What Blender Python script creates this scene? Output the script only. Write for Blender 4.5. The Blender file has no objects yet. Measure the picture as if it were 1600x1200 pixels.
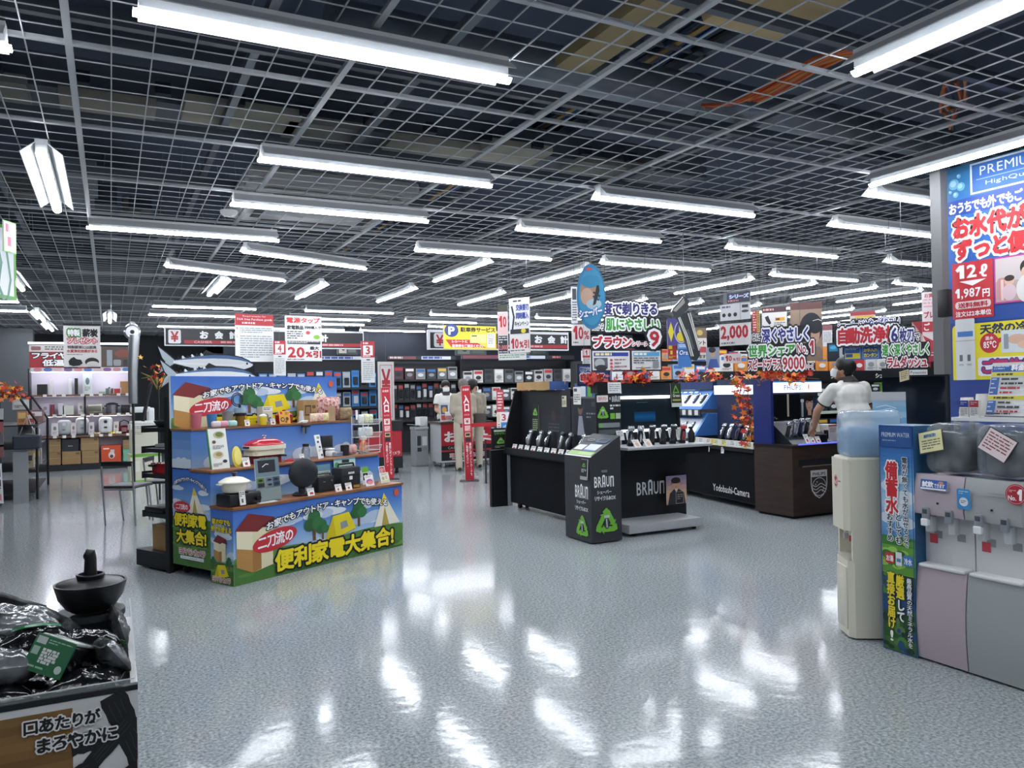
import bpy, bmesh, math, random
from mathutils import Vector, Matrix, noise as mnoise
R = math.radians
random.seed(7)
SC = bpy.context.scene
COL = SC.collection

# ------------------------------------------------------------------ camera, world, exposure
EYE = Vector((0.0, 0.0, 1.5))
YAW, PITCH, ROLL, FPX = R(27.1), R(0.5), 0.018, 1225.0
FWD = Vector((math.sin(YAW)*math.cos(PITCH), math.cos(YAW)*math.cos(PITCH), math.sin(PITCH)))
_r = Vector((math.cos(YAW), -math.sin(YAW), 0)); _u = _r.cross(FWD)
RGT = _r*math.cos(ROLL) - _u*math.sin(ROLL)
UPV = _u*math.cos(ROLL) + _r*math.sin(ROLL)
cd = bpy.data.cameras.new('camera'); cam = bpy.data.objects.new('camera', cd); COL.objects.link(cam)
cd.sensor_fit = 'HORIZONTAL'; cd.sensor_width = 36.0; cd.lens = 36.0*FPX/1600.0
cd.clip_start = 0.05; cd.clip_end = 200
cam.matrix_world = Matrix(((RGT.x, UPV.x, -FWD.x, EYE.x), (RGT.y, UPV.y, -FWD.y, EYE.y), (RGT.z, UPV.z, -FWD.z, EYE.z), (0, 0, 0, 1)))
SC.camera = cam
SC.view_settings.view_transform = 'Standard'; SC.view_settings.look = 'None'
SC.view_settings.exposure = 0.5; SC.view_settings.gamma = 1.0; SC.view_settings.use_curve_mapping = False
wd = bpy.data.worlds.new('world'); SC.world = wd; wd.use_nodes = True
wd.node_tree.nodes['Background'].inputs[0].default_value = (0.55, 0.62, 0.72, 1)
wd.node_tree.nodes['Background'].inputs[1].default_value = 0.02
LAMP_POWER = 42.0        # emission of the tubes of the shop's own ceiling lamps
GRID_Z = 3.14

# ------------------------------------------------------------------ measuring the place
def ray(x, y):
    return FWD + RGT*((x-800)/FPX) - UPV*((y-600)/FPX)
def on_z(x, y, z=0.0):
    d = ray(x, y); return EYE + d*((z-EYE.z)/d.z)
def on_y(x, y, Y):
    d = ray(x, y); return EYE + d*((Y-EYE.y)/d.y)
def on_x(x, y, X):
    d = ray(x, y); return EYE + d*((X-EYE.x)/d.x)
def on_plane(x, y, p, n):
    d = ray(x, y); n = Vector(n); return EYE + d*((Vector(p)-EYE).dot(n)/d.dot(n))

# ------------------------------------------------------------------ materials
_mats = {}
def lin(h):
    h = h.lstrip('#'); out = []
    for i in (0, 2, 4):
        c = int(h[i:i+2], 16)/255.0
        out.append(c/12.92 if c <= .04045 else ((c+.055)/1.055)**2.4)
    return tuple(out)
def M(h, rough=.5, metal=0.0, emit=0.0, alpha=1.0, trans=0.0, spec=.5, coat=0.0):
    k = (h, rough, metal, emit, alpha, trans, spec, coat)
    if k in _mats: return _mats[k]
    m = bpy.data.materials.new('m_'+h.strip('#')); m.use_nodes = True
    b = m.node_tree.nodes['Principled BSDF']; c = lin(h)+(1,)
    b.inputs['Base Color'].default_value = c
    b.inputs['Roughness'].default_value = rough; b.inputs['Metallic'].default_value = metal
    b.inputs['Specular IOR Level'].default_value = spec
    b.inputs['Alpha'].default_value = alpha
    b.inputs['Transmission Weight'].default_value = trans
    b.inputs['Coat Weight'].default_value = coat
    if emit:
        b.inputs['Emission Color'].default_value = c; b.inputs['Emission Strength'].default_value = emit
    _mats[k] = m
    return m
def nodes_of(m):
    nt = m.node_tree; return nt, nt.nodes, nt.links, nt.nodes['Principled BSDF']
def noisy(h1, h2, scale, rough=.6, bump=0.0, detail=4, metal=0.0, stretch=(1, 1, 1), spec=.5):
    k = ('n', h1, h2, scale, rough, bump, detail, metal, stretch, spec)
    if k in _mats: return _mats[k]
    m = bpy.data.materials.new('n_'+h1.strip('#')); m.use_nodes = True
    nt, N, L, b = nodes_of(m)
    tc = N.new('ShaderNodeTexCoord'); mp = N.new('ShaderNodeMapping'); mp.inputs['Scale'].default_value = stretch
    no = N.new('ShaderNodeTexNoise'); no.inputs['Scale'].default_value = scale; no.inputs['Detail'].default_value = detail
    rp = N.new('ShaderNodeValToRGB')
    rp.color_ramp.elements[0].color = lin(h1)+(1,); rp.color_ramp.elements[1].color = lin(h2)+(1,)
    rp.color_ramp.elements[0].position = .35; rp.color_ramp.elements[1].position = .65
    L.new(tc.outputs['Object'], mp.inputs['Vector']); L.new(mp.outputs[0], no.inputs['Vector'])
    L.new(no.outputs['Fac'], rp.inputs[0]); L.new(rp.outputs[0], b.inputs['Base Color'])
    b.inputs['Roughness'].default_value = rough; b.inputs['Metallic'].default_value = metal
    b.inputs['Specular IOR Level'].default_value = spec
    if bump:
        bp = N.new('ShaderNodeBump'); bp.inputs['Strength'].default_value = bump; bp.inputs['Distance'].default_value = .01
        L.new(no.outputs['Fac'], bp.inputs['Height']); L.new(bp.outputs[0], b.inputs['Normal'])
    _mats[k] = m
    return m
BLACK = '#15171b'; NAVY = '#10141c'
def black(): return M('#14161a', .45)
def white(): return M('#e6e8e8', .45)
def steel(): return M('#b4b8bc', .3, .9)
def cardboard(): return noisy('#a07f52', '#ad8c5e', 6, .85)
def wood(): return noisy('#7a4b2a', '#93603a', 9, .5, stretch=(1, 8, 8))

# ------------------------------------------------------------------ mesh building
class MB:
    def __init__(s):
        s.v = []; s.f = []; s.fm = []; s.ms = []; s.T = Matrix.Identity(4)
    def mi(s, m):
        if m not in s.ms: s.ms.append(m)
        return s.ms.index(m)
    def add(s, vs, fs, m):
        o = len(s.v); T = s.T; i = s.mi(m)
        s.v += [tuple(T @ Vector(p)) for p in vs]
        for f in fs: s.f.append([o+k for k in f]); s.fm.append(i)
    def box(s, a, b, m):
        x0, y0, z0 = a; x1, y1, z1 = b
        s.add([(x0,y0,z0),(x1,y0,z0),(x1,y1,z0),(x0,y1,z0),(x0,y0,z1),(x1,y0,z1),(x1,y1,z1),(x0,y1,z1)],
              [(0,3,2,1),(4,5,6,7),(0,1,5,4),(1,2,6,5),(2,3,7,6),(3,0,4,7)], m)
    def rbox(s, a, b, m, r=.01, seg=2):
        bm = bmesh.new(); bmesh.ops.create_cube(bm, size=1.0)
        c = [(a[i]+b[i])/2 for i in range(3)]; d = [abs(b[i]-a[i]) for i in range(3)]
        for v in bm.verts: v.co = Vector((c[0]+v.co.x*d[0], c[1]+v.co.y*d[1], c[2]+v.co.z*d[2]))
        r = min(r, min(d)*.49)
        bmesh.ops.bevel(bm, geom=list(bm.edges), offset=r, segments=seg, affect='EDGES', profile=.5)
        s.bm(bm, m)
    def bm(s, bm, m):
        bm.verts.index_update()
        s.add([v.co.copy() for v in bm.verts], [[v.index for v in f.verts] for f in bm.faces], m); bm.free()
    def cyl(s, p0, p1, r0, m, r1=None, n=12, caps=True):
        p0 = Vector(p0); p1 = Vector(p1); r1 = r0 if r1 is None else r1
        z = (p1-p0).normalized(); x = z.orthogonal().normalized(); y = z.cross(x)
        vs = []; fs = []
        for p, r in ((p0, r0), (p1, r1)):
            for k in range(n):
                a = 2*math.pi*k/n; vs.append(p + x*(r*math.cos(a)) + y*(r*math.sin(a)))
        for k in range(n): fs.append((k, (k+1) % n, n+(k+1) % n, n+k))
        if caps: fs += [tuple(range(n-1, -1, -1)), tuple(range(n, 2*n))]
        s.add(vs, fs, m)
    def tube(s, pts, r, m, n=6, close=False):
        pts = [Vector(p) for p in pts]; rings = []; vs = []; fs = []
        rr = r if isinstance(r, (list, tuple)) else [r]*len(pts)
        prev = None
        for i, p in enumerate(pts):
            t = (pts[min(i+1, len(pts)-1)] - pts[max(i-1, 0)])
            if close: t = pts[(i+1) % len(pts)] - pts[i-1]
            t = t.normalized() if t.length > 1e-9 else Vector((0, 0, 1))
            x = t.orthogonal().normalized() if prev is None else (prev - t*prev.dot(t))
            x = x.normalized() if x.length > 1e-6 else t.orthogonal().normalized()
            prev = x; y = t.cross(x)
            for k in range(n):
                a = 2*math.pi*k/n; vs.append(p + (x*math.cos(a)+y*math.sin(a))*rr[i])
        q = len(pts)
        for i in range(q if close else q-1):
            a0 = i*n; b0 = ((i+1) % q)*n
            for k in range(n): fs.append((a0+k, a0+(k+1) % n, b0+(k+1) % n, b0+k))
        if not close: fs += [tuple(range(n-1, -1, -1)), tuple(range((q-1)*n, q*n))]
        s.add(vs, fs, m)
    def lathe(s, prof, m, n=20, c=(0, 0, 0), axis='Z', sx=1.0, sy=1.0):
        vs = []; fs = []
        for (r, z) in prof:
            for k in range(n):
                a = 2*math.pi*k/n; x = r*math.cos(a)*sx; y = r*math.sin(a)*sy
                p = (x, y, z) if axis == 'Z' else ((z, x, y) if axis == 'X' else (x, -z, y))
                vs.append((c[0]+p[0], c[1]+p[1], c[2]+p[2]))
        for i in range(len(prof)-1):
            for k in range(n): fs.append((i*n+k, i*n+(k+1) % n, (i+1)*n+(k+1) % n, (i+1)*n+k))
        fs += [tuple(range(n-1, -1, -1)), tuple(range((len(prof)-1)*n, len(prof)*n))]
        s.add(vs, fs, m)
    def sphere(s, c, r, m, n=10, sc=(1, 1, 1)):
        pr = []; k = max(4, n//2+1)
        vs = []; fs = []
        for i in range(k+1):
            a = math.pi*i/k
            for j in range(n):
                b = 2*math.pi*j/n
                vs.append((c[0]+r*sc[0]*math.sin(a)*math.cos(b), c[1]+r*sc[1]*math.sin(a)*math.sin(b), c[2]-r*sc[2]*math.cos(a)))
        for i in range(k):
            for j in range(n): fs.append((i*n+j, i*n+(j+1) % n, (i+1)*n+(j+1) % n, (i+1)*n+j))
        s.add(vs, fs, m)
    def prism(s, pts, h0, h1, m, plane='XY'):
        """closed 2D outline extruded along the third axis"""
        def P(a, b, h):
            return {'XY': (a, b, h), 'XZ': (a, h, b), 'YZ': (h, a, b)}[plane]
        n = len(pts)
        vs = [P(a, b, h0) for a, b in pts]+[P(a, b, h1) for a, b in pts]
        fs = [tuple(range(n-1, -1, -1)), tuple(range(n, 2*n))]+[(k, (k+1) % n, n+(k+1) % n, n+k) for k in range(n)]
        s.add(vs, fs, m)
    def loft(s, rings, m):
        n = len(rings[0]); vs = [p for r_ in rings for p in r_]; fs = [tuple(range(n-1, -1, -1)), tuple(range((len(rings)-1)*n, len(rings)*n))]
        for i in range(len(rings)-1):
            for k in range(n): fs.append((i*n+k, i*n+(k+1) % n, (i+1)*n+(k+1) % n, (i+1)*n+k))
        s.add(vs, fs, m)
    def quad(s, a, b, c, d, m): s.add([a, b, c, d], [(0, 1, 2, 3)], m)
    def build(s, name, parent=None, loc=(0, 0, 0), rz=0.0, smooth=None, fix=True):
        me = bpy.data.meshes.new(name); me.from_pydata(s.v, [], s.f)
        for m in s.ms: me.materials.append(m)
        me.polygons.foreach_set('material_index', s.fm); me.update()
        if fix:
            bm = bmesh.new(); bm.from_mesh(me); bmesh.ops.recalc_face_normals(bm, faces=bm.faces); bm.to_mesh(me); bm.free()
        if smooth:
            me.shade_smooth(); me.set_sharp_from_angle(angle=R(smooth))
        o = bpy.data.objects.new(name, me); COL.objects.link(o)
        o.location = loc; o.rotation_euler = (0, 0, rz)
        if parent: o.parent = parent
        return o
def tag(o, label=None, cat=None, group=None, kind=None):
    if label: o['label'] = label
    if cat: o['category'] = cat
    if group: o['group'] = group
    if kind: o['kind'] = kind
    return o
def thing(name, label, cat, loc=(0, 0, 0), rz=0.0, group=None):
    o = bpy.data.objects.new(name, None); COL.objects.link(o); o.empty_display_size = .1
    o.location = loc; o.rotation_euler = (0, 0, rz)
    return tag(o, label, cat, group)
def struct(o): o['kind'] = 'structure'; return o
def dup(root, loc, rz=None, label=None, group=None):
    """a copy of a thing with copies of its parts and their sub-parts"""
    r = root.copy(); COL.objects.link(r); r.location = loc
    if rz is not None: r.rotation_euler = (0, 0, rz)
    if label: r['label'] = label
    if group: r['group'] = group
    for ch in list(root.children):
        c = ch.copy(); COL.objects.link(c); c.parent = r
        for g in list(ch.children):
            d = g.copy(); COL.objects.link(d); d.parent = c
    return r

# ------------------------------------------------------------------ lettering
_gl = {}
_tsc = bpy.data.scenes.new('lettering')
def glyph(ch):
    """filled outline of one character: verts, faces, outline edges, x extent, advance"""
    if ch in _gl: return _gl[ch]
    if ch in ' \u3000':
        _gl[ch] = ([], [], [], 0, .35 if ch == ' ' else .9); return _gl[ch]
    if ch == '1':
        v = [(0, .50), (.19, .72), (.38, .72), (.38, 0), (.2, 0), (.2, .50), (.08, .38)]
        _gl[ch] = (v, [list(range(7))[::-1]], [(i, (i+1) % 7) for i in range(7)], 0, .52); return _gl[ch]
    c = bpy.data.curves.new('g', 'FONT'); c.body = ch; c.resolution_u = 2
    o = bpy.data.objects.new('g', c)
    me = bpy.data.meshes.new_from_object(o)
    vs = [(v.co.x, v.co.y) for v in me.vertices]; fs = [list(p.vertices) for p in me.polygons]
    cnt = {}
    for f in fs:
        for i in range(len(f)):
            e = (min(f[i], f[i-1]), max(f[i], f[i-1])); cnt[e] = cnt.get(e, 0)+1
    # merge doubles by position so that inner triangulation edges are recognised
    es = [e for e, n in cnt.items() if n == 1]
    xs = [v[0] for v in vs] or [0]
    adv = (max(xs)-min(min(xs), 0)) + .06
    if ord(ch) > 0x2E00: adv = max(.86, max(xs)+.02)
    _gl[ch] = (vs, fs, es, 0, adv)
    bpy.data.meshes.remove(me); bpy.data.objects.remove(o); bpy.data.curves.remove(c)
    return _gl[ch]

class Panel:
    """printed surface: coloured shapes and lettering in W x H units, y down, layer over layer"""
    def __init__(s, W, H): s.W = W; s.H = H; s.L = []; s.n = 0
    def _clip(s, pts):
        for ax, lim, sg in ((0, 0, 1), (0, s.W, -1), (1, 0, 1), (1, s.H, -1)):
            out = []
            for i in range(len(pts)):
                a, b = pts[i-1], pts[i]
                ia = (a[ax]-lim)*sg >= -1e-9; ib = (b[ax]-lim)*sg >= -1e-9
                if ia != ib:
                    t = (lim-a[ax])/(b[ax]-a[ax]); out.append((a[0]+(b[0]-a[0])*t, a[1]+(b[1]-a[1])*t))
                if ib: out.append(b)
            pts = out
            if not pts: break
        return pts
    def poly(s, pts, col):
        pts = s._clip([tuple(p) for p in pts])
        if len(pts) > 2: s.L.append((pts, [list(range(len(pts)))], col, s.n)); s.n += 1
        return s
    def rect(s, x0, y0, x1, y1, col): return s.poly([(x0, y0), (x1, y0), (x1, y1), (x0, y1)], col)
    def bg(s, col): return s.rect(0, 0, s.W, s.H, col)
    def ell(s, cx, cy, rx, ry, col, n=24, rot=0):
        ca, sa = math.cos(rot), math.sin(rot); P = []
        for k in range(n):
            a = 2*math.pi*k/n; x = rx*math.cos(a); y = ry*math.sin(a); P.append((cx+x*ca-y*sa, cy+x*sa+y*ca))
        return s.poly(P, col)
    def rrect(s, x0, y0, x1, y1, r, col):
        P = []
        for cx, cy, a0 in ((x1-r, y0+r, -90), (x1-r, y1-r, 0), (x0+r, y1-r, 90), (x0+r, y0+r, 180)):
            for k in range(5):
                a = R(a0+k*22.5); P.append((cx+r*math.cos(a), cy+r*math.sin(a)))
        return s.poly(P, col)
    def ring(s, cx, cy, rx, ry, w, col, n=28):
        vs = []; fs = []
        for k in range(n):
            a = 2*math.pi*k/n
            vs += [(cx+rx*math.cos(a), cy+ry*math.sin(a)), (cx+(rx-w)*math.cos(a), cy+(ry-w)*math.sin(a))]
        for k in range(n): q = (k+1) % n; fs.append([2*k, 2*q, 2*q+1, 2*k+1])
        s.L.append((vs, fs, col, s.n)); s.n += 1; return s
    def frame(s, x0, y0, x1, y1, w, col):
        vs = [(x0, y0), (x1, y0), (x1, y1), (x0, y1), (x0+w, y0+w), (x1-w, y0+w), (x1-w, y1-w), (x0+w, y1-w)]
        s.L.append((vs, [[0, 1, 5, 4], [1, 2, 6, 5], [2, 3, 7, 6], [3, 0, 4, 7]], col, s.n)); s.n += 1; return s
    def bands(s, x0, y0, x1, y1, cols):
        h = (y1-y0)/len(cols)
        for i, c in enumerate(cols): s.rect(x0, y0+i*h, x1, y0+(i+1)*h, c); s.n -= 1
        s.n += 1; return s
    def stroke(s, pts, w, col):
        vs = []; fs = []; pts = [(min(max(x, 0), s.W), min(max(y, 0), s.H)) for x, y in pts]
        for a, b in zip(pts, pts[1:]):
            dx, dy = b[0]-a[0], b[1]-a[1]; l = math.hypot(dx, dy) or 1; nx, ny = -dy/l*w/2, dx/l*w/2; ex, ey = dx/l*w*.35, dy/l*w*.35
            o = len(vs); z = (o//4 % 3)*.3; vs += [(a[0]+nx-ex, a[1]+ny-ey, z), (b[0]+nx+ex, b[1]+ny+ey, z), (b[0]-nx+ex, b[1]-ny+ey, z), (a[0]-nx-ex, a[1]-ny-ey, z)]; fs.append([o, o+1, o+2, o+3])
        s.L.append((vs, fs, col, s.n)); s.n += 1; return s
    def small(s, x0, y0, x1, y1, n, col, seed=1, fill=.45):
        """rows of print too small to read"""
        rg = random.Random(seed); vs = []; fs = []; h = (y1-y0)/n; cw = h*.8
        for i in range(n):
            x = x0; yt = y0+i*h; end = x1 if i < n-1 else x0+(x1-x0)*rg.uniform(.4, .9)
            while x < end-cw*.3:
                w = min(cw*rg.uniform(.5, 3.5), end-x); o = len(vs)
                vs += [(x, yt), (x+w, yt), (x+w, yt+h*fill), (x, yt+h*fill)]; fs.append([o, o+1, o+2, o+3]); x += w+cw*.4
        s.L.append((vs, fs, col, s.n)); s.n += 1; return s
    def text(s, t, x0, y0, x1, y1, col, bold=.0, out=(), vert=False, rise=0.0, arc=0.0, skew=0.0):
        """lettering that fills the box; out = [(colour, width in em), ...] outermost first; rise tilts the line, arc bends it"""
        pos = []; cur = 0.0
        for ch in t:
            g = glyph(ch)
            if vert:
                gx = max((v[0] for v in g[0]), default=0)
                if ch == 'ー': pos.append((ch, 0, cur)); cur -= .95
                else: pos.append((ch, (.86-gx)/2, cur)); cur -= .95
            else: pos.append((ch, cur, 0)); cur += g[4]
        allx = []; ally = []
        items = []
        for ch, ox, oy in pos:
            vs, fs, es = glyph(ch)[:3]
            if vert and ch == 'ー': vs = [(.43+(y-.36), .72-x*.85) for x, y in vs]
            q = [(x+ox, y+oy) for x, y in vs]; items.append((q, fs, es)); allx += [p[0] for p in q]; ally += [p[1] for p in q]
        if not allx: return s
        bold *= .8 if any(ord(c) > 0x2E00 for c in t) else .45; q_ = 0
        mx0, mx1, my0, my1 = min(allx), max(allx), min(ally), max(ally)
        pad = bold
        mx0 -= pad; mx1 += pad; my0 -= pad; my1 += pad
        if t == '1' and x1-x0 > .42*(y1-y0): xc = (x0+x1)/2; x0, x1 = xc-.21*(y1-y0), xc+.21*(y1-y0)
        sx = (x1-x0)/(mx1-mx0); sy = (y1-y0)/(my1-my0)
        def tr(p):
            u = (p[0]-mx0)/(mx1-mx0)
            x = x0+(p[0]-mx0)*sx + skew*(p[1]-my0)*sy; y = y1-(p[1]-my0)*sy
            return (x, y - rise*u - arc*4*u*(1-u))
        for col_, w in list(out)+[(col, 0.0)]:
            w = w*.75+bold; vs = []; fs = []
            for q, f_, e_ in items:
                o = len(vs); vs += [tr(p)+(.95,) for p in q]; fs += [[o+k for k in f] for f in f_]
                if w > 0:
                    for a, b in e_:
                        pa, pb = q[a], q[b]; dx, dy = pb[0]-pa[0], pb[1]-pa[1]; l = math.hypot(dx, dy)
                        if l < 1e-5: continue
                        dx /= l; dy /= l; o = len(vs); k = w*.45
                        quad = [(pa[0]-dy*w-dx*k, pa[1]+dx*w-dy*k), (pb[0]-dy*w+dx*k, pb[1]+dx*w+dy*k), (pb[0]+dy*w+dx*k, pb[1]-dx*w+dy*k), (pa[0]+dy*w-dx*k, pa[1]-dx*w-dy*k)]
                        if w > .1:
                            q_ = (q_+3) % 10; o2 = len(vs); vs += [tr((pa[0]+w*math.cos(h_*1.0472), pa[1]+w*math.sin(h_*1.0472)))+(.05+.085*q_,) for h_ in range(6)]; fs.append([o2+h_ for h_ in range(6)]); o = len(vs)
                        q_ = (q_+3) % 10; vs += [tr(p)+(.05+.085*q_,) for p in quad]; fs.append([o, o+1, o+2, o+3])
            s.L.append((vs, fs, col_, s.n)); s.n += 1
        return s
    def put(s, mb, O, U, V, eps=.0006, rough=.45, emit=0.0, skip=0):
        """print the panel: O top left corner, U along the width, V down the height"""
        O = Vector(O); U = Vector(U); V = Vector(V); N = V.cross(U).normalized(); eps = min(eps, .010/(s.n+1))
        for vs, fs, col, n in s.L:
            m = col if not isinstance(col, str) else M(col, rough, 0, emit)
            mb.add([O+U*(p[0]/s.W)+V*(p[1]/s.H)+N*(eps*(n+1+(p[2] if len(p) > 2 else 0))) for p in vs], fs, m)
        return s
def board(name, P, O, U, V, thick=.006, edge='#d8dadb', parent=None, label=None, cat='sign', group=None, rough=.45, back=None, wires=0, eps=.0006, emit=0.0, rod='#5d6063'):
    """a flat sign of real thickness with the panel P printed on its face; wires > 0 hangs it from the ceiling grid"""
    O = Vector(O); U = Vector(U); V = Vector(V); N = V.cross(U).normalized()
    c = O+U*.5+V
    mb = MB(); e = M(edge, .5); mb.T = Matrix.Translation(-c)
    a = [O, O+U, O+U+V, O+V]; b = [p-N*thick for p in a]
    mb.add(a+b, [(0, 3, 2, 1), (4, 5, 6, 7), (0, 1, 5, 4), (1, 2, 6, 5), (2, 3, 7, 6), (3, 0, 4, 7)], e)
    P.put(mb, O, U, V, eps, rough, emit)
    if wires:
        for t in ((.12, .88) if wires > 1 else (.5,)):
            p = O+U*t-N*thick*.5; mb.cyl(p, (p.x, p.y, GRID_Z), .0018, M(rod, .5), n=4)
    o = mb.build(name, parent, c if parent is None else (0, 0, 0), fix=False)
    if parent: o.location = c
    if label: tag(o, label, cat, group)
    return o

# ------------------------------------------------------------------ the room
def floor_material():
    m = bpy.data.materials.new('vinyl_floor'); m.use_nodes = True
    nt, N, L, b = nodes_of(m)
    tc = N.new('ShaderNodeTexCoord')
    n1 = N.new('ShaderNodeTexNoise'); n1.inputs['Scale'].default_value = 62; n1.inputs['Detail'].default_value = 3; n1.inputs['Roughness'].default_value = .7
    rp = N.new('ShaderNodeValToRGB'); e = rp.color_ramp.elements
    e[0].position = .36; e[0].color = lin('#70787c')+(1,); e[1].position = .66; e[1].color = lin('#b5bcbe')+(1,)
    n2 = N.new('ShaderNodeTexNoise'); n2.inputs['Scale'].default_value = 2.2; n2.inputs['Detail'].default_value = 2
    mul = N.new('ShaderNodeMix'); mul.data_type = 'RGBA'; mul.blend_type = 'MULTIPLY'; mul.inputs[0].default_value = .25
    L.new(tc.outputs['Object'], n1.inputs['Vector']); L.new(tc.outputs['Object'], n2.inputs['Vector'])
    L.new(n1.outputs['Fac'], rp.inputs[0]); L.new(rp.outputs[0], mul.inputs[6]); L.new(n2.outputs['Color'], mul.inputs[7])
    L.new(rp.outputs[0], b.inputs['Base Color'])
    b.inputs['Roughness'].default_value = .115; b.inputs['Specular IOR Level'].default_value = .3
    bp = N.new('ShaderNodeBump'); bp.inputs['Strength'].default_value = .045; bp.inputs['Distance'].default_value = .02
    n3 = N.new('ShaderNodeTexNoise'); n3.inputs['Scale'].default_value = 12; n3.inputs['Detail'].default_value = 2
    L.new(tc.outputs['Object'], n3.inputs['Vector']); L.new(n3.outputs['Fac'], bp.inputs['Height']); L.new(bp.outputs[0], b.inputs['Normal'])
    return m
X0, X1, Y0, Y1 = -9.0, 25.0, -5.0, 27.0
mb = MB(); mb.box((X0, Y0, -.1), (X1, Y1, 0), floor_material()); struct(mb.build('floor'))
dark = M('#1b2029', .8)
mb = MB(); mb.box((X0, Y0, 4.3), (X1, Y1, 4.4), M('#4c586a', .9)); struct(mb.build('ceiling'))
for nm, a, b, c in (('wall_back', (X0, Y1, 0), (X1, Y1+.1, 4.4), '#2c3138'), ('wall_front', (X0, Y0-.1, 0), (X1, Y0, 4.4), '#8d9297'),
                    ('wall_left', (X0-.1, Y0, 0), (X0, Y1, 4.4), '#6d7277'), ('wall_right', (X1, Y0, 0), (X1+.1, Y1, 4.4), '#5b6066')):
    mb = MB(); mb.box(a, b, M(c, .8)); struct(mb.build(nm))

# the open grid: main bars every seventh bar
mb = MB(); gm = M('#b9bdc1', .5); CX, CY = 1.235/7, 1.24/7
k = -50
while -.155+k*CX < X1-.1:
    x = -.155+k*CX
    if x > X0+.1:
        w = .016 if k % 7 == 0 else .0029; h = .024 if k % 7 == 0 else .007
        mb.box((x-w, Y0+.02, GRID_Z), (x+w, Y1-.02, GRID_Z+h), gm)
    k += 1
k = -60
while 2.905+k*CY < Y1-.1:
    y = 2.905+k*CY
    if y > Y0+.1:
        w = .014 if k % 7 == 0 else .0029; h = .022 if k % 7 == 0 else .006
        mb.box((X0+.02, y-w, GRID_Z+.001), (X1-.02, y+w, GRID_Z+h), gm)
    k += 1
struct(mb.build('ceiling_grid', fix=False))
# what runs above the grid
def overhead(name, label, cat, fn, group=None):
    mb = MB(); fn(mb); return tag(mb.build(name, smooth=40), label, cat, group)
gal = noisy('#8f98a1', '#a2aab2', 3, .42, metal=.6)
overhead('air_duct', 'fat round galvanised duct crossing above the open ceiling grid', 'duct',
         lambda m: [m.cyl((1.2, 4.72, 3.74), (16, 4.72, 3.74), .17, gal, n=24), [m.cyl((x, 4.72, 3.74), (x+.05, 4.72, 3.74), .178, gal, n=24) for x in range(2, 16, 2)]])
overhead('air_duct', 'flat grey duct with beige panels running above the grid behind the front lamps', 'duct',
         lambda m: [m.box((-8, 6.25, 3.66), (5.5, 6.9, 3.9), M('#5a6069', .6)), [m.box((x, 6.0+.1*(k % 3), 3.6), (x+.62+.2*(k % 2), 6.45+.1*(k % 3), 3.665), M(['#a5a294', '#8d8c84', '#99968a'][k % 3], .8)) for k, x in enumerate((-2.4, -1.3, -.3, .5, 1.25, 2.1, 2.9, 3.9))], [m.box((-1.2+.5*k, 5.95, 3.62), (-1.1+.5*k, 6.02, 3.7), M('#20262e', .6)) for k in range(12)]])
overhead('cable_tray', 'metal cable tray with blue wires above the ceiling grid', 'tray',
         lambda m: [m.box((3.4, 0, 3.97), (3.45, 26, 4.05), gal), m.box((3.95, 0, 3.97), (4.0, 26, 4.05), gal), [m.box((3.4, y*.5, 3.97), (4.0, y*.5+.03, 3.99), gal) for y in range(0, 52)],
                    [m.tube([(3.5+.09*i+.03*math.sin(y+i), y*.8, 4.0+.02*math.sin(y*1.7+i*2)) for y in range(0, 32)], .022, M(['#2f62a8', '#20364e', '#c9a46a', '#2f62a8', '#15181c'][i], .5), n=5) for i in range(5)]])
overhead('cable_bundle', 'orange and red cable bundle looping above the ceiling grid', 'cables',
         lambda m: [m.tube([(3.75+t*.05+.03*i, 4.3-.2*t+.05*math.sin(t*.9+i)-.05*i, 3.5-.05*math.sin(t*1.1+i*.2)) for t in range(0, 12)], .013, M(['#c4571f', '#b8321f', '#d9772c', '#c4571f', '#b98a3a'][i % 5], .5), n=5) for i in range(8)])
overhead('cable_bundle', 'orange cable bundle hanging above the ceiling grid at the right', 'cables',
         lambda m: [m.tube([(5.0+.1*t+.03*i, 3.3+.07*t+.05*math.sin(i+t*.5), 3.5+.03*math.sin(t*1.3+i*.4)) for t in range(0, 8)], .013, M(['#b85a1f', '#c9702b', '#23405f'][i % 3], .5), n=5) for i in range(6)])
overhead('wooden_runner', 'long pale wooden runner above the ceiling grid', 'runner',
         lambda m: [m.box((2.55, 2.6, 3.56), (2.8, 4.3, 3.64), M('#a08f68', .8)), m.rbox((3.0, 2.9, 3.56), (3.6, 3.45, 3.66), M('#c2ab80', .8), .04)])
def chans(m):
    for y in (3.05, 4.5, 6.2, 7.6, 9.4, 11, 12.8, 14.6, 17, 20): m.box((-8.5, y, 3.42), (24, y+.05, 3.5), M('#59616b', .5, .4))
    for x in (-6, -4.2, -2.6, -.9, .75, 1.75, 4.4, 5.8, 7.5, 9.3, 11.4, 13.7, 17, 20): m.box((x, 1, 3.5), (x+.05, 26, 3.56), M('#6d757e', .5, .4))
struct(overhead('trim_1', None, None, chans))
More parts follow.
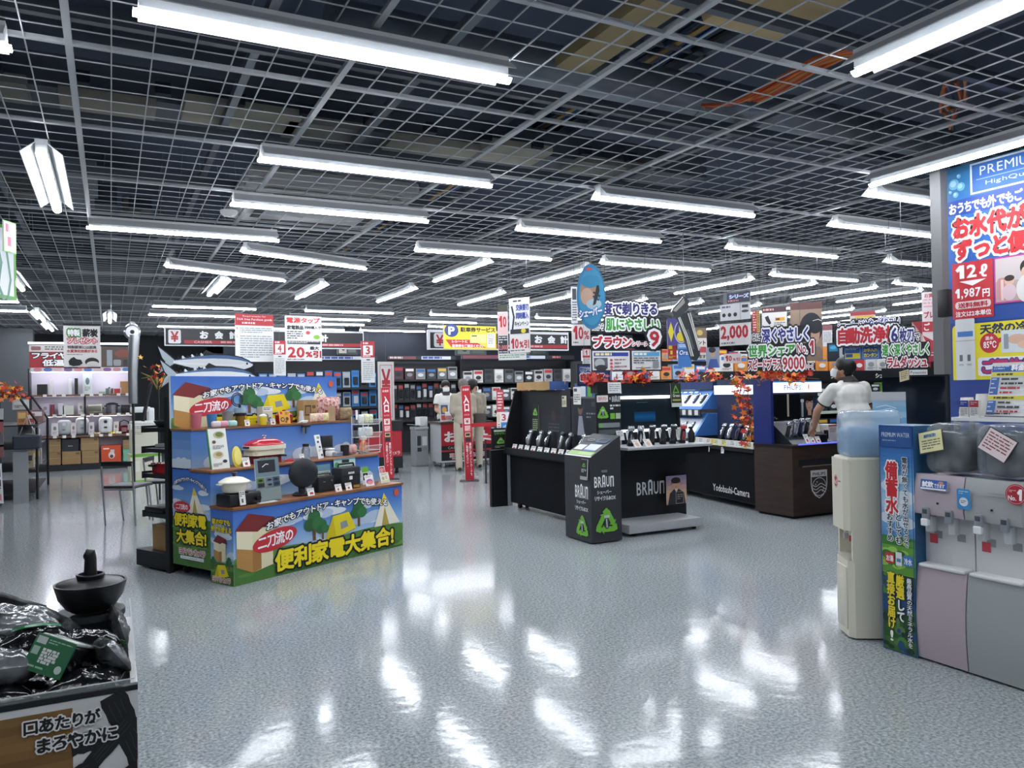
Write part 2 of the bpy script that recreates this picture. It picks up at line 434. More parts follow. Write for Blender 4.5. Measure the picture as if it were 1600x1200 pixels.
def clutter(m):
    rg = random.Random(3)
    for i in range(150):
        x = rg.uniform(-6, 17); y = rg.uniform(8.3, 20.5); z = rg.uniform(3.58, 3.7)
        c = rg.choice(['#6a717a', '#82817a', '#3c444f', '#262c34', '#7b828a', '#4a5058'])
        if rg.random() < .5: m.box((x, y, z), (x+rg.uniform(.3, 2.6), y+rg.uniform(.08, .35), z+rg.uniform(.05, .25)), M(c, .7))
        else: m.box((x, y, z), (x+rg.uniform(.08, .3), y+rg.uniform(.3, 2.4), z+rg.uniform(.05, .25)), M(c, .7))
    for i in range(60):
        x = rg.uniform(-6, 14); y = rg.uniform(8.4, 17)
        m.cyl((x, y, 3.45), (x+rg.uniform(-.1, .1), y+rg.uniform(-.1, .1), 4.3), .006, M('#8d949b', .4, .6), n=4)
o = overhead('ceiling_services', 'dim tangle of ducts, channels and hanger rods above the grid', 'services', clutter); o['kind'] = 'stuff'
c = thing('air_conditioner', 'square white ceiling air conditioner cassette sunk above the grid', 'air conditioner', (1.75, 7.35, 3.24))
mb = MB(); mb.rbox((-.75, -.75, 0), (.75, .75, .15), M('#a9acac', .5), .05); mb.build('housing', c)
mb = MB(); mb.rbox((-.62, -.62, -.03), (.62, .62, 0), M('#b5b8b8', .5), .02)
for a in range(4):
    mb.T = Matrix.Rotation(a*math.pi/2, 4, 'Z'); mb.box((-.45, .47, -.036), (.45, .55, -.03), M('#2a2e33', .6))
mb.build('grille', c)
o = thing('smoke_detector', 'small white round smoke detector on the ceiling grid', 'detector', (.95, 7.3, 3.14))
mb = MB(); mb.lathe([(.075, 0), (.075, -.02), (.05, -.045), (.0, -.05)], M('#d0d2d2', .5)); mb.build('body', o, smooth=40)

# ------------------------------------------------------------------ ceiling lamps
tube_m = M('#f4f8ff', .4, 0, LAMP_POWER)
refl_m = M('#c8cbcd', .45)
def make_lamp(label):
    t = thing('ceiling_lamp', label, 'lamp', (0, 0, 0), 0, 'white strip lamps under the ceiling grid')
    mb = MB(); h = .815
    # folded sheet: spine under the grid, two flared wings, thickness 3 mm
    out = [(-.12, -.008), (-.036, .058), (-.036, .078), (.036, .078), (.036, .058), (.12, -.008), (.114, -.01), (.033, .053), (-.033, .053), (-.114, -.01)]
    mb.prism(out, -h, h, refl_m, 'YZ')
    mb.build('reflector', t)
    mb = MB(); mb.rbox((-h, -.035, -.012), (h, .035, .056), M('#b9bcbe', .4), .004, 1); mb.build('housing', t)
    mb = MB(); arc = [R(212+11.6*k) for k in range(11)]
    mb.prism([(.036*math.cos(a), .004+.040*math.sin(a)*1.1) for a in arc], -h-.02, h+.02, tube_m, 'YZ'); mb.build('diffuser', t, smooth=50)
    mb = MB(); mb.box((-.5, -.012, .078), (.5, .012, .09), M('#2b2e32', .5))
    mb.build('bracket', t)
    return t
_ord = ['first', 'second', 'third', 'fourth', 'fifth', 'sixth', 'seventh', 'eighth', 'ninth', 'tenth', 'eleventh', 'twelfth', 'thirteenth']
LROWS = [
 ('in the crosswise row nearest the camera', 0, 3.42, [.93]), ('cut by the left edge, lying crosswise', 0, 4.0, [-1.2]),
 ('in the crosswise row above the camping display front', 0, 5.24, [1.70, 4.30, 7.0]),
 ('in the second crosswise row over the display', 0, 6.55, [1.70, 4.28, 6.9, 9.5]),
 ('in the third crosswise row over the display', 0, 7.93, [.66, 3.76, 6.15, 8.95, 11.5]),
 ('alone behind the grey pillar beside the water poster', 0, 4.27, [6.3]),
 ('slanted, right behind the third crosswise row', 24, 9.0, [2.03]), ('slanted, above the camping display back board', 27, 10.32, [1.34]),
 ('in the lengthwise row over the shaver counters', 90, 9.23, [3.98, 5.4, 6.74, 8.15, 9.42, 10.77, 11.88, 13.43]),
 ('in the lengthwise row above the checkout aisle', 90, 11.8, [1.34, 2.65, 3.98, 5.45, 6.70, 8.2, 9.45, 10.85, 11.89, 13.38, 14.34, 15.62]),
 ('in the first crosswise row near the cashier signs', 0, 14.4, [-2.1, 1.47, 4.0, 6.43, 8.8]),
 ('in the second crosswise row near the cashier signs', 0, 15.9, [-2.1, 1.47, 4.0, 6.43, 9.2]),
 ('in the third crosswise row near the cashier signs', 0, 17.03, [4.2, 7.4, 9.9]), ('in the fourth crosswise row near the cashier signs', 0, 18.5, [1.75, 4.15, 6.2]),
 ('far back over the dark shelves', 0, 21.2, [8.3]),
 ('lying lengthwise over the left aisle, nearest one', 90, 6.5, [-.37]), ('lying lengthwise over the left aisle behind the green sign', 90, 12.0, [-1.08]),
 ('lying lengthwise over the back left shelves', 90, 16.95, [-1.15, 0.0]), ('lying lengthwise far back at the left', 90, 19.4, [-1.15, .42]),
 ('at the upper right corner, lying lengthwise', 90, 1.80, [3.27]), ('in front of the water poster, lying lengthwise', 90, 3.24, [5.21]),
 ('far back right above the aisle signs', 90, 16.4, [13.95]), ('far back right beside the hanging portrait', 90, 13.6, [15.7]),
 ('out of view behind the camera', 0, .6, [-2.0, 1.0, 4.5]), ('out of view farther behind the camera', 0, -2.0, [-1.0, 3.0]),  # unseen lamps carrying on the rows, added for the light they give
]
_l0 = None
for where, ang, y, xs in LROWS:
    for i, x in enumerate(xs):
        lab = 'white strip lamp '+where if len(xs) == 1 else '%s white strip lamp from the left %s' % (_ord[i], where)
        if _l0 is None: _l0 = make_lamp(lab); _l0.location = (x, y, 3.05); _l0.rotation_euler = (0, 0, R(ang))
        else: dup(_l0, (x, y, 3.05), R(ang), lab)

# ------------------------------------------------------------------ small builders
def I(name, label, cat, loc, rz=0.0, group=None, smooth=40, **parts):
    """one thing: a single mesh when it has one part, else an Empty with a mesh per part"""
    if len(parts) == 1:
        mb = MB(); list(parts.values())[0](mb); return tag(mb.build(name, None, loc, rz, smooth), label, cat, group)
    t = thing(name, label, cat, loc, rz, group)
    for k, fn in parts.items():
        mb = MB(); fn(mb); mb.build(k.rstrip('0123456789_'), t, smooth=smooth)
    return t
def pface(m, x0, x1, z0, z1, y, fn, W=100, H=None, lean=0.0, eps=.0006, emit=0.0):
    """print on a face that looks to -y"""
    H = H or W*(z1-z0)/(x1-x0); P = Panel(W, H); fn(P)
    P.put(m, (x0, y+lean*(z1-z0), z1), (x1-x0, 0, 0), (0, -lean*(z1-z0), -(z1-z0)), eps, emit=emit)
def bx(m, w, d, h, col, r=0.0, y0=None):
    y0 = -d/2 if y0 is None else y0
    if r: m.rbox((-w/2, y0, 0), (w/2, y0+d, h), col, r)
    else: m.box((-w/2, y0, 0), (w/2, y0+d, h), col)
def card(name, label, cat, loc, w, h, fn, rz=0.0, lean=.25, group=None, edge='#e2e2e0', thick=.003, W=100):
    """a printed card that leans back on its own stand"""
    def body(m):
        H = W*h/w; P = Panel(W, H); fn(P); O = Vector((-w/2, lean*h, h)); U = Vector((w, 0, 0)); V = Vector((0, -lean*h, -h)); N = V.cross(U).normalized()
        a = [O, O+U, O+U+V, O+V]; b = [p-N*thick for p in a]
        m.add(a+b, [(0, 3, 2, 1), (4, 5, 6, 7), (0, 1, 5, 4), (1, 2, 6, 5), (2, 3, 7, 6), (3, 0, 4, 7)], M(edge, .5))
        P.put(m, O, U, V)
    mb = MB(); body(mb); return tag(mb.build(name, None, loc, rz, None, fix=False), label, cat, group)
def price(P, col='#b03030', seed=1):
    P.bg('#efeeea'); H = P.H; P.small(8, H*.08, 92, H*.45, 3, '#55585c', seed); P.small(30, H*.55, 92, H*.9, 1, col, seed+5, .8)
def pouch(m, w, h, d, mat, seed=0, nx=10, ny=12, amp=.12):
    """a filled plastic bag lying flat: pillow with creases"""
    vs = []; fs = []
    for side in (1, -1):
        for j in range(ny+1):
            for i in range(nx+1):
                u = i/nx*2-1; v = j/ny*2-1
                t = max(0, (1-abs(u)**2.6))**.5*max(0, (1-abs(v)**3.2))**.5
                nz = mnoise.noise(Vector((u*2.1+seed*3.1, v*2.1, side*3+seed)))
                nf = (1-abs(mnoise.noise(Vector((u*3.3+seed, v*3.3, side)))))**3*1.3-.7+.5*(1-abs(mnoise.noise(Vector((u*7+seed, v*7, side)))))**4
                vs.append((u*w/2*(1-.05*nz), v*h/2, side*d/2*t*(1+nz*amp*3+nf*amp)))
    q = (nx+1)*(ny+1)
    for s_ in range(2):
        for j in range(ny):
            for i in range(nx):
                a = s_*q+j*(nx+1)+i; f = (a, a+1, a+nx+2, a+nx+1); fs.append(f if s_ == 0 else f[::-1])
    m.add(vs, fs, mat)
def turned(m, ax=0, ay=0, az=0, loc=(0, 0, 0)):
    m.T = Matrix.Translation(loc) @ Matrix.Rotation(az, 4, 'Z') @ Matrix.Rotation(ay, 4, 'Y') @ Matrix.Rotation(ax, 4, 'X')

# ------------------------------------------------------------------ the camping display
CA = Vector((.846, 6.499, 0)); CE = Vector((.886, .4635, 0)).normalized(); CD = Vector((-CE.y, CE.x, 0)); CRZ = math.atan2(CE.y, CE.x)
CW = 1.915
def camp(s, d, z=0.0): return CA+CE*s+CD*d+Vector((0, 0, z))
def camp_at(px, py, d):
    """position along the display and height of a picture point at depth d into the display"""
    p = on_plane(px, py, CA+CD*d, CD); return (p-CA).dot(CE), p.z
SKY = ['#3d6bbd', '#4674c3', '#517fc9', '#6390d0', '#7ba4d8', '#95b8e0', '#aecbe8']
def mixbands(cols, n):
    out = []
    for i in range(n):
        t = i/(n-1)*(len(cols)-1); k = min(int(t), len(cols)-2); f = t-k; a, b = cols[k], cols[k+1]
        out.append('#'+''.join('%02x' % round(int(a[j:j+2], 16)*(1-f)+int(b[j:j+2], 16)*f) for j in (1, 3, 5)))
    return out
def sky_art(P, horizon, seed=1):
    P.bands(0, 0, P.W, horizon, mixbands(SKY, 22))
    rg = random.Random(seed)
    for _ in range(9):
        x = rg.uniform(0, P.W); y = rg.uniform(horizon*.35, horizon*.95)
        for k in range(3): P.ell(x+rg.uniform(-5, 5), y+rg.uniform(-1.2, 1.2), rg.uniform(4, 8), rg.uniform(1, 2.4), rg.choice(['#cfdcea', '#dfe6ee', '#b9cbe2']), 12)
def grass_art(P, horizon, seed=2):
    rg = random.Random(seed); P.rect(0, horizon, P.W, P.H, '#4b7a35')
    for _ in range(40):
        x = rg.uniform(0, P.W); y = rg.uniform(horizon, P.H); P.ell(x, y, rg.uniform(3, 9), rg.uniform(.5, 1.4), rg.choice(['#5d8c3c', '#3f6a2c', '#6b9641', '#45702f']), 8)
def logo_yodo(P, x0, y0, x1, y1):
    P.text('ヨドバシカメラ', x0, y0, x1, y1, '#c62a3a', .03, [('#ffffff', .1)])
def house_art(P, x, y, s):
    P.poly([(x, y+7*s), (x+9*s, y+5*s), (x+21*s, y+9*s), (x+21*s, y+27*s), (x+9*s, y+29*s), (x, y+25*s)], '#efe6c3')
    P.poly([(x+9*s, y+5*s), (x+21*s, y+9*s), (x+21*s, y+27*s), (x+9*s, y+29*s)], '#e6ddb6')
    P.poly([(x, y+16*s), (x+9*s, y+18*s), (x+9*s, y+29*s), (x, y+25*s)], '#b98a4b'); P.poly([(x+9*s, y+18*s), (x+14*s, y+17*s), (x+14*s, y+28*s), (x+9*s, y+29*s)], '#a5763c')
    P.poly([(x-1*s, y+7.5*s), (x+7*s, y), (x+22*s, y+3.5*s), (x+12*s, y+9.5*s)], '#7d2b2c')
    P.poly([(x+12*s, y+9.5*s), (x+22*s, y+3.5*s), (x+24*s, y+9*s), (x+14*s, y+7.6*s)], '#5f2022')
def tree_art(P, x, y, s):
    P.rect(x-.7*s, y+3*s, x+.7*s, y+9*s, '#6a4a2a'); P.ell(x, y, 3.2*s, 3.3*s, '#2f6b3c', 14); P.ell(x-2*s, y+2.6*s, 3*s, 2.6*s, '#2a6036', 14); P.ell(x+2*s, y+2.6*s, 3*s, 2.6*s, '#34733f', 14)
def tent_art(P, x, y, s):
    P.poly([(x, y+11*s), (x+5*s, y), (x+15*s, y-.8*s), (x+19.5*s, y+7.5*s), (x+13*s, y+9*s), (x+7*s, y+10*s)], '#e6d31e')
    P.poly([(x, y+11*s), (x+5*s, y), (x+7*s, y+10*s)], '#d3bd14'); P.poly([(x+9.5*s, y+3.5*s), (x+13.5*s, y+3*s), (x+14.5*s, y+6*s), (x+10*s, y+6.8*s)], '#8d959f')
def tipi_art(P, x, y, s):
    P.poly([(x, y), (x-8*s, y+19*s), (x+13*s, y+19*s)], '#ece7d4'); P.poly([(x, y), (x-2.6*s, y+6*s), (x+3.6*s, y+6*s)], '#e3cf33'); P.poly([(x+.5*s, y+8*s), (x-2*s, y+19*s), (x+4*s, y+19*s)], '#b9a24a')
def camp_banner(P, big=True):
    sky_art(P, 21); grass_art(P, 21.5); P.ell(20, 22, 22, 2.5, '#5d8c3c'); P.ell(80, 22, 26, 2.6, '#527f36')
    house_art(P, 1.2, 3, .86)
    tree_art(P, 42, 9.5, 1.15); tree_art(P, 47, 13.5, .75); tree_art(P, 69.5, 8.2, 1.05)
    tent_art(P, 48, 10.5, 1.0); tipi_art(P, 86.5, 3.5, .85); P.ell(95.5, 4.3, 1.7, 1.9, '#cf5a35')
    P.ell(20.5, 15.8, 11.8, 4.4, '#c8323a', 28, -.18)
    P.text('二刀流の', 11.5, 13.6, 30, 19.2, '#ffffff', .03, rise=1.6)
    P.text('お家でもアウトドア・キャンプでも使える', 16, 8.2, 89, 11.8, '#ffffff', .035, [('#15181c', .13)], arc=4.6, rise=1.2)
    P.text('便利家電大集合!', 20, 20.6, 93, 30.2, '#f5de1c', .05, [('#17181a', .12)])
t = thing('camping_display', 'tiered promotional stand with camping artwork and yellow lettering, full of cookware', 'display stand', CA, CRZ)
mb = MB(); base_m = M('#3b6fbb', .5)
mb.box((.0, .006, 0.005), (CW, .30, .595), M('#c9ccd0', .5)); P = Panel(100, 32); camp_banner(P); P.put(mb, (0, .005, .612), (CW, 0, 0), (0, 0, -.612))
P = Panel(30, 61); sky_art(P, 44, 4); grass_art(P, 44, 5)
P.text('家の中でも', 3, 9, 27, 14, '#f0d51e', .05, [('#3a3a2a', .08)]); P.text('外でも使える', 1.5, 15, 28.5, 20, '#f0d51e', .05, [('#3a3a2a', .08)])
house_art(P, 5, 22, .75); tree_art(P, 4, 42, .7); tree_art(P, 25, 41, .8); tent_art(P, 5, 46, 1.0); logo_yodo(P, 3, 55, 27, 59.5)
P.put(mb, (0, .305, .612), (0, -.30, 0), (0, 0, -.612))
mb.build('counter_front', t, fix=False)
mb = MB(); mb.box((-.004, -.006, .595), (CW+.01, .31, .616), wood()); mb.build('shelf', t)
mb = MB(); mb.box((0.006, .31, .09), (CW, .85, .875), M('#7d9bc8', .5))
P = Panel(55, 80); sky_art(P, 40, 6); grass_art(P, 40, 7); tipi_art(P, 33, 14, 1.1)
P.text('お家でもアウトドア・キャンプでも使える', 4, 10, 51, 13.5, '#ffffff', .04, [('#15181c', .14)], arc=6, rise=-4)
P.ell(15, 31, 12.5, 4.6, '#c8323a', 20); P.text('二刀流の', 6, 28.6, 24, 33.4, '#ffffff', .03)
P.text('便利家電', 3, 36, 50, 47.5, '#f5de1c', .05, [('#17181a', .13)]); P.text('大集合!', 6, 49.5, 50, 61.5, '#f5de1c', .05, [('#17181a', .13)])
logo_yodo(P, 10, 65, 48, 70.5); P.rect(12, 71.6, 46, 74.2, '#ffffff'); P.text('www.yodobashi.com', 14, 72.2, 44, 74, '#2d4f9e')
P.put(mb, (.005, .85, .89), (0, -.54, 0), (0, 0, -.80))
P = Panel(100, 14); sky_art(P, 14, 8); P.put(mb, (.006, .309, .875), (CW-.006, 0, 0), (0, 0, -.262)); mb.build('side_panel', t, fix=False)
mb = MB(); mb.rbox((-.004, .285, .872), (CW-.02, .6, .90), wood(), .012); mb.build('shelf', t, smooth=40)
mb = MB(); mb.box((.006, .57, .90), (CW-.1, .85, 1.215), M('#7d9bc8', .5))
P = Panel(100, 17); P.bands(0, 0, 100, 17, mixbands(['#4a74bd', '#5079c0', '#5a83c6', '#6890cc', '#7f9fce', '#93add2'], 20))
for x in (12, 30, 63, 70, 90): P.ell(x, 15, 6, 3.5, '#c3cede', 14); P.ell(x+4, 13, 3, 2.4, '#d4dae2', 12)
P.put(mb, (.006, .569, 1.215), (CW-.106, 0, 0), (0, 0, -.315))
P = Panel(28, 31); P.bands(0, 0, 28, 31, ['#5b86c6', '#6b93cc', '#7ea2d3', '#95b2da']); [P.ell(x, 27, 6, 6-abs(x-14)*.2, '#cfd9e4', 14) for x in (3, 10, 18, 25)]
P.put(mb, (.005, .85, 1.215), (0, -.28, 0), (0, 0, -.315)); mb.build('riser', t, fix=False)
mb = MB(); mb.box((-.002, .555, 1.215), (CW-.09, .86, 1.23), wood()); mb.build('shelf', t)
mb = MB(); mb.box((0, .851, 1.23), (CW-.06, .875, 1.678), M('#dfe3e8', .5)); P = Panel(100, 32); camp_banner(P); P.put(mb, (.0, .850, 1.678), (CW-.06, 0, 0), (0, 0, -.56*.98)); mb.build('header_board', t, fix=False)
for s_, d_ in ((.1, .8), (.1, .4), (CW-.1, .8), (CW-.1, .4)):
    mb = MB(); mb.cyl((s_, d_-.015, .035), (s_, d_+.015, .035), .035, M('#24272b', .5), n=14); mb.box((s_-.012, d_-.02, .05), (s_+.012, d_+.02, .091), steel()); mb.build('caster', t, smooth=40)

def C(name, label, cat, px, d, z, group=None, rz=0.0, smooth=40, **parts):
    """a product on the display at picture column px, depth d, shelf height z"""
    s = camp_at(px, proj_y(px, d, z), d)[0]
    p = camp(s, d, z); return I(name, label, cat, p, CRZ+rz, group, smooth, **parts)
def proj_y(px, d, z):
    lo, hi = 300.0, 1100.0
    for _ in range(40):
        mid = (lo+hi)/2
        if camp_at(px, mid, d)[1] > z: lo = mid
        else: hi = mid
    return lo
def CC(label, px, d, z, w, h, fn, rz=0.0, lean=.3, name='price_card', cat='price card', group='price cards on the camping display', **kw):
    s = camp_at(px, proj_y(px, d, z), d)[0]
    return card(name, label, cat, camp(s, d, z), w, h, fn, CRZ+rz, lean, group, **kw)
def cup(m, r0, r1, h, mat): m.lathe([(r0, 0), (r1, h), (r1-.004, h), (r0-.004, .006), (0, .006)], mat, 20)
ZL, ZM, ZU = .617, .901, 1.231
# lower counter
def pot(m, w, h, mat): m.lathe([(.0, 0), (.8*w, 0), (.92*w, .3*h), (w, h), (w+.012, h+.004), (w-.006, h), (.0, h-.002)], mat, 24)
cream = M('#e4e0cf', .3)
C('cassette_stove', 'low black portable stove at the front left of the camping display', 'stove', 374, .13, ZL,
  body=lambda m: m.rbox((-.15, -.09, 0), (.15, .1, .10), M('#1b1c1f', .4), .015), knob=lambda m: m.cyl((.1, -.1, .05), (.1, -.125, .05), .022, M('#0e0f10', .4)),
  trivet=lambda m: [m.box((-.08*math.cos(a)-.006, -.08*math.sin(a)-.006, .1), (-.03*math.cos(a)+.006, -.03*math.sin(a)+.006, .108), black()) for a in (0, 2.1, 4.2)])
C('casserole', 'round cream enamel pot with lid on the black portable stove', 'pot', 366, .13, ZL+.11,
  pot=lambda m: pot(m, .105, .075, cream), lid=lambda m: m.lathe([(.125, .078), (.122, .086), (.07, .115), (.02, .125), (0, .125)], cream, 24),
  knob=lambda m: m.lathe([(.012, .125), (.014, .14), (.03, .15), (.026, .158), (0, .16)], M('#17181a', .4), 14), handle=lambda m: m.box((-.15, -.025, .066), (-.108, .025, .076), cream), handle_=lambda m: m.box((.108, -.025, .066), (.15, .025, .076), cream))
def bro(P):
    P.bg('#8d9a98'); H = P.H; P.rect(0, 0, 100, H*.42, '#6f848c'); P.rect(12, H*.05, 84, H*.33, '#20262c'); P.stroke([(30, H*.2), (45, H*.14), (55, H*.15)], 3, '#e6e8e8'); P.small(6, H*.02, 40, H*.035, 1, '#e8e8e8')
    for i, (x, y, c) in enumerate([(4, .45, '#5d7f3c'), (40, .45, '#6b7b90'), (68, .45, '#3c4d66'), (4, .56, '#2a3238'), (40, .56, '#788696'), (68, .56, '#2f3e52')]):
        P.rect(x, H*y, x+28, H*(y+.1), c); P.ell(x+14, H*(y+.055), 9, H*.025, '#15181b', 12)
    P.rect(4, H*.7, 96, H*.97, '#7f8d8c')
CC('tall grey product leaflet board leaning beside the cream pot', 422, .06, ZL, .24, .36, bro, lean=.12, name='leaflet_board', cat='leaflet', group=None, thick=.006)
def fan(m):
    m.lathe([(.08, 0), (.085, .012), (.06, .03), (.0, .03)], black(), 24)
fan_t = C('desk_fan', 'small black desk fan in the middle of the lower counter', 'fan', 472, .13, ZL, rz=-.35,
  base=fan, neck=lambda m: m.tube([(0, 0, .02), (0, .01, .08), (0, .03, .14)], .03, black(), 10),
  motor=lambda m: m.lathe([(.0, -.06), (.05, -.05), (.055, .02), (.05, .06), (0, .07)], black(), 18, (0, .05, .2), 'Y'),
  grille=lambda m: [m.tube([(r*math.cos(a*math.pi/12), -.03-.03*(1-(r/.125)**2), .2+r*math.sin(a*math.pi/12)) for a in range(24)], .0025, M('#20242a', .35), 4, True) for r in (.125, .112, .1, .088, .076, .064, .052, .04)] +
     [m.tube([(.03*math.cos(a), -.058, .2+.03*math.sin(a)), (.09*math.cos(a), -.045, .2+.09*math.sin(a)), (.126*math.cos(a), -.03, .2+.126*math.sin(a))], .002, M('#20242a', .35), 4) for a in [k*math.pi/12 for k in range(24)]] + [m.lathe([(.0, -.005), (.032, 0), (.032, .006), (0, .01)], M('#2b333b', .3), 16, (0, -.064, .2), 'Y'), m.lathe([(.126, -.01), (.13, 0), (.126, .03), (.1, .05), (0.05, .055)], M('#1c2026', .5), 24, (0, -.03, .2), 'Y')],
  blade=lambda m: [m.prism([(.02*math.cos(a), .02*math.sin(a)+.2), (.11*math.cos(a-.3), .11*math.sin(a-.3)+.2), (.115*math.cos(a+.1), .115*math.sin(a+.1)+.2), (.1*math.cos(a+.5), .1*math.sin(a+.5)+.2)], -.025, -.02, M('#1e2329', .3), 'XZ') for a in (0, 2.09, 4.19)])
def boxp(m, w, d, h, col, fn=None, r=0):
    bx(m, w, d, h, M(col, .5) if isinstance(col, str) else col, r)
    if fn: pface(m, -w/2, w/2, 0, h, -d/2-.0005, fn)
C('radio', 'black portable radio with a round dial beside the fan', 'radio', 505, .17, ZL, body=lambda m: boxp(m, .19, .09, .14, '#17191c', lambda P: (P.rect(6, 12, 94, 64, '#23262a'), P.ell(84, 22, 5, 5, '#7a7f84'), P.small(30, 24, 60, 30, 1, '#9a9fa4'), P.rect(4, 68, 96, 70, '#3a3d41')), .008), handle=lambda m: m.tube([(-.085, 0, .135), (-.08, 0, .16), (.08, 0, .16), (.085, 0, .135)], .006, black()))
CC('grey-green printed card standing behind the radio', 505, .27, ZL+.005, .19, .225, lambda P: (P.bg('#c3cfca'), P.rect(0, 0, 100, 30, '#6a94a3'), P.ell(10, 12, 9, 9, '#7fb59a'), P.small(12, 36, 92, 62, 3, '#7f8f8a', 3), P.rect(60, 48, 88, 60, '#c98a4f')), lean=.05, name='info_card', cat='card', group=None)
C('power_station', 'dark portable power station with a white emblem, right of the radio', 'power station', 541, .16, ZL, body=lambda m: boxp(m, .24, .14, .2, '#1c1f24', lambda P: (P.rect(5, 30, 95, 34, '#0f1113'), P.rrect(40, 34, 56, 48, 2, '#e4e6e6'), P.rect(34, 18, 66, 26, '#c9cbc7'), P.rect(60, 70, 92, 80, '#a88a3a')), .012), handle=lambda m: m.tube([(-.1, 0, .195), (-.09, 0, .23), (.09, 0, .23), (.1, 0, .195)], .01, black()))
CC('pale green printed card standing behind the power station', 540, .275, ZL+.005, .27, .265, lambda P: (P.bg('#b9d6c4'), P.rect(0, 0, 100, 6, '#5d8fa6'), P.ell(12, 22, 9, 10, '#3f9a63'), P.rect(24, 14, 96, 36, '#d5e6da'), P.rect(36, 6, 70, 16, '#23302e'), P.small(26, 20, 92, 34, 2, '#5f8a72', 8)), lean=.03, name='info_card', cat='card', group=None)
CC('small green and white card showing a lamp, right of the power station', 572, .2, ZL, .085, .17, lambda P: (P.bg('#e6e8e2'), P.rect(0, 0, 100, 60, '#6fae3c'), P.rect(12, 70, 88, 150, '#1c1f1c'), P.ell(50, 110, 18, 22, '#c9d36a')), lean=.1, name='info_card', cat='card', group=None)
CC('white card with a pink gradient picture at the front of the counter', 579, .08, ZL, .11, .10, lambda P: (P.bg('#eceaf0'), P.ell(50, 55, 40, 22, '#b04a9a'), P.ell(55, 62, 34, 16, '#e08a8a'), P.rect(0, 0, 100, 30, '#f2f2f4'), P.small(10, 8, 80, 24, 2, '#8a8d94', 4)), name='info_card', cat='card', group=None)
CC('cream leaflet with small pictures at the right end of the counter', 603, .12, ZL, .12, .10, lambda P: (P.bg('#e4e2d2'), P.ell(30, 45, 16, 14, '#a8b07a'), P.ell(66, 40, 14, 16, '#c9bfa0'), P.rect(10, 62, 90, 78, '#d4d0b8'), P.small(14, 8, 86, 22, 2, '#7a7d70', 5)), name='info_card', cat='card', group=None)
CC('red and white card standing behind the cream leaflet', 601, .22, ZL, .08, .15, lambda P: (P.bg('#f0eeec'), P.rrect(8, 10, 92, 100, 8, '#c02a33'), P.small(20, 30, 80, 80, 3, '#f2d6d6', 6)), name='info_card', cat='card', group=None)
for px, lab, sd in ((487, 'white price card in front of the desk fan', 1), (530, 'white price card below the power station, left of a pair', 2), (546, 'white price card below the power station, right of a pair', 3)):
    CC(lab, px, .03, ZL, .075, .065, lambda P, sd=sd: price(P, seed=sd))
CC('white price card hanging over the front of the portable stove', 380, .02, ZL+.01, .055, .11, lambda P: price(P, '#555555', 9), lean=.15)
C('brochure', 'thin white brochure lying at the edge of the lower counter', 'brochure', 415, .035, ZL, sheet=lambda m: m.box((-.08, -.03, 0), (.1, .03, .006), white()))
# middle shelf
def recipe(P):
    H = P.H; P.bg('#e9eae4'); P.rect(0, 0, 5, H, '#3f8a45'); P.ell(60, H*.16, 30, H*.09, '#b9b183'); P.ell(62, H*.15, 20, H*.06, '#6d7a45'); P.ell(30, H*.33, 10, H*.04, '#6a4a2c')
    P.small(20, H*.42, 80, H*.52, 3, '#5a5d58', 2); P.ell(45, H*.65, 28, H*.09, '#cdbd95'); P.ell(48, H*.64, 17, H*.05, '#9a8a5a'); P.ell(76, H*.82, 12, H*.04, '#1c2540'); P.small(12, H*.86, 60, H*.95, 3, '#6a6d68', 4)
CC('tall recipe leaflet with dish pictures leaning at the left of the middle shelf', 345, .33, ZM, .175, .33, recipe, lean=.18, name='leaflet_board', cat='leaflet', group=None, edge='#3f8a45', thick=.012)
C('lemon_board', 'yellow lemon shaped board standing on the middle shelf', 'board', 371, .36, ZM, rz=.2, board=lambda m: (turned(m, -.25, .25), m.lathe([(.0, -.006), (.055, -.004), (.06, 0), (.055, .004), (0, .006)], M('#d9c43a', .5), 20, (0, 0, .085), 'Y', 1, 1.6), m.lathe([(0, 0), (.046, 0), (.046, .002), (0, .002)], M('#e9dc7a', .5), 18, (0, -.008, .085), 'Y', 1, 1.6)))
C('product_box', 'red product box under the cream and red hot plate', 'box', 413, .46, ZM, box=lambda m: boxp(m, .26, .14, .075, '#8e2228', lambda P: P.small(10, 8, 80, 24, 2, '#e0c9c9', 7)))
def hp_outline(w, d, r, n=5):
    out = []
    for cx, cy, a0 in ((w/2-r, -d/2+r, -90), (w/2-r, d/2-r, 0), (-w/2+r, d/2-r, 90), (-w/2+r, -d/2+r, 180)):
        for k in range(n+1): a = R(a0+90*k/n); out.append((cx+r*math.cos(a), cy+r*math.sin(a)))
    return out
C('hot_plate', 'cream electric hot plate with a glossy red lid on the middle shelf', 'hot plate', 413, .43, ZM+.076,
  body=lambda m: (m.prism(hp_outline(.33, .2, .05), 0, .05, M('#e3dfc4', .35)), m.prism(hp_outline(.355, .225, .06), .05, .085, M('#e8e4cc', .35))),
  lid=lambda m: m.loft([[(x, y, .085+.058*math.sin(f*1.5708)) for x, y in hp_outline(.335*math.cos(f*1.45), .205*math.cos(f*1.45), .06*math.cos(f*1.45))] for f in [k/9 for k in range(10)]], M('#b81d2b', .15, coat=.6)),
  knob=lambda m: m.lathe([(.012, .14), (.01, .155), (.022, .165), (.018, .172), (0, .175)], M('#d0d3d6', .2, .8), 14),
  handle=lambda m: m.box((-.2, -.03, .065), (-.175, .03, .08), M('#1b1c1f', .5)))
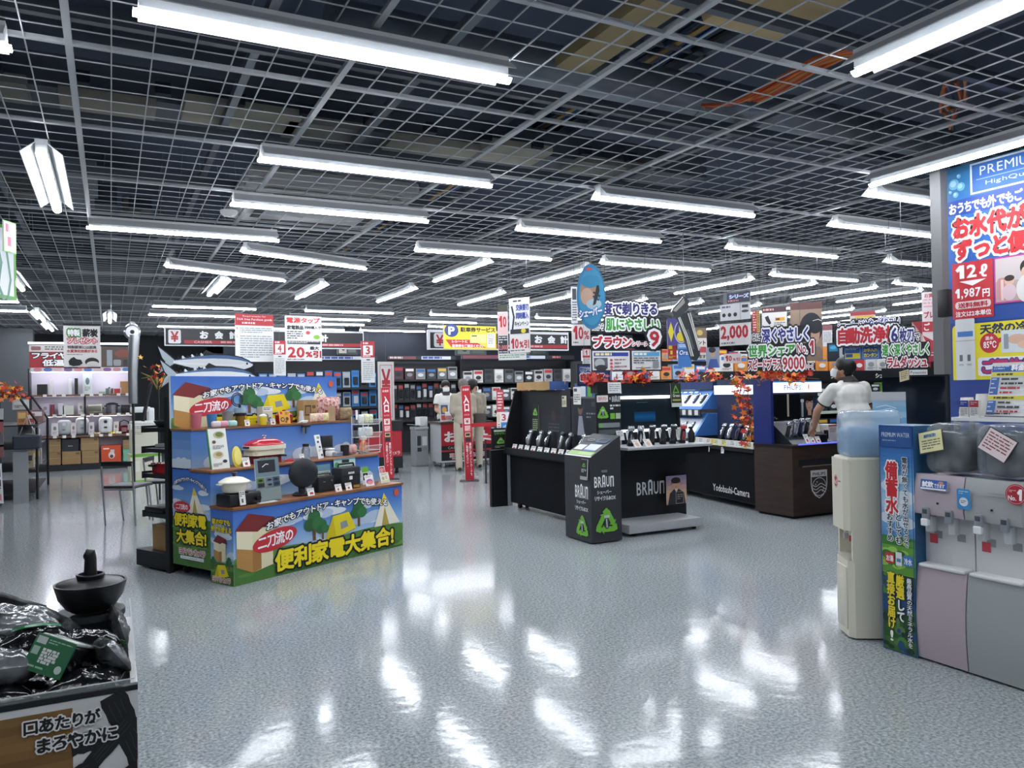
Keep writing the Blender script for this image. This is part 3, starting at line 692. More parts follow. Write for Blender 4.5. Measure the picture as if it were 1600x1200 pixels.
C('frying_pan', 'small round red pan leaning beside the hot plate', 'pan', 456, .34, ZM, pan=lambda m: (turned(m, -1.15), m.lathe([(.0, 0), (.06, 0), (.075, .035), (.078, .035), (.07, .004)], M('#a8202a', .25), 22, (0, .065, 0))), handle=lambda m: m.tube([(-.06, 0, .06), (-.13, .01, .065)], .009, black()))
CC('white price card below the lemon board', 386, .31, ZM, .07, .075, lambda P: price(P, seed=11))
C('jar', 'tall clear glass jar with a black lid on the middle shelf', 'jar', 478, .37, ZM, glass=lambda m: m.lathe([(.0, 0), (.036, 0), (.038, .01), (.038, .09), (.028, .115), (.028, .12), (0, .12)], M('#cfd9de', .05, trans=.9), 20), lid=lambda m: m.lathe([(.03, .12), (.03, .145), (.0, .147)], black(), 18))
CC('white price card in front of the tall glass jar', 473, .31, ZM, .05, .06, lambda P: price(P, seed=12))
C('grater', 'black handled peeler and grater set hanging in front of the upper shelf', 'grater', 478, .535, 1.13, grip=lambda m: m.rbox((-.05, -.012, .06), (.05, .012, .085), black(), .006), blade=lambda m: m.box((-.04, -.004, 0), (-.012, .004, .06), steel()), post=lambda m: m.box((-.006, .0, .0), (.006, .008, .06), black()))
def leaf2(P): H = P.H; P.bg('#e6e7e6'); P.ell(60, H*.12, 26, H*.06, '#7d9a5a'); P.ell(45, H*.3, 20, H*.05, '#22262a'); P.ell(60, H*.52, 18, H*.05, '#3a3f45'); P.small(20, H*.62, 80, H*.72, 3, '#6d7074', 3); P.ell(70, H*.86, 18, H*.05, '#191c20')
CC('narrow white leaflet with dark pictures leaning on the middle shelf', 502, .33, ZM, .1, .22, leaf2, lean=.2, name='leaflet_board', cat='leaflet', group=None, rz=.35)
C('cutting_tray', 'black tray standing upright behind the white leaflet', 'tray', 511, .5, ZM, tray=lambda m: m.rbox((-.07, -.01, 0), (.07, .015, .2), M('#1c1f23', .4), .008), band=lambda m: m.box((-.071, -.012, .06), (.071, .016, .085), M('#6d7074', .5)))
C('food_container', 'shallow clear container with striped label on the middle shelf', 'container', 527, .38, ZM, rz=.2, tub=lambda m: m.rbox((-.06, -.03, 0), (.06, .03, .045), M('#d3dadd', .1, trans=.6), .01), sticker=lambda m: [m.box((-.045+.02*k, -.0315, .01), (-.035+.02*k, -.0305, .038), M('#3f5f9a', .5)) for k in range(5)])
C('sandwich_press', 'small white toaster like appliance on the middle shelf', 'appliance', 516, .42, ZM, body=lambda m: m.rbox((-.035, -.04, 0), (.035, .04, .06), white(), .015), lid=lambda m: m.rbox((-.033, -.038, .06), (.033, .038, .08), white(), .01))
C('mug', 'black straight cup on the middle shelf', 'cup', 539, .38, ZM, cup=lambda m: cup(m, .04, .043, .1, M('#17181b', .5)))
C('cleaning_cloth', 'crumpled pale pink cloth beside the black cup', 'cloth', 552, .42, ZM, smooth=60, cloth=lambda m: [m.sphere((random.uniform(-.04, .04), random.uniform(-.02, .02), .035+random.uniform(-.0, .03)), .035, M('#d6a9a9', .8), 9, (1, .8, 1)) for _ in range(7)])
C('lantern', 'clear lantern bottle with an orange neck and handle on the middle shelf', 'lantern', 568, .36, ZM,
  bottle=lambda m: m.lathe([(.0, 0), (.05, .002), (.053, .03), (.035, .08), (.027, .12), (.0, .12)], M('#dfe0da', .08, trans=.85), 18), core=lambda m: m.lathe([(.0, .03), (.02, .03), (.02, .14), (0, .14)], M('#e07a35', .4, emit=.3), 14), cap=lambda m: m.lathe([(.034, .14), (.036, .165), (.02, .18), (0, .18)], M('#d9d8cf', .4), 16), handle=lambda m: m.tube([(-.03, 0, .165), (-.032, 0, .2), (-.015, 0, .225), (.015, 0, .225), (.032, 0, .2), (.03, 0, .165)], .005, M('#dcdad0', .4)))
# upper shelf
C('tumbler', 'pink plastic tumbler at the left end of the upper shelf', 'cup', 307, .62, ZU, cup=lambda m: cup(m, .034, .045, .125, M('#c06a78', .35)))
C('tumbler', 'blue plastic tumbler standing near the left end of the upper shelf', 'cup', 331, .70, ZU, cup=lambda m: cup(m, .034, .045, .115, M('#3f7fb5', .35)))
C('steel_cup', 'brushed steel cup on the upper shelf', 'cup', 356, .7, ZU, cup=lambda m: cup(m, .045, .047, .13, M('#a9a7a0', .3, .7)))
C('coffee_server', 'amber jar with a black lid on the upper shelf', 'jar', 376, .68, ZU, glass=lambda m: m.lathe([(0, 0), (.045, 0), (.05, .03), (.042, .09), (0, .09)], M('#a0762c', .15, trans=.4), 18), lid=lambda m: m.lathe([(.05, .09), (.052, .115), (0, .118)], black(), 18))
C('camp_light', 'round black ring lamp with a pale blue base behind the amber jar', 'lamp', 375, .76, ZU, base=lambda m: m.lathe([(.04, 0), (.045, .1), (.05, .16), (0, .16)], M('#9fb8c9', .4), 16), ring=lambda m: [m.tube([(-.025+r*math.cos(a*math.pi/9), 0, .235+r*math.sin(a*math.pi/9)) for a in range(18)], .005, black(), 5, True) for r in (.06, .045)], post=lambda m: m.cyl((0, 0, .16), (0, 0, .19), .012, black()))
for px, col, lab in ((338, '#d8cdd2', 'white'), (349, '#d79aa8', 'pink'), (363, '#a5d3cc', 'pale teal')):
    C('towel_pack', lab+' folded towel pack at the front of the upper shelf', 'towel', px, .585, ZU, 'towel packs on the upper shelf', smooth=60, pack=lambda m, col=col: m.rbox((-.045, -.02, 0), (.045, .02, .055), M(col, .8), .018, 3))
C('product_box', 'printed white box with pictures of dishes on the upper shelf', 'box', 414, .72, ZU, box=lambda m: boxp(m, .11, .08, .165, '#c9c4b6', lambda P: (P.rect(0, 0, 100, 40, '#e6e4dc'), P.small(10, 8, 90, 34, 2, '#35383c', 4), P.ell(35, 80, 24, 20, '#7d7a70'), P.ell(70, 110, 24, 20, '#5f6a72'), P.rect(0, 128, 100, 150, '#93876f'))))
C('dessert_cup', 'yellow cup with a white foamy top on the upper shelf', 'cup', 411, .585, ZU, cup=lambda m: cup(m, .028, .036, .075, M('#d9c22f', .35)), topping=lambda m: m.sphere((0, 0, .082), .036, M('#e8e6df', .6), 12, (1, 1, .5)))
for px, lab, sd in ((387, 'white price card below the amber jar', 21), (427, 'white price card beside the yellow cup', 22)):
    CC(lab, px, .57, ZU, .05, .055, lambda P, sd=sd: price(P, seed=sd), lean=.2)
C('casserole', 'low red pot with a lid behind the orange sign', 'pot', 444, .7, ZU, pot=lambda m: pot(m, .085, .075, M('#a51f28', .2)), lid=lambda m: m.lathe([(.09, .077), (.06, .1), (.015, .11), (0, .11)], M('#b0222c', .2), 20), knob=lambda m: m.lathe([(.01, .11), (.02, .125), (0, .13)], M('#a51f28', .2), 12))
CC('orange sign with grilled food pictures on the upper shelf', 446, .58, ZU, .12, .12, lambda P: (P.bg('#e0a136'), P.small(8, 6, 48, 28, 1, '#b3261f', 3, .85), P.ell(28, 66, 20, 18, '#2a1c14'), P.ell(28, 66, 12, 10, '#d9a94a'), P.ell(70, 62, 15, 14, '#5a3018'), P.ell(58, 84, 12, 9, '#8a4a1c'), P.small(54, 14, 94, 36, 2, '#6b3a12', 6)), name='shelf_sign', cat='sign', group=None, lean=.15)
C('product_box', 'brown cardboard box with a dark window on the upper shelf', 'box', 480, .76, ZU, box=lambda m: boxp(m, .17, .1, .215, cardboard(), lambda P: (P.rect(10, 30, 55, 90, '#3a2e22'), P.rect(16, 38, 48, 82, '#8d6f48'), P.ell(75, 40, 14, 10, '#5c4630'), P.small(60, 70, 92, 100, 3, '#5c4630', 5))))
C('pepper_mill', 'small white and grey bottle on the upper shelf', 'bottle', 471, .62, ZU, body=lambda m: m.lathe([(.026, 0), (.026, .05), (.02, .07), (.022, .1), (.02, .115), (0, .115)], M('#b9bcbd', .4), 14))
C('tray_stand', 'white angled stand beside the small bottle', 'stand', 474, .575, ZU, rz=.3, tray=lambda m: (turned(m, -.4), m.rbox((-.06, -.03, 0), (.05, .04, .015), white(), .006)), foot=lambda m: m.box((-.05, -.02, -.0), (.04, .03, .008), white()))
def bagm(m, w, h, d, mat, seed):
    turned(m, math.pi/2, 0, 0, (0, 0, h/2)); pouch(m, w, h, d, mat, seed); m.T = Matrix.Identity(4)
redbag = noisy('#8e1d28', '#d9b7ae', 42, .4, detail=2)
C('bean_bag_pack', 'large red patterned fabric bag at the right of the upper shelf', 'bag', 513, .78, ZU, smooth=60, bag=lambda m: bagm(m, .3, .24, .1, redbag, 3))
for k, (px, col, lab) in enumerate(((490, '#d8a27a', 'tan'), (499, '#c9606c', 'pink'), (508, '#c7c03f', 'yellow'))):
    C('snack_pack', lab+' snack packet in front of the red patterned bag', 'packet', px, .6, ZU, 'snack packets on the upper shelf', smooth=60, bag=lambda m, col=col, k=k: bagm(m, .09, .085, .04, noisy(col, '#e8dcc8', 50, .35), k))
CC('plain kraft card standing among the snack packets', 519, .66, ZU, .085, .15, lambda P: (P.bg('#a58d68'), P.small(20, 40, 80, 120, 5, '#7f6a48', 5, .2)), name='info_card', cat='card', group=None, lean=.05, edge='#a58d68')
C('burlap_bag', 'slouching beige burlap bag at the right end of the upper shelf', 'bag', 540, .68, ZU, smooth=60, bag=lambda m: bagm(m, .15, .13, .1, noisy('#7f6d52', '#9a876a', 60, .9, .3), 6))
CC('small white folded card at the right end of the upper shelf', 558, .62, ZU, .03, .1, lambda P: P.bg('#e2e2de'), name='info_card', cat='card', group=None, lean=.05)
# wire rack at the right end
wr = thing('wire_rack', 'white wire rack with children\'s items at the right end of the camping display', 'rack', camp(1.76, .42, 0), CRZ)
wm = M('#d9d9d6', .4)
def wire(fn, name):
    mb = MB(); fn(mb); mb.build(name, wr, smooth=40)
wire(lambda m: [m.tube([(x, y, 0.902), (x, y, 1.27)], .004, wm, 5) for x in (-.03, .2) for y in (-.08, .08)] + [m.tube([(.2, -.08, .905), (-.03, -.08, .905)], .004, wm, 5)], 'frame')
for z in (.93, 1.06, 1.19):
    wire(lambda m, z=z: [m.tube([(-.03, y, z), (.2, y, z)], .003, wm, 5) for y in (-.08, -.03, .03, .08)] + [m.tube([(x, -.11, z+.05), (x, -.08, z), (x, .08, z), (x, .08, z+.07)], .0022, wm, 4) for x in [-.03+.0192*k for k in range(13)]] + [m.tube([(-.03, -.11, z+.05), (.2, -.11, z+.05)], .003, wm, 5)], 'basket')
for k, (x, z, col, lab) in enumerate(((.02, 1.2, '#cfd3cf', 'grey white'), (.09, 1.205, '#d5cf4a', 'yellow'), (.15, 1.2, '#8fb84a', 'green'), (.02, 1.07, '#b9cfe0', 'pale blue'), (.08, 1.075, '#b8c4d6', 'blue ring'), (.14, 1.07, '#dcd9c9', 'cream'))):
    I('toy_pack', lab+' packet in the '+('top' if z > 1.1 else 'middle')+' basket of the white wire rack', 'packet', camp(1.76+x, .42, z), CRZ, 'packets in the wire rack', 60, bag=lambda m, col=col, k=k: bagm(m, .07, .09, .04, noisy(col, '#e4e6e2', 45, .35), k+20))
# the black gondola that backs the display, end on
g = thing('shelf_gondola', 'black metal shelf unit backing the camping display, its shelves seen end on', 'shelf unit', camp(0, .885), CRZ)
def gpart(n, *bs):
    mb = MB()
    for a, b in bs: mb.box(a, b, M('#15171b', .5))
    mb.build(n, g)
gpart('upright', ((-.012, 0, 0), (.03, .05, 1.5))); gpart('upright', ((CW-.08, 0, 0), (CW-.04, .05, 1.5))); gpart('back_panel', ((.03, .0, .12), (CW-.08, .02, 1.5)))
gpart('base', ((-.012, .05, .02), (CW-.04, .52, .16)))
for z in (.46, .80, 1.02, 1.2): gpart('shelf', ((-.012, .05, z), (CW-.04, .40, z+.035)), ((-.012, .40, z-.01), (CW-.04, .415, z+.05)))
def G(name, label, cat, s, d, z, group=None, smooth=40, rz=0, **parts): return I(name, label, cat, camp(s, .885+d, z), CRZ+math.pi+rz, group, smooth, **parts)
G('carton', 'plain brown carton on the bottom deck of the black shelf unit', 'carton', .18, .27, .161, box=lambda m: bx(m, .25, .2, .22, cardboard()))
G('grill_pan', 'red cast iron pan on a shelf of the black unit', 'pan', .16, .24, .838, pan=lambda m: m.prism(hp_outline(.28, .2, .05), 0, .07, M('#a01c26', .25)), rim=lambda m: m.prism(hp_outline(.3, .22, .06), .07, .085, M('#8d1a22', .25)), handle=lambda m: m.rbox((.15, -.03, .06), (.2, .03, .08), black(), .008))
G('grill_plate', 'black grill plate on the shelf below the red pan', 'grill', .16, .25, .497, plate=lambda m: m.rbox((-.17, -.14, 0), (.17, .14, .05), black(), .015), handle=lambda m: m.rbox((-.03, .14, .02), (.03, .19, .04), black(), .008))
G('grill_pan', 'black pan on the top shelf of the black unit', 'pan', .14, .22, 1.238, pan=lambda m: m.lathe([(0, 0), (.1, 0), (.13, .05), (.13, .055), (.1, .008)], black(), 20), handle=lambda m: m.tube([(0, .12, .045), (0, .2, .06)], .012, black()))
G('product_box', 'dark box standing behind the black pan on the top shelf', 'box', .42, .2, 1.238, box=lambda m: boxp(m, .2, .16, .2, '#22262b'))
G('paper_stack', 'white paper catalogue lying on the shelf under the black pan', 'catalogue', .2, .26, 1.057, sheet=lambda m: m.rbox((-.12, -.1, 0), (.12, .1, .03), white(), .006))
G('product_box', 'small white and red box beside the red cast iron pan', 'box', .42, .3, .838, box=lambda m: boxp(m, .12, .1, .1, '#d9d3cc', lambda P: P.rect(10, 20, 90, 50, '#b8323a')))
# cut out fish above
def fish(m):
    up = [(-.40, .012), (-.3, .035), (-.18, .058), (0, .078), (.15, .08), (.28, .066), (.36, .042), (.42, .008)]; lo = [(.42, -.004), (.39, -.022), (.3, -.05), (.15, -.072), (0, -.078), (-.18, -.056), (-.3, -.03), (-.40, -.01)]
    body = up+lo; mid = [(x, y*.55+.004) for x, y in up]
    tail = [(-.385, .014), (-.46, .07), (-.54, .125), (-.5, .03), (-.47, .0), (-.5, -.03), (-.53, -.105), (-.45, -.05), (-.385, -.012)]
    ink = M('#15181c', .5); sv = M('#dde1e4', .5)
    def grow(P_, g):
        cx = sum(p[0] for p in P_)/len(P_); cy = sum(p[1] for p in P_)/len(P_); out = []
        for x, y in P_:
            l = math.hypot(x-cx, (y-cy)*2) or 1; out.append((x+(x-cx)/l*g, y+(y-cy)*2/l*g))
        return out
    m.prism(grow(body, .017), 0, .012, ink, 'XZ'); m.prism(grow(tail, .014), .0005, .0125, ink, 'XZ'); m.prism([(-.13, .06), (-.07, .118), (.02, .085)], .001, .013, ink, 'XZ')
    m.prism(tail, -.0015, .0003, M('#a9b3bd', .5), 'XZ'); m.prism(body, -.002, 0, sv, 'XZ')
    m.prism(up+mid[::-1], -.003, -.0018, M('#4a6a94', .5), 'XZ'); m.prism([(-.36, -.004), (.34, .0), (.3, -.018), (-.34, -.016)], -.003, -.0018, M('#e9ecee', .5), 'XZ')
    for k in range(7):
        x = -.36+.045*k; m.prism([(x, -.02-.008*k), (x+.03, -.026-.008*k), (x+.01, -.05-.008*k)], -.0035, .012, ink, 'XZ'); m.prism([(x, .022+.008*k), (x+.03, .03+.008*k), (x+.008, .05+.008*k)], -.0035, .012, M('#e6e9ea', .5) if k % 2 else ink, 'XZ')
    m.prism([(.355+.011*math.cos(a*.7), .012+.011*math.sin(a*.7)) for a in range(9)], -.0045, -.003, ink, 'XZ')
for (px, py, lab) in ((334, 568, 'large mackerel cutout sign hanging over the camping display, the upper of two'), (338, 588, 'large mackerel cutout sign half hidden behind the display header, the lower of two')):
    s_, z_ = camp_at(px, py, 1.0 if py < 580 else .93)
    mb = MB(); fish(mb); o = mb.build('fish_sign', None, camp(s_, 1.0 if py < 580 else .93, z_), CRZ, fix=True); tag(o, lab, 'sign', 'mackerel cutouts'); o.rotation_euler = (0, R(1), CRZ)

# ------------------------------------------------------------------ the water corner at the right
def arcpts(x0, z0, x1, z1, bulge, n=7):
    return [(x0+(x1-x0)*k/n + bulge*math.sin(math.pi*k/n), z0+(z1-z0)*k/n) for k in range(n+1)]
# leftmost dispenser, cream, turned towards the aisle; local -y is its front
d1 = thing('water_dispenser', 'cream floor standing water dispenser with a pale blue full tank, turned to the aisle', 'water dispenser', (3.918, 3.322, 0), math.atan2(.212, .131)+math.pi)
cw_ = M('#dcd8c6', .35); W2 = .124
mb = MB()
def chamf(y0, y1, w, c=.03): return [(-w+c, y0), (w-c, y0), (w, y0+c), (w, y1), (-w, y1), (-w, y0+c)]
mb.prism(chamf(0, .33, W2), .01, .46, cw_); mb.box((-W2, .02, .46), (-W2+.02, .33, .64), cw_); mb.box((W2-.02, .02, .46), (W2, .33, .64), cw_); mb.box((-W2+.02, .1, .46), (W2-.02, .33, .64), M('#cbc8b8', .4)); mb.prism(chamf(-.02, .33, W2), .64, 1.06, cw_)
mb.build('body', d1, smooth=30)
mb = MB(); mb.T = Matrix.Translation((0, .055, 0)); mb.prism(hp_outline(.22, .1, .02), .461, .475, M('#bdbbb0', .4)); mb.build('drip_tray', d1)
mb = MB(); mb.rbox((-.085, -.008, .05), (.085, .006, .42), M('#d4d0be', .4), .006); mb.build('front_door', d1, smooth=30)
for x, c in ((-.045, '#b8bdc4'), (.045, '#c05a5a')):
    mb = MB(); mb.rbox((x-.016, .03, .6), (x+.016, .1, .645), M('#e8e6dc', .35), .006); mb.rbox((x-.01, .025, .565), (x+.01, .05, .6), M(c, .4), .004); mb.build('tap', d1, smooth=30)
mb = MB(); P = Panel(20, 20); P.ell(10, 10, 9, 10, '#b3232f', 24); P.ring(10, 10, 8, 9, .8, '#f2e6e6'); P.text('No.1', 3.5, 6, 16.5, 14.5, '#ffffff', .04); P.put(mb, (-.06, -.0205, .955), (.075, 0, 0), (0, 0, -.075))
mb.box((.02, -.021, .92), (.06, -.0203, .926), M('#55585c', .5)); tag(mb.build('emblem', d1, fix=False), 'round red number one sticker')
mb = MB(); mb.rbox((-W2+.004, .01, 1.06), (W2-.004, .325, 1.345), M('#b9cfe0', .12, alpha=.42), .045, 4); mb.build('tank', d1, smooth=40)
mb = MB(); mb.rbox((-W2+.014, .02, 1.065), (W2-.014, .315, 1.25), M('#86b1d8', .15, alpha=.75), .035, 3); mb.build('water', d1, smooth=40)
mb = MB(); mb.rbox((-W2-.002, .0, 1.045), (W2+.002, .332, 1.07), cw_, .01); mb.build('collar', d1, smooth=30)
mb = MB(); mb.lathe([(.0, 0), (.012, 0), (.012, .004), (0, .004)], M('#8b8b84', .5), 12, (W2+.001, .2, .63), 'X'); mb.build('side_plug', d1)
# narrow standing banner box
t = thing('banner_box', 'tall narrow blue printed banner box with vertical Japanese slogans between two dispensers', 'banner', (3.9, 2.925, 0))
mb = MB(); mb.box((0, -.102, .004), (.2, .104, 1.268), M('#2b5f86', .5)); mb.build('box', t)
mb = MB(); P = Panel(20.6, 126.4)
P.bands(0, 0, 20.6, 62, mixbands(['#234f94', '#2960a4', '#3577b8', '#5b9bce', '#93bfe0', '#c2d8ea', '#7fb1da', '#5d98cb'], 24))
for x, y, r in ((5, 34, 4), (15, 40, 5), (8, 47, 5), (13, 30, 3), (4, 52, 4), (16, 54, 4)): P.ell(x, y, r*1.3, r*.8, '#dbe6ef', 14)
P.bands(0, 62, 20.6, 88, ['#3f7f35', '#67a53a', '#7fb946', '#5f9a3a', '#8cc04c']); [P.ell(random.uniform(0, 20), random.uniform(64, 80), 3, 1.6, random.choice(['#3a7532', '#9acb5a', '#5a9a3a']), 10) for _ in range(18)]
P.bands(0, 83, 20.6, 126.4, ['#2a4f38', '#234a66', '#24507a', '#2d5530', '#33602c', '#44702f']); [P.ell(random.uniform(1, 20), random.uniform(84, 125), random.uniform(1, 3.5), random.uniform(1, 3), random.choice(['#2f6a2a', '#27507a', '#4a8a3a', '#5d7a4a', '#1f3f2a']), 10) for _ in range(40)]
P.rect(0, 0, 20.6, 12, '#20518f'); P.text('PREMIUM WATER', 1.5, 4, 19, 6.4, '#dfe9f2', .0); P.small(2, 8.2, 18.6, 9.2, 1, '#9dbbd6', 3)
o_ = [('#ffffff', .1)]
P.text('備蓄水', 3.2, 20, 11.4, 50, '#c8262f', .05, o_, vert=True)
P.text('電気が無くても水が出せるので', 13.8, 17.5, 17.4, 67, '#15202c', .03, [('#eef3f7', .1)], vert=True)
P.text('としても', 9.0, 49, 12.9, 66, '#15202c', .03, [('#eef3f7', .1)], vert=True); P.text('おすすめ', 4, 49.5, 7.9, 65, '#15202c', .03, [('#eef3f7', .1)], vert=True)
P.rrect(2.5, 71.5, 8, 77.5, 1, '#c9303a'); P.text('お湯', 3, 73, 7.5, 76.5, '#ffffff', .03); P.rrect(9, 70.5, 12.8, 78, .5, '#e4e8ea'); P.rect(9.6, 74, 12.2, 76, '#5b86b8'); P.rrect(13.6, 71.5, 19.5, 77.5, 1, '#3f7fc0'); P.text('冷水', 14.2, 73, 19, 76.8, '#ffffff', .03)
P.text('厳選', 8.6, 83, 14, 96.5, '#f1d927', .05, [('#1d2a3c', .07)], vert=True); P.text('して', 9.2, 97, 13.8, 109, '#ffffff', .05, [('#1d2a3c', .07)], vert=True)
P.text('直接お届け', 3, 82, 8.2, 114, '#f1d927', .05, [('#1d2a3c', .07)], vert=True); P.text('!', 4.6, 115, 6.6, 121, '#ffffff', .05)
P.text('最高品質の天然ミネラル水を', 15.4, 84, 18.6, 122, '#ffffff', .02, [('#22445e', .06)], vert=True)
P.frame(0, 0, 20.6, 126.4, .5, '#1d4a8c'); P.put(mb, (-.0005, .103, 1.268), (0, -.206, 0), (0, 0, -1.264)); mb.build('printed_face', t, fix=False)
# the two dispensers side by side; local frame: x = 0 front, y along the front
def crinkle():
    if 'crinkle' in _mats: return _mats['crinkle']
    m = noisy('#6f777c', '#aab1b5', 14, .08, .9, detail=5, spec=.8, stretch=(1, 1, .6)).copy(); m.node_tree.nodes['Principled BSDF'].inputs['Alpha'].default_value = .45
    _mats['crinkle'] = m; return m
def dispenser(label, y, w, face, low, panel_mark):
    t = thing('water_dispenser', label, 'water dispenser', (3.91, y, 0)); h = w/2-.002
    mb = MB(); mb.box((.02, -h, .005), (.33, h, .5), M('#c9cacb', .4)); mb.box((.08, -h, .5), (.33, h, .80), M('#dcdcde', .4)); mb.box((.02, -h, .80), (.33, h, 1.0), M('#d3d4d6', .4)); mb.build('body', t)
    mb = MB(); pr = arcpts(0, .012, .012, .515, -.02); mb.prism(pr+[(.03, .515), (.03, .012)], -h, h, low, 'XZ'); mb.build('front_door', t, smooth=30)
    mb = MB(); pr = [(-.005, .795), (-.012, .83), (-.004, .95), (.012, 1.01)]; mb.prism(pr+[(.05, 1.01), (.05, .795)], -h, h, face, 'XZ'); mb.build('control_panel', t, smooth=30)
    mb = MB(); mb.rbox((-.002, -h+.01, .505), (.09, h-.01, .525), M('#e0e0e2', .35), .008); mb.build('drip_tray', t)
    for k, yy in ((0, .065), (1, -.065)):
        tp = MB(); tp.rbox((-.028, yy-.02, .765), (-.005, yy+.02, .835), M('#8d9298', .3), .006); tp.rbox((-.03, yy-.014, .80), (-.026, yy+.014, .825), M('#4a5058', .3), .002)
        tp.rbox((.0, yy-.02, .70), (.05, yy+.02, .79), M('#d6dadd', .2, alpha=.7), .008)
        tp.build('tap', t, smooth=30)
        lv = MB(); lv.box((.078, yy-.025, .66), (.08, yy+.02, .70), M('#9b9da0', .5)); lv.build('tap_sticker', t)
        if k == 0:
            lv = MB(); lv.box((.076, yy-.0, .63), (.0775, yy+.045, .68), M('#cf4a55', .5)); lv.build('tap_sticker', t)
            lv = MB(); lv.rbox((-.035, yy-.02, .735), (-.008, yy+.022, .775), M('#eceeee', .35), .006); lv.build('child_lock', t)
    mb = MB(); mb.lathe([(0, 0), (.006, 0), (.006, .003), (0, .003)], black(), 10, (-.016, 0, .862), 'X'); mb.box((-.012, -.07, .93), (-.0095, .07, .9315), M('#a9aaad', .5)); mb.box((-.012, -.07, .945), (-.0095, .02, .948), M('#9a9b9f', .5)); mb.build('mark', t)
    mb = MB(); mb.rbox((.03, -h+.02, 1.012), (.31, h-.02, 1.285), crinkle(), .06, 4)
    mb.build('tank', t, smooth=40)
    mb = MB(); mb.rbox((.06, -h+.05, 1.02), (.28, h-.05, 1.24), M('#53595d', .2), .05, 3); mb.build('water_pack', t, smooth=40)
    return t
dispenser('lavender pink water dispenser with a clear crinkled tank right of the banner box', 2.685, .28, M('#b9adb5', .3), M('#b3a6ad', .3), None)
dispenser('light grey water dispenser at the right edge of the photo', 2.397, .29, M('#a8acab', .3), M('#a3a8a7', .3), None)
# their stickers and cards
P = Panel(100, 38); P.bg('#2d62ad'); P.text('試飲', 6, 6, 50, 28, '#ffffff', .06); P.text('できます', 52, 12, 92, 27, '#ffffff', .03); P.rect(2, 30, 98, 36, '#e8ecef'); P.ell(78, 8, 10, 5, '#d98a6a', 12)
board('sticker', P, (3.893, 2.775, .985), (.0, -.15, 0), (-.008, 0, -.055), .001, label='blue and white tasting sticker on the pink dispenser', cat='sticker')
P = Panel(40, 60); P.rrect(0, 0, 40, 60, 4, '#3f93d4'); P.small(6, 6, 34, 18, 2, '#cfe4f4', 2); P.ell(20, 38, 13, 13, '#e8eef2', 20); P.small(11, 34, 29, 44, 2, '#3f5f8a', 3)
board('sticker', P, (3.888, 2.572, .955), (.0, -.072, 0), (.004, 0, -.105), .001, label='small bright blue sticker at the joint of the two dispensers', cat='sticker')
P = Panel(60, 60); P.ell(30, 30, 30, 30, '#b02433', 32); P.ring(30, 30, 27, 27, 1.2, '#e0b4b8'); P.small(10, 18, 30, 26, 2, '#e8c4c8', 2); P.text('No.', 8, 34, 32, 48, '#ffffff', .06); P.text('1', 33, 14, 48, 47, '#ffffff', .07)
mb = MB(); mb.T = Matrix.Translation((0, 0, 0)); mb.lathe([(0, 0), (.05, 0), (.05, .001), (0, .001)], M('#b02433', .45), 32, (.0, 0, 0), 'X'); P.put(mb, (-.0005, .05, .05), (0, -.1, 0), (0, 0, -.1), .0002)
o = tag(mb.build('sticker', None, (3.8865, 2.272, .955), fix=False), 'round red number one sticker on the grey dispenser', 'sticker'); o.rotation_euler = (0, R(4), 0)
def tilted(name, label, P, c, w, h, ang, cat='card'):
    ca, sa = math.cos(ang), math.sin(ang); U = Vector((0, -ca, sa))*w; V = Vector((-.02, -sa*h, -ca*h)); O = Vector(c)-U*.5-V*.5
    board(name, P, O, U, V, .004, edge='#1c1d1f', label=label, cat=cat)
P = Panel(100, 76); P.bg('#1f2022'); P.rect(3, 0, 97, 72, '#dcd9a2'); P.text('無料試飲!', 24, 8, 74, 22, '#3f74a8', .05); P.small(14, 30, 88, 66, 4, '#5c5b48', 6, .4)
tilted('handwritten_card', 'pale yellow handwritten card tilted on the pink dispenser tank', P, (3.915, 2.728, 1.185), .145, .115, .22)
P = Panel(100, 76); P.bg('#1f2022'); P.rect(3, 3, 97, 97, '#e2d3d3'); P.small(10, 12, 90, 70, 6, '#8a3a42', 9, .4)
tilted('handwritten_card', 'pale pink handwritten card tilted on the grey dispenser tank', P, (3.915, 2.372, 1.19), .155, .12, -.5)
# shelf plate behind the tanks with cups and an A frame price list
tb = thing('display_table', 'narrow white ledge on thin legs behind the water dispensers', 'table', (4.36, 2.5, 0))
mb = MB(); mb.box((-.1, -.55, 1.285), (.08, .34, 1.305), white()); mb.build('top', tb)
for x, y in ((-.08, .32), (.06, .32), (-.08, -.52), (.06, -.52)):
    mb = MB(); mb.box((x-.012, y-.012, 0), (x+.012, y+.012, 1.285), steel()); mb.build('leg', tb)
def papercups(label, y, n):
    t = thing('paper_cup_stack', label, 'paper cups', (4.33, y, 1.306), 0, 'paper cup stacks on the white ledge')
    for k in range(n):
        mb = MB(); mb.lathe([(.042, .02*k), (.032, .02*k+.09), (.0, .02*k+.09)] if k == n-1 else [(.042, .02*k), (.036, .02*k+.05), (.034, .02*k+.05), (.04, .02*k)], M('#e3e2dd', .6), 20); mb.build('cup', t, smooth=40)
papercups('stack of upturned white paper cups, left one of two', 2.79, 2); papercups('stack of upturned white paper cups, right one of two', 2.70, 3)
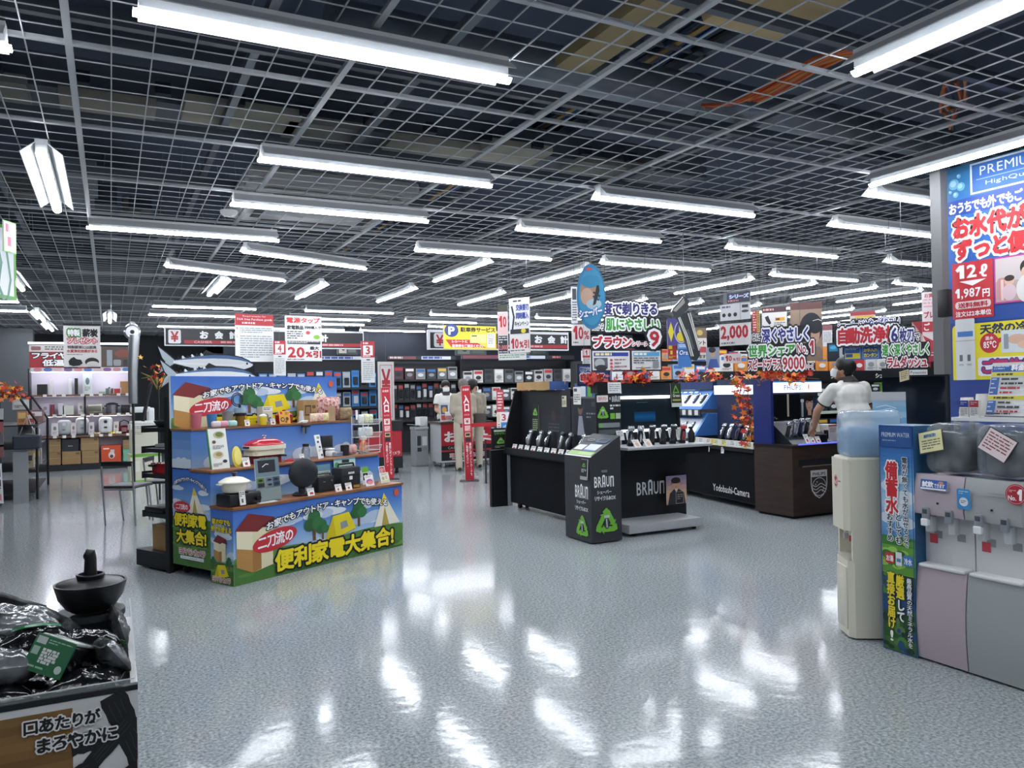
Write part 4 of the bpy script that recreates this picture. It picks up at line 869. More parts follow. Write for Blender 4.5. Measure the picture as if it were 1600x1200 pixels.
for y, c, lab in ((2.772, '#2f3f8f', 'blue topped'), (2.714, '#a8303c', 'red topped')):
    P = Panel(30, 60); P.bg('#dddcd8'); P.rect(0, 0, 30, 24, c); P.small(5, 6, 25, 18, 2, '#cdd3ea', 4); P.small(4, 29, 26, 56, 5, '#8a8c90', 5)
    I('tasting_pack', lab+' small white carton in front of the paper cups', 'carton', (4.285, y, 1.306), 0, 'small cartons before the paper cups', box=lambda m, P=P: (m.box((-.012, -.026, 0), (.02, .026, .095), M('#dddcd8', .5)), P.put(m, (-.0125, .026, .095), (0, -.052, 0), (0, 0, -.095))))
t = thing('price_list_stand', 'white A frame stand with a blue and yellow price list on the ledge', 'price list', (4.36, 2.545, 1.306))
mb = MB(); mb.prism([(-.085, 0), (-.08, 0), (.0, .29), (.075, 0), (.08, 0), (.003, .3), (-.003, .3)], -.11, .11, M('#d9d9d6', .5), 'XZ')
P = Panel(72, 96); P.bg('#e4e6e6'); P.rect(0, 0, 72, 15, '#2f5fa5'); P.text('料金表', 34, 2, 70, 13.5, '#ffffff', .06); P.small(3, 4, 30, 12, 2, '#bcd2ec', 3)
for y0 in (16, 58): P.rect(0, y0, 72, y0+7, '#d9cf3a'); P.small(10, y0+1.8, 62, y0+6, 1, '#3a3a20', y0, .8)
for y0 in (25, 67):
    P.rect(1, y0, 16, y0+31-(y0 > 60)*6, '#3c66a8')
    for k in range(4-(y0 > 60)): P.rect(17, y0+k*8, 71, y0+k*8+.5, '#9aa3b0'); P.small(20, y0+1.5+k*8, 70, y0+7+k*8, 1, ['#33373d', '#33373d', '#b4323c', '#b4323c'][k], k+y0, .6); P.small(2.5, y0+2+k*8, 14, y0+6+k*8, 1, '#cfdcf0', k, .5)
P.small(2, 89, 70, 94, 1, '#2c3036', 9, .5); P.rect(0, 94.5, 72, 96, '#15181c')
P.put(mb, (-.004, .108, .294), (0, -.216, 0), (-.08, 0, -.29), .0005); mb.build('board', t, fix=False)
# the large poster wall
P = Panel(100, 186); P.bands(0, 0, 100, 96, ['#2b6f9c', '#2a76ad', '#2a72b4', '#2a6cb8', '#2a66b6', '#2a60b0', '#2a59a8', '#274f9c']); P.rect(0, 96, 100, 186, '#233f86')
for x, y, r in ((5, 18, 3), (9, 20, 2.4), (6, 24, 1.6), (3, 22, .9), (8, 14, 1.2)): P.ell(x, y, r, r, '#6fb4d4', 14); P.ell(x-.4, y-.4, r*.6, r*.6, '#a9d6e6', 12)
P.rect(14.5, 9, 100, 26, '#e4edf4'); P.rect(15.6, 10, 100, 25, '#2a69b8'); P.text('PREMIUM WATER', 20, 11.6, 82, 16.6, '#e4ecf4'); P.rect(18, 18.3, 90, 18.7, '#8fb4dc'); P.text('HighQuality  Water', 23, 20, 78, 23, '#c6d8ec')
P.poly([(0, 27.5), (100, 24), (100, 38), (0, 35.5)], '#2b4fa6'); P.text('おうちでも外でもごくごく', 2, 28.5, 55, 35, '#ffffff', .05)
P.text('お水代が', 4, 36.5, 44, 49.5, '#d22f36', .07, [('#ffffff', .15)]); P.text('ずっと便利', 4, 49.8, 56, 61.6, '#d22f36', .07, [('#ffffff', .15)])
P.rect(3, 62.6, 26, 94, '#c52f38'); P.text('12', 5, 64, 17, 71.5, '#ffffff', .06); P.text('ℓ', 18.5, 65, 23, 72, '#ffffff', .06); P.poly([(7, 73), (22, 73), (14.5, 76)], '#ffffff')
P.text('1,987', 4.5, 77, 19, 83, '#ffffff', .05); P.text('円', 20, 78.5, 24, 83, '#ffffff', .04); P.rrect(4.5, 84.3, 24.5, 88.4, 1.6, '#e9d6d6'); P.text('送料無料', 6, 85, 23, 88, '#b52a34', .05); P.text('注文は2本単位', 4.6, 89.7, 24.6, 92.8, '#ffffff', .03)
P.rect(26.5, 62.8, 70, 87.6, '#c23a8e'); P.rect(27.3, 63.6, 69, 86.8, '#cfc4c2'); P.rect(27.3, 76, 69, 86.8, '#b9a6a0'); P.rrect(28, 74, 36, 86, 2, '#c98f8c'); P.rrect(30, 75, 31.5, 86, .4, '#e5c9c2'); P.ell(43.5, 70, 3.4, 4, '#2a2422'); P.ell(43, 72.3, 2.3, 2.8, '#dfb79f'); P.ell(44, 81, 6, 7.5, '#e3dedb'); P.ell(34.6, 76, 2.6, 2.5, '#e0b89f'); P.ell(34.6, 74.6, 2.6, 1.6, '#3a2a24'); P.ell(34.5, 82, 3.6, 4.4, '#dcc0c6')
P.rrect(2.5, 97, 99, 140, 3, '#e6d92f'); P.text('天然の冷水', 18.2, 97.8, 50, 103.4, '#1f2f55', .05)
P.ell(23.3, 108.3, 5.2, 5.4, '#c2303a'); P.text('温水', 21, 104.6, 25.6, 106.6, '#ffffff', .02); P.text('85℃', 20, 107.2, 27, 111, '#ffffff', .05); P.poly([(28, 106), (33, 105), (28.2, 109)], '#c2303a')
P.rect(29.6, 102, 70, 114, '#d5dce0'); P.ell(38, 107, 5, 2.6, '#dcb39c'); P.ell(44, 110, 6, 2.4, '#e3bfa8'); P.rrect(31, 104, 33.5, 112, .6, '#8f9aa2')
P.rrect(16.8, 116, 99, 126, 1.5, '#e9eaf2'); P.text('ご契約はお得', 19, 117, 62, 125, '#c22f62', .06, [('#2b3f8a', .1)]); P.rect(2.5, 128, 60, 140, '#233f86')
P.rrect(4.4, 94, 15.4, 128, .8, '#dadedf'); P.rect(5.6, 101, 14.4, 104, '#4f7fc4'); P.rect(4.4, 106, 15.4, 106.4, '#a9aeb2'); [P.rect(6.5+k*4.5, 114, 8.3+k*4.5, 117.5, '#6a7076') for k in (0, 1)]; [P.rect(6.2+k*4.5, 119, 8.8+k*4.5, 120, '#b4b8bc') for k in (0, 1)]
P.L = [([(p[0], p[1]-8.3)+tuple(p[2:]) for p in vs], fs, c_, n_) for vs, fs, c_, n_ in P.L if max(p[1] for p in vs) > 8.4]; P.L = [([(p[0], max(p[1], 0))+tuple(p[2:]) for p in vs], fs, c_, n_) for vs, fs, c_, n_ in P.L]; P.H = 177.7
board('water_poster', P, (5.7, 3.804, 3.13), (0, -1.345, 0), (0, 0, -2.39), .03, edge='#c9ccce', label='large blue water delivery poster wall with a red 12 litre price, at the right edge', cat='poster')
mb = MB(); mb.box((0, -1.345, 0), (.03, 0, .735), M('#1f2a4a', .6)); tag(mb.build('poster_plinth', None, (5.701, 3.804, 0)), 'dark blue base panel under the water poster', 'panel')
mb = MB(); mb.box((-.05, -.042, 1.565), (.03, .042, 3.10), M('#6b6c6d', .7)); mb.box((-.02, -.02, 3.10), (.02, .02, 3.14), M('#1d2023', .6)); struct(mb.build('trim_2', None, (5.55, 3.753, 0)))
I('wall_speaker', 'small black speaker box fixed on the grey hanging pillar', 'speaker', (5.41, 3.645, 1.98), body=lambda m: m.rbox((-.03, -.05, 0), (.03, .03, .2), black(), .006), bracket=lambda m: m.box((.03, -.01, .08), (.06, .01, .12), black()))

# ------------------------------------------------------------------ charcoal crate, near left
X_R, Y_F, Z_T = .064, 2.725, .60
t = thing('charcoal_crate', 'white printed display crate with charcoal pictures at the lower left corner, full of bagged charcoal', 'crate', (-.45, 3.17, 0))
mb = MB(); mb.T = Matrix.Translation((.45, -3.17, 0)); x0 = -.95
mb.box((x0, Y_F+.008, 0), (X_R-.004, Y_F+.02, Z_T), M('#d6d6d4', .5)); mb.box((X_R-.02, Y_F+.02, 0), (X_R, 3.6, Z_T), M('#d9d9d7', .5)); mb.box((x0, 3.58, 0), (X_R-.02, 3.6, Z_T), M('#d6d6d4', .5)); mb.box((x0, Y_F+.02, 0), (x0+.02, 3.58, Z_T), M('#d6d6d4', .5)); mb.box((x0+.02, Y_F+.02, .3), (X_R-.02, 3.58, .32), M('#3a3b3d', .7))
P = Panel(101, 60)
P.bg('#dcdcdb'); P.bands(0, 3.5, 83.5, 24, ['#8a6a3c', '#7f5f33', '#8d6b3a', '#947040', '#896636', '#7c5a2d', '#8a6838', '#7d5b30']); P.bands(0, 24, 83.5, 60, ['#6f4f27', '#7d5b30', '#684a25'])
P.ell(66, 24, 9, 5.5, '#b9b4ad'); P.ell(68, 26, 8, 4.5, '#8f8a84')
def stick(x0_, y0_, x1_, y1_, w, seed):
    rg = random.Random(seed); dx, dy = x1_-x0_, y1_-y0_; l = math.hypot(dx, dy); nx, ny = -dy/l, dx/l; n = 10
    a = [(x0_+dx*k/n+nx*w*(1+rg.uniform(-.12, .12)), y0_+dy*k/n+ny*w*(1+rg.uniform(-.12, .12))) for k in range(n+1)]; b = [(x0_+dx*k/n-nx*w*(1+rg.uniform(-.12, .12)), y0_+dy*k/n-ny*w*(1+rg.uniform(-.12, .12))) for k in range(n, -1, -1)]
    P.poly(a+b, '#1c1d1f')
    for q in (-.5, 0, .45): P.stroke([(x0_+dx*k/n+nx*w*(q+rg.uniform(-.1, .1)), y0_+dy*k/n+ny*w*(q+rg.uniform(-.1, .1))) for k in range(1, n)], .25, '#37393c')
stick(94, 1.5, 103, 25, 3.6, 1); stick(83, 15, 98, 13.5, 3.0, 2); stick(84, 26, 100, 9, 2.4, 3); stick(71, 30, 90, 22, 3.0, 4); stick(78, 40, 101, 26, 3.2, 5); stick(60, 36, 80, 32, 3.5, 6)
P.ell(88, 29, 7, 3.4, '#d9d8d6'); P.ell(80, 24.5, 5, 2, '#cfcecb')
P.text('口あたりが', 70.9, 4.6, 91, 9.0, '#1a1a1b', .04, [('#f0f0ef', .13)]); P.text('まろやかに', 74.2, 10.6, 95.5, 15, '#1a1a1b', .04, [('#f0f0ef', .13)])
mb.T = Matrix.Translation((.45, -3.17, 0)); P.put(mb, (x0, Y_F+.007, Z_T), (1.01, 0, 0), (0, 0, -.6)); mb.build('printed_body', t, fix=False)
acr = M('#dfe6e8', .05, alpha=.16); edge_m = M('#cfd6d8', .1)
def acry(a, b):
    mb = MB(); mb.box(a, b, acr); x = (a[0], a[1], b[2]-.002)
    mb.box((a[0], a[1], b[2]), (b[0], b[1], b[2]+.003), edge_m); mb.build('acrylic_wall', t, (.45, -3.17, 0))
acry((X_R-.008, Y_F+.02, Z_T), (X_R-.004, 3.59, Z_T+.075)); acry((x0+.02, Y_F+.012, Z_T), (X_R-.009, Y_F+.016, Z_T+.02))
mb = MB(); mb.box((x0, Y_F+.004, Z_T-.012), (X_R, Y_F+.03, Z_T+.004), M('#17181a', .25)); mb.build('rim', t, (.45, -3.17, 0))
film = noisy('#0d0e10', '#191b1d', 30, .13, .5, spec=.6, stretch=(1, .35, 1)); clearfilm = noisy('#111214', '#6f7375', 13, .13, .5, detail=6, spec=.7, stretch=(1, .4, 1)); green = M('#1f7a48', .3)
def cbag(label, x, y, z, w, h, d, ax, ay, az, mat, seed, lab=None):
    t = thing('charcoal_bag', label, 'charcoal bag', (x, y, z), 0, 'bags of charcoal in the crate')
    rot = Matrix.Rotation(az, 4, 'Z') @ Matrix.Rotation(ay, 4, 'Y') @ Matrix.Rotation(ax, 4, 'X')
    mb = MB(); mb.T = rot; pouch(mb, w, h, d, mat, seed, 34, 40, .10); mb.build('bag', t, smooth=50)
    if lab:
        u0, v0, u1, v1 = lab; mb = MB(); mb.T = rot; nx = 6; vs = []; fs = []
        for j in range(nx+1):
            for i in range(nx+1):
                u = u0+(u1-u0)*i/nx; v = v0+(v1-v0)*j/nx; tt = max(0, 1-abs(2*u)**2.6)**.5*max(0, 1-abs(2*v)**3.2)**.5
                vs.append((u*w, v*h, d/2*tt*1.22+.006))
        for j in range(nx):
            for i in range(nx): a = j*(nx+1)+i; fs.append((a, a+1, a+nx+2, a+nx+1))
        mb.add(vs, fs, green)
        P = Panel(40, 30); P.small(4, 6, 18, 26, 1, '#eef2ee', 3, .85); P.small(20, 6, 36, 24, 4, '#d6e6da', seed); c0 = Vector((u0*w, v1*h, d/2*1.22+.012)); P.put(mb, c0, ((u1-u0)*w, 0, 0), (0, -(v1-v0)*h, 0), .0004)
        mb.build('label', t, smooth=50, fix=False)
    return t
cbag('big black bag with a clear film top lying at the back of the charcoal crate', -.35, 3.25, .715, .44, .26, .13, -.1, .2, -.25, clearfilm, 3, (-.42, -.25, -.22, .1))
cbag('black bag lying before the smoker pot in the crate, shiny with creases', -.10, 3.08, .645, .21, .22, .11, -.35, .1, .15, film, 5)
cbag('black bag with a white film patch at the left end of the crate front', -.37, 2.93, .66, .3, .24, .12, -.25, .12, .3, clearfilm, 8)
cbag('black bag leaning behind the front bags at the left of the crate', -.40, 3.07, .68, .3, .22, .11, -.2, .35, -.5, film, 11)
cbag('clear topped bag with a small green tag pressed against the clear right wall', -.025, 3.0, .64, .12, .3, .07, -.2, .95, .1, clearfilm, 13, (-.1, -.3, .2, .0))
cbag('black bag lying low at the front left of the crate', -.40, 2.85, .58, .34, .18, .1, -.2, .0, .2, film, 17)
cbag('black bag at the bottom right behind the front rim of the crate', -.07, 2.86, .59, .2, .2, .09, -.15, .0, -.2, film, 19)
cbag('black bag showing a green printed edge under the clear topped bag', -.24, 3.1, .675, .22, .2, .1, -.2, .0, .1, film, 23, (-.3, -.3, .35, .0))
cbag('clear film bag standing at the far right corner beside the smoker pot', .015, 3.27, .66, .1, .26, .05, 0, 1.3, .1, clearfilm, 29)
cbag('black bag filling the far left back corner of the crate, beyond the photo edge', -.72, 3.3, .60, .36, .3, .15, 0, .05, .3, film, 37)
cbag('black bag in the far left front corner of the crate, beyond the photo edge', -.73, 2.93, .57, .32, .28, .13, -.1, .0, -.3, film, 41)
cbag('clear topped bag between the two far left corner bags of the crate', -.60, 3.1, .68, .34, .24, .12, -.1, .15, .5, clearfilm, 43)
cbag('black bag in the bottom layer at the left of the crate', -.70, 3.1, .42, .4, .6, .2, 0, 0, 0, film, 47)
cbag('black bag in the bottom layer at the right of the crate', -.22, 3.15, .43, .44, .7, .2, 0, 0, 0, film, 53)
# the green and white boxed pack in the middle
t = thing('charcoal_pack', 'green printed pack standing at the front of the charcoal crate', 'charcoal pack', (-.155, 2.92, .665), 0, None)
rot = Matrix.Rotation(-.35, 4, 'Z') @ Matrix.Rotation(-.38, 4, 'X') @ Matrix.Rotation(.35, 4, 'Y')
mb = MB(); mb.T = rot; mb.rbox((-.06, -.08, -.05), (.06, .12, .055), film, .02, 3); mb.build('pack', t, smooth=40)
mb = MB(); mb.T = rot; P = Panel(80, 72); P.rrect(0, 0, 80, 72, 3, '#1d6e42'); P.rect(4, 4, 24, 18, '#c9d4cd'); P.small(28, 6, 76, 16, 2, '#9fc4ae', 3); P.small(24, 24, 58, 54, 5, '#e8eee9', 3, .85); P.rect(4, 24, 18, 40, '#a9c9b4'); P.ell(70, 56, 7, 8, '#cfe0d4', 14); P.small(6, 60, 56, 68, 1, '#9fc4ae', 5)
mb.box((-.062, -.089, -.052), (.062, -.081, .058), green); P.put(mb, (-.062, -.0895, .058), (.124, 0, 0), (0, 0, -.11)); mb.build('printed_end', t, fix=False)
mb = MB(); mb.T = rot; mb.rbox((-.058, -.075, .05), (.058, .11, .062), noisy('#8f9593', '#e2e6e4', 9, .15, .2), .006); mb.build('film_top', t, smooth=40)
# ceramic smoker pot on the crate
bk = M('#121315', .42)
I('smoker_pot', 'black ceramic bowl shaped pot with a chimney handled lid at the back of the crate', 'pot', (-.078, 3.42, .66), 0,
  bowl=lambda m: m.lathe([(0, .03), (.062, .03), (.085, .045), (.112, .085), (.124, .13), (.126, .138), (.118, .138), (.11, .12), (0, .11)], bk, 32),
  lid=lambda m: m.lathe([(.116, .132), (.11, .139), (.05, .152), (.0, .153)], bk, 32),
  collar=lambda m: m.lathe([(.046, .15), (.05, .166), (.048, .17), (.042, .17), (.04, .156), (.0, .156)], bk, 24),
  handle=lambda m: m.tube([(0, 0, .15), (0, 0, .19), (.001, 0, .225), (-.004, 0, .245), (-.018, 0, .252)], [.025, .022, .021, .024, .015], bk, 14),
  notch=lambda m: m.rbox((-.02, -.122, .125), (.006, -.105, .135), bk, .003))
I('pot_stand', 'dark grey round ring under the black smoker pot', 'ring stand', (-.078, 3.42, .60), 0, ring=lambda m: m.lathe([(.08, .0), (.1, .05), (.118, .068), (.118, .09), (.1, .09), (.07, .07), (.06, 0)], M('#2c3236', .5), 30), foot=lambda m: m.lathe([(.0, 0), (.085, 0), (.085, .05), (0, .05)], M('#191a1c', .6), 24))
I('folded_film', 'stiff grey plastic bag top sticking up at the far left of the crate', 'bag', (-.33, 3.45, .72), .4, film=lambda m: (turned(m, -.6, .5), m.rbox((-.09, -.06, 0), (.09, .06, .02), noisy('#3a3c3e', '#6a6d6f', 12, .25, .3), .008)))

# ------------------------------------------------------------------ the shaver counters
blk = M('#0e1013', .5, spec=.3); blk2 = M('#13161a', .35, spec=.35); curtain = noisy('#090b10', '#0e1218', 3, .8, spec=.15)
lime = '#6fb43a'
def tri_mark(P, cx, cy, r):
    """three arrows chasing round a triangle, with a small shaver in the middle"""
    A = [(cx, cy-r*.82), (cx+r*.86, cy+r*.66), (cx-r*.86, cy+r*.66)]; w = r*.40
    for k in range(3):
        a, b, z = A[k], A[(k+1) % 3], A[k-1]
        def along(p_, q_, t_): return (p_[0]+(q_[0]-p_[0])*t_, p_[1]+(q_[1]-p_[1])*t_)
        P.stroke([along(a, z, .14), along(a, (b[0]*.5+z[0]*.5, b[1]*.5+z[1]*.5), .07), along(a, b, .16), along(a, b, .62)], w, lime)
        q = along(a, b, .64); dx, dy = b[0]-a[0], b[1]-a[1]; l = math.hypot(dx, dy); dx /= l; dy /= l
        P.poly([(q[0]-dy*w*.9, q[1]+dx*w*.9), (q[0]+dx*w*.85, q[1]+dy*w*.85), (q[0]+dy*w*.9, q[1]-dx*w*.9)], lime)
    P.rrect(cx-r*.15, cy-r*.28, cx+r*.17, cy+r*.62, r*.1, '#4a5056'); P.rrect(cx-r*.24, cy-r*.42, cx+r*.26, cy-r*.2, r*.06, '#b9bec2'); P.stroke([(cx-r*.02, cy-r*.1), (cx+r*.02, cy+r*.5)], r*.09, '#c9cdd0')
def word_braun(P, x0, y0, x1, y1, col, bold=.035):
    w = x1-x0; h = y1-y0; t = h*.12
    P.text('BR', x0, y0+t, x0+w*.38, y1, col, bold)
    P.poly([(x0+w*.41, y1), (x0+w*.41, y0+h*.14), (x0+w*.45, y0), (x0+w*.53, y0), (x0+w*.57, y0+h*.14), (x0+w*.57, y1), (x0+w*.52, y1), (x0+w*.52, y0+h*.17), (x0+w*.46, y0+h*.17), (x0+w*.46, y1)], col); P.rect(x0+w*.45, y0+h*.62, x0+w*.53, y0+h*.75, col)
    P.text('U', x0+w*.61, y0+t, x0+w*.78, y1, col, bold); P.poly([(x0+w*.82, y1), (x0+w*.82, y0+t+h*.05), (x0+w*.85, y0+t), (x0+w*.97, y0+t), (x0+w, y0+t+h*.05), (x0+w, y1), (x0+w*.95, y1), (x0+w*.95, y0+t+h*.15), (x0+w*.87, y0+t+h*.15), (x0+w*.87, y1)], col)
# recycling bin: wedge, low on the aisle side
t = thing('recycling_bin', 'dark grey shaver recycling box with green triangle marks and a sloping top', 'recycling box', (4.29, 6.65, 0))
mb = MB(); gb = M('#2c2f33', .55); mb.prism([(-.175, .012), (.178, .012), (.178, 1.04), (-.175, .84)], -.24, .245, gb, 'XZ')
P = Panel(36, 104)
word_braun(P, 4, 38, 27, 50, '#eef0f0'); P.text('シェーバー', 7, 53, 24, 56.5, '#e8eaea', .03); P.text('リサイクルBOX', 4, 58.5, 29, 63, '#e8eaea', .03); tri_mark(P, 17.5, 83, 13)
P.rrect(12, 33, 19, 35.5, .8, '#6e7276')
P.put(mb, (-.175, -.2405, 1.04), (.353, 0, 0), (0, 0, -1.028))
P = Panel(49, 83)
word_braun(P, 20, 27, 44, 41, '#eef0f0'); P.text('シェーバー', 23, 43, 40, 46.5, '#e8eaea', .03); P.text('リサイクルBOX', 20, 49, 44, 53.5, '#e8eaea', .03); tri_mark(P, 33, 68, 11)
P.put(mb, (-.1755, .245, .84), (0, -.485, 0), (0, 0, -.828)); mb.build('body', t, fix=False)
sl = Vector((.353, 0, .2))
mb = MB(); P = Panel(41, 48.5); P.bg('#3f4347'); P.rect(0, 0, 2, 48.5, '#d6d8d8'); P.rect(2.5, 2, 9, 46, '#93b56a'); P.rect(3.5, 20, 8, 44, '#a9c488'); P.rect(11, 3, 20, 18, '#d3d6d8'); P.rect(10, 21, 22, 42, '#c9cdd2'); P.rect(10, 21, 12, 42, '#5f7fb0'); P.rrect(26, 6, 32, 20, 2.5, '#14161a'); P.rrect(27, 7, 31, 19, 2, '#8f9498'); P.rrect(28, 8, 30, 18, 1, '#0d0f12'); P.rrect(25, 24, 33, 44, 3, '#3a5578'); P.rrect(27, 27, 32, 42, 2, '#131820')
U = Vector((0, -.485, 0)); O = Vector((-.175, .245, .8405)); P2 = P
# top face: panel width runs up the slope
P.put(mb, O+U, sl, -U, .0006) if False else P.put(mb, O, sl, U, .0006)
mb.build('printed_top', t, fix=False)
for v in ('flyer',):
    P = Panel(20, 42); P.bg('#1d2022'); P.rect(0, 0, 20, 1, '#a9adb0'); P.rect(19, 0, 20, 42, '#d8dadb'); tri_mark(P, 9, 12, 5); P.small(3, 20, 17, 28, 3, '#d6d8da', 3); P.rect(0, 35, 20, 42, '#9fa5a0')
    board('flyer_holder', P, (4.108, 6.56, .82), (0, -.12, 0), (-.012, 0, -.2), .003, label='narrow dark flyer fixed to the low side of the recycling box', cat='flyer')
# ---- long black counter along the aisle
t = thing('display_counter', 'long black draped shaver counter running along the aisle behind the recycling box', 'counter', (4.68, 8.0, 0))
def cpart(n, fn, sm=None):
    mb = MB(); fn(mb); mb.build(n, t, (-4.68, -8.0, 0), smooth=sm)
cpart('curtain', lambda m: [m.box((4.57, 6.98, .07), (4.795, 9.02, .68), curtain)])
cpart('rail', lambda m: [m.box((4.53, 6.97, .68), (4.798, 9.03, .70), blk), m.box((4.50, 6.97, .70), (4.53, 9.03, .775), blk2)])
cpart('tray', lambda m: m.prism([(4.53, .70), (4.53, .745), (4.75, .80), (4.75, .70)], 6.98, 9.02, blk2, 'XZ'))
def backp(m):
    m.box((4.75, 7.8, .70), (4.80, 9.02, 1.50), blk2); m.box((4.752, 7.22, .70), (4.80, 7.79, 1.42), blk2); m.box((4.745, 7.22, 1.40), (4.80, 7.79, 1.42), M('#5b6066', .4))
    P = Panel(122, 80); P.bg('#161a20'); P.rect(52, 30, 112, 62, '#20242b'); P.ell(82, 32, 5, 7, '#3a2a2c'); P.small(70, 40, 96, 56, 4, '#4a4e58', 4); P.rect(100, 14, 108, 60, '#232831'); P.put(m, (4.7495, 9.02, 1.50), (0, -1.22, 0), (0, 0, -.8))
    P = Panel(57, 72); P.bg('#181d27'); P.rect(14, 4, 30, 44, '#20283a'); P.ell(20, 14, 5, 7, '#6f5548'); P.ell(20, 10, 5.4, 4, '#15151a'); P.poly([(13, 44), (17, 22), (24, 22), (29, 44)], '#8a8f9a'); P.small(33, 18, 54, 26, 2, '#7d838c', 4); P.rect(44, 6, 54, 11, '#3a4049'); P.put(m, (4.7515, 7.79, 1.42), (0, -.57, 0), (0, 0, -.72))
cpart('back_panel', backp)
cpart('end_panel', lambda m: m.prism([(4.49, .70), (4.52, 1.0), (4.66, 1.5), (4.80, 1.5), (4.80, .70)], 9.022, 9.045, blk, 'XZ'))
for x, y in ((4.64, 7.1), (4.64, 8.9), (4.74, 8.9)): cpart('caster', lambda m, x=x, y=y: m.cyl((x-.015, y, .035), (x+.015, y, .035), .035, blk, n=12), 40)
I('product_carton', 'plain tan cardboard box lying on top of the long black counter', 'box', (4.79, 8.55, 1.505), 0, box=lambda m: (m.box((-.13, -.42, 0), (.13, .42, .1), cardboard()), m.box((-.131, -.43, -.0), (.131, -.42, .1), M('#3d5a94', .5))))
for y, z, w, h, lab, c in ((7.98, 1.30, .1, .13, 'small pale yellow card stuck on the long black counter\'s back panel', '#cfcaa6'), (7.72, 1.33, .16, .2, 'white handwritten card on top edge of the long black counter', '#dddcd6')):
    P = Panel(100, 120); P.bg(c); P.small(8, 10, 92, 40, 1, '#3a3d40', 3, .7); P.small(10, 50, 90, 110, 4, '#55585c', 4, .5)
    board('handwritten_card', P, (4.742, y, z+h), (0, -w, 0), (0, 0, -h), .002, label=lab, cat='card')
P = Panel(24, 56); P.bg('#191d1c'); tri_mark(P, 12, 14, 8); P.small(3, 28, 21, 52, 6, '#9fb58a', 4)
board('recycling_card', P, (4.742, 8.72, 1.32), (0, -.17, 0), (0, 0, -.36), .003, label='small dark recycling card with a green triangle on the counter\'s back panel', cat='card')
# end sign: dark plinth with a sloping recycling notice
t = thing('notice_stand', 'narrow black notice stand with a green recycling sign at the far end of the counter', 'notice stand', (4.5, 9.2, 0))
mb = MB(); mb.box((-.13, -.03, 0), (.1, .03, .735), blk); mb.box((.1, -.05, 0), (.16, .05, .735), M('#85888c', .5)); mb.build('plinth', t)
mb = MB(); P = Panel(24, 34); P.bg('#141716'); P.rect(3, 3, 21, 6, '#b9c9ae'); P.text('リサイクル', 4, 7, 20, 11, '#86c05a', .03); tri_mark(P, 12, 20, 5.5); P.small(4, 28, 20, 32, 2, '#8fa383', 3)
mb.box((-.12, -.035, .74), (.14, -.02, 1.02), blk); P.put(mb, (-.12, -.0355, 1.02), (.26, 0, 0), (0, 0, -.28)); mb.build('sign', t, fix=False)
# ---- shavers: one prototype per finish
def make_shaver(name, label, loc, rz, tilt, body, head, group, s=1.0, foot=True):
    t = thing(name, label, 'shaver', loc, rz, group); Tm = Matrix.Translation((0, 0, .03)) @ Matrix.Rotation(tilt, 4, 'X') @ Matrix.Scale(s, 4)
    mb = MB(); mb.T = Tm; mb.tube([(0, 0, .0), (0, -.004, .02), (0, -.006, .06), (0, 0, .1), (0, .004, .12)], [.018, .024, .025, .021, .015], body, 10); mb.build('body', t, smooth=60)
    mb = MB(); mb.T = Tm; mb.tube([(0, -.025, .02), (0, -.031, .06), (0, -.02, .1)], [.006, .011, .006], head, 8); mb.build('grip_strip', t, smooth=60)
    mb = MB(); mb.T = Tm; mb.rbox((-.028, -.014, .12), (.028, .022, .15), head, .008); mb.rbox((-.025, -.008, .15), (.025, .016, .157), M('#c9ccd0', .25, .8), .003); mb.build('head', t, smooth=50)
    if foot:
        mb = MB(); mb.rbox((-.03, -.035, 0), (.03, .04, .035), blk, .006); mb.build('stand', t)
    return t
silver = M('#aab0b6', .25, .7); dkg = M('#23272c', .3); chrome = M('#d5d9dd', .15, .8); navy = M('#1d2a4a', .3)
for k, (y, b, h) in enumerate(((8.70, silver, chrome), (8.43, silver, chrome), (8.22, dkg, chrome), (7.92, silver, dkg), (7.73, dkg, silver), (7.45, silver, chrome), (7.28, dkg, chrome))):
    make_shaver('electric_shaver', ('%s %s shaver from the far end on the long black counter' % (_ord[k], 'silver' if b is silver else 'black')), (4.665, y, .785), -math.pi/2, -.25, b, h, 'shavers on the long black counter', 1.25)
for k in range(11):
    y = 8.88-.165*k
    card('price_card', '%s small price card from the far end along the long counter rail' % _ord[k], 'price card', (4.55, y, .752), .11, .07, lambda P, k=k: (price(P, ['#b03030', '#55585c', '#8a8d90'][k % 3], k)), -math.pi/2, .35, 'price cards on the long black counter')
P = Panel(40, 24); P.bg('#2a2e33'); P.frame(0, 0, 40, 24, 1.2, '#c9ccce'); P.rect(4, 4, 36, 10, '#5a5f66'); P.small(6, 13, 34, 21, 3, '#b9a88a', 5)
board('info_card', P, (4.60, 7.28, .99), (.02, -.26, .03), (-.08, 0, -.14), .003, label='black framed card leaning at the near end of the long counter tray', cat='card')
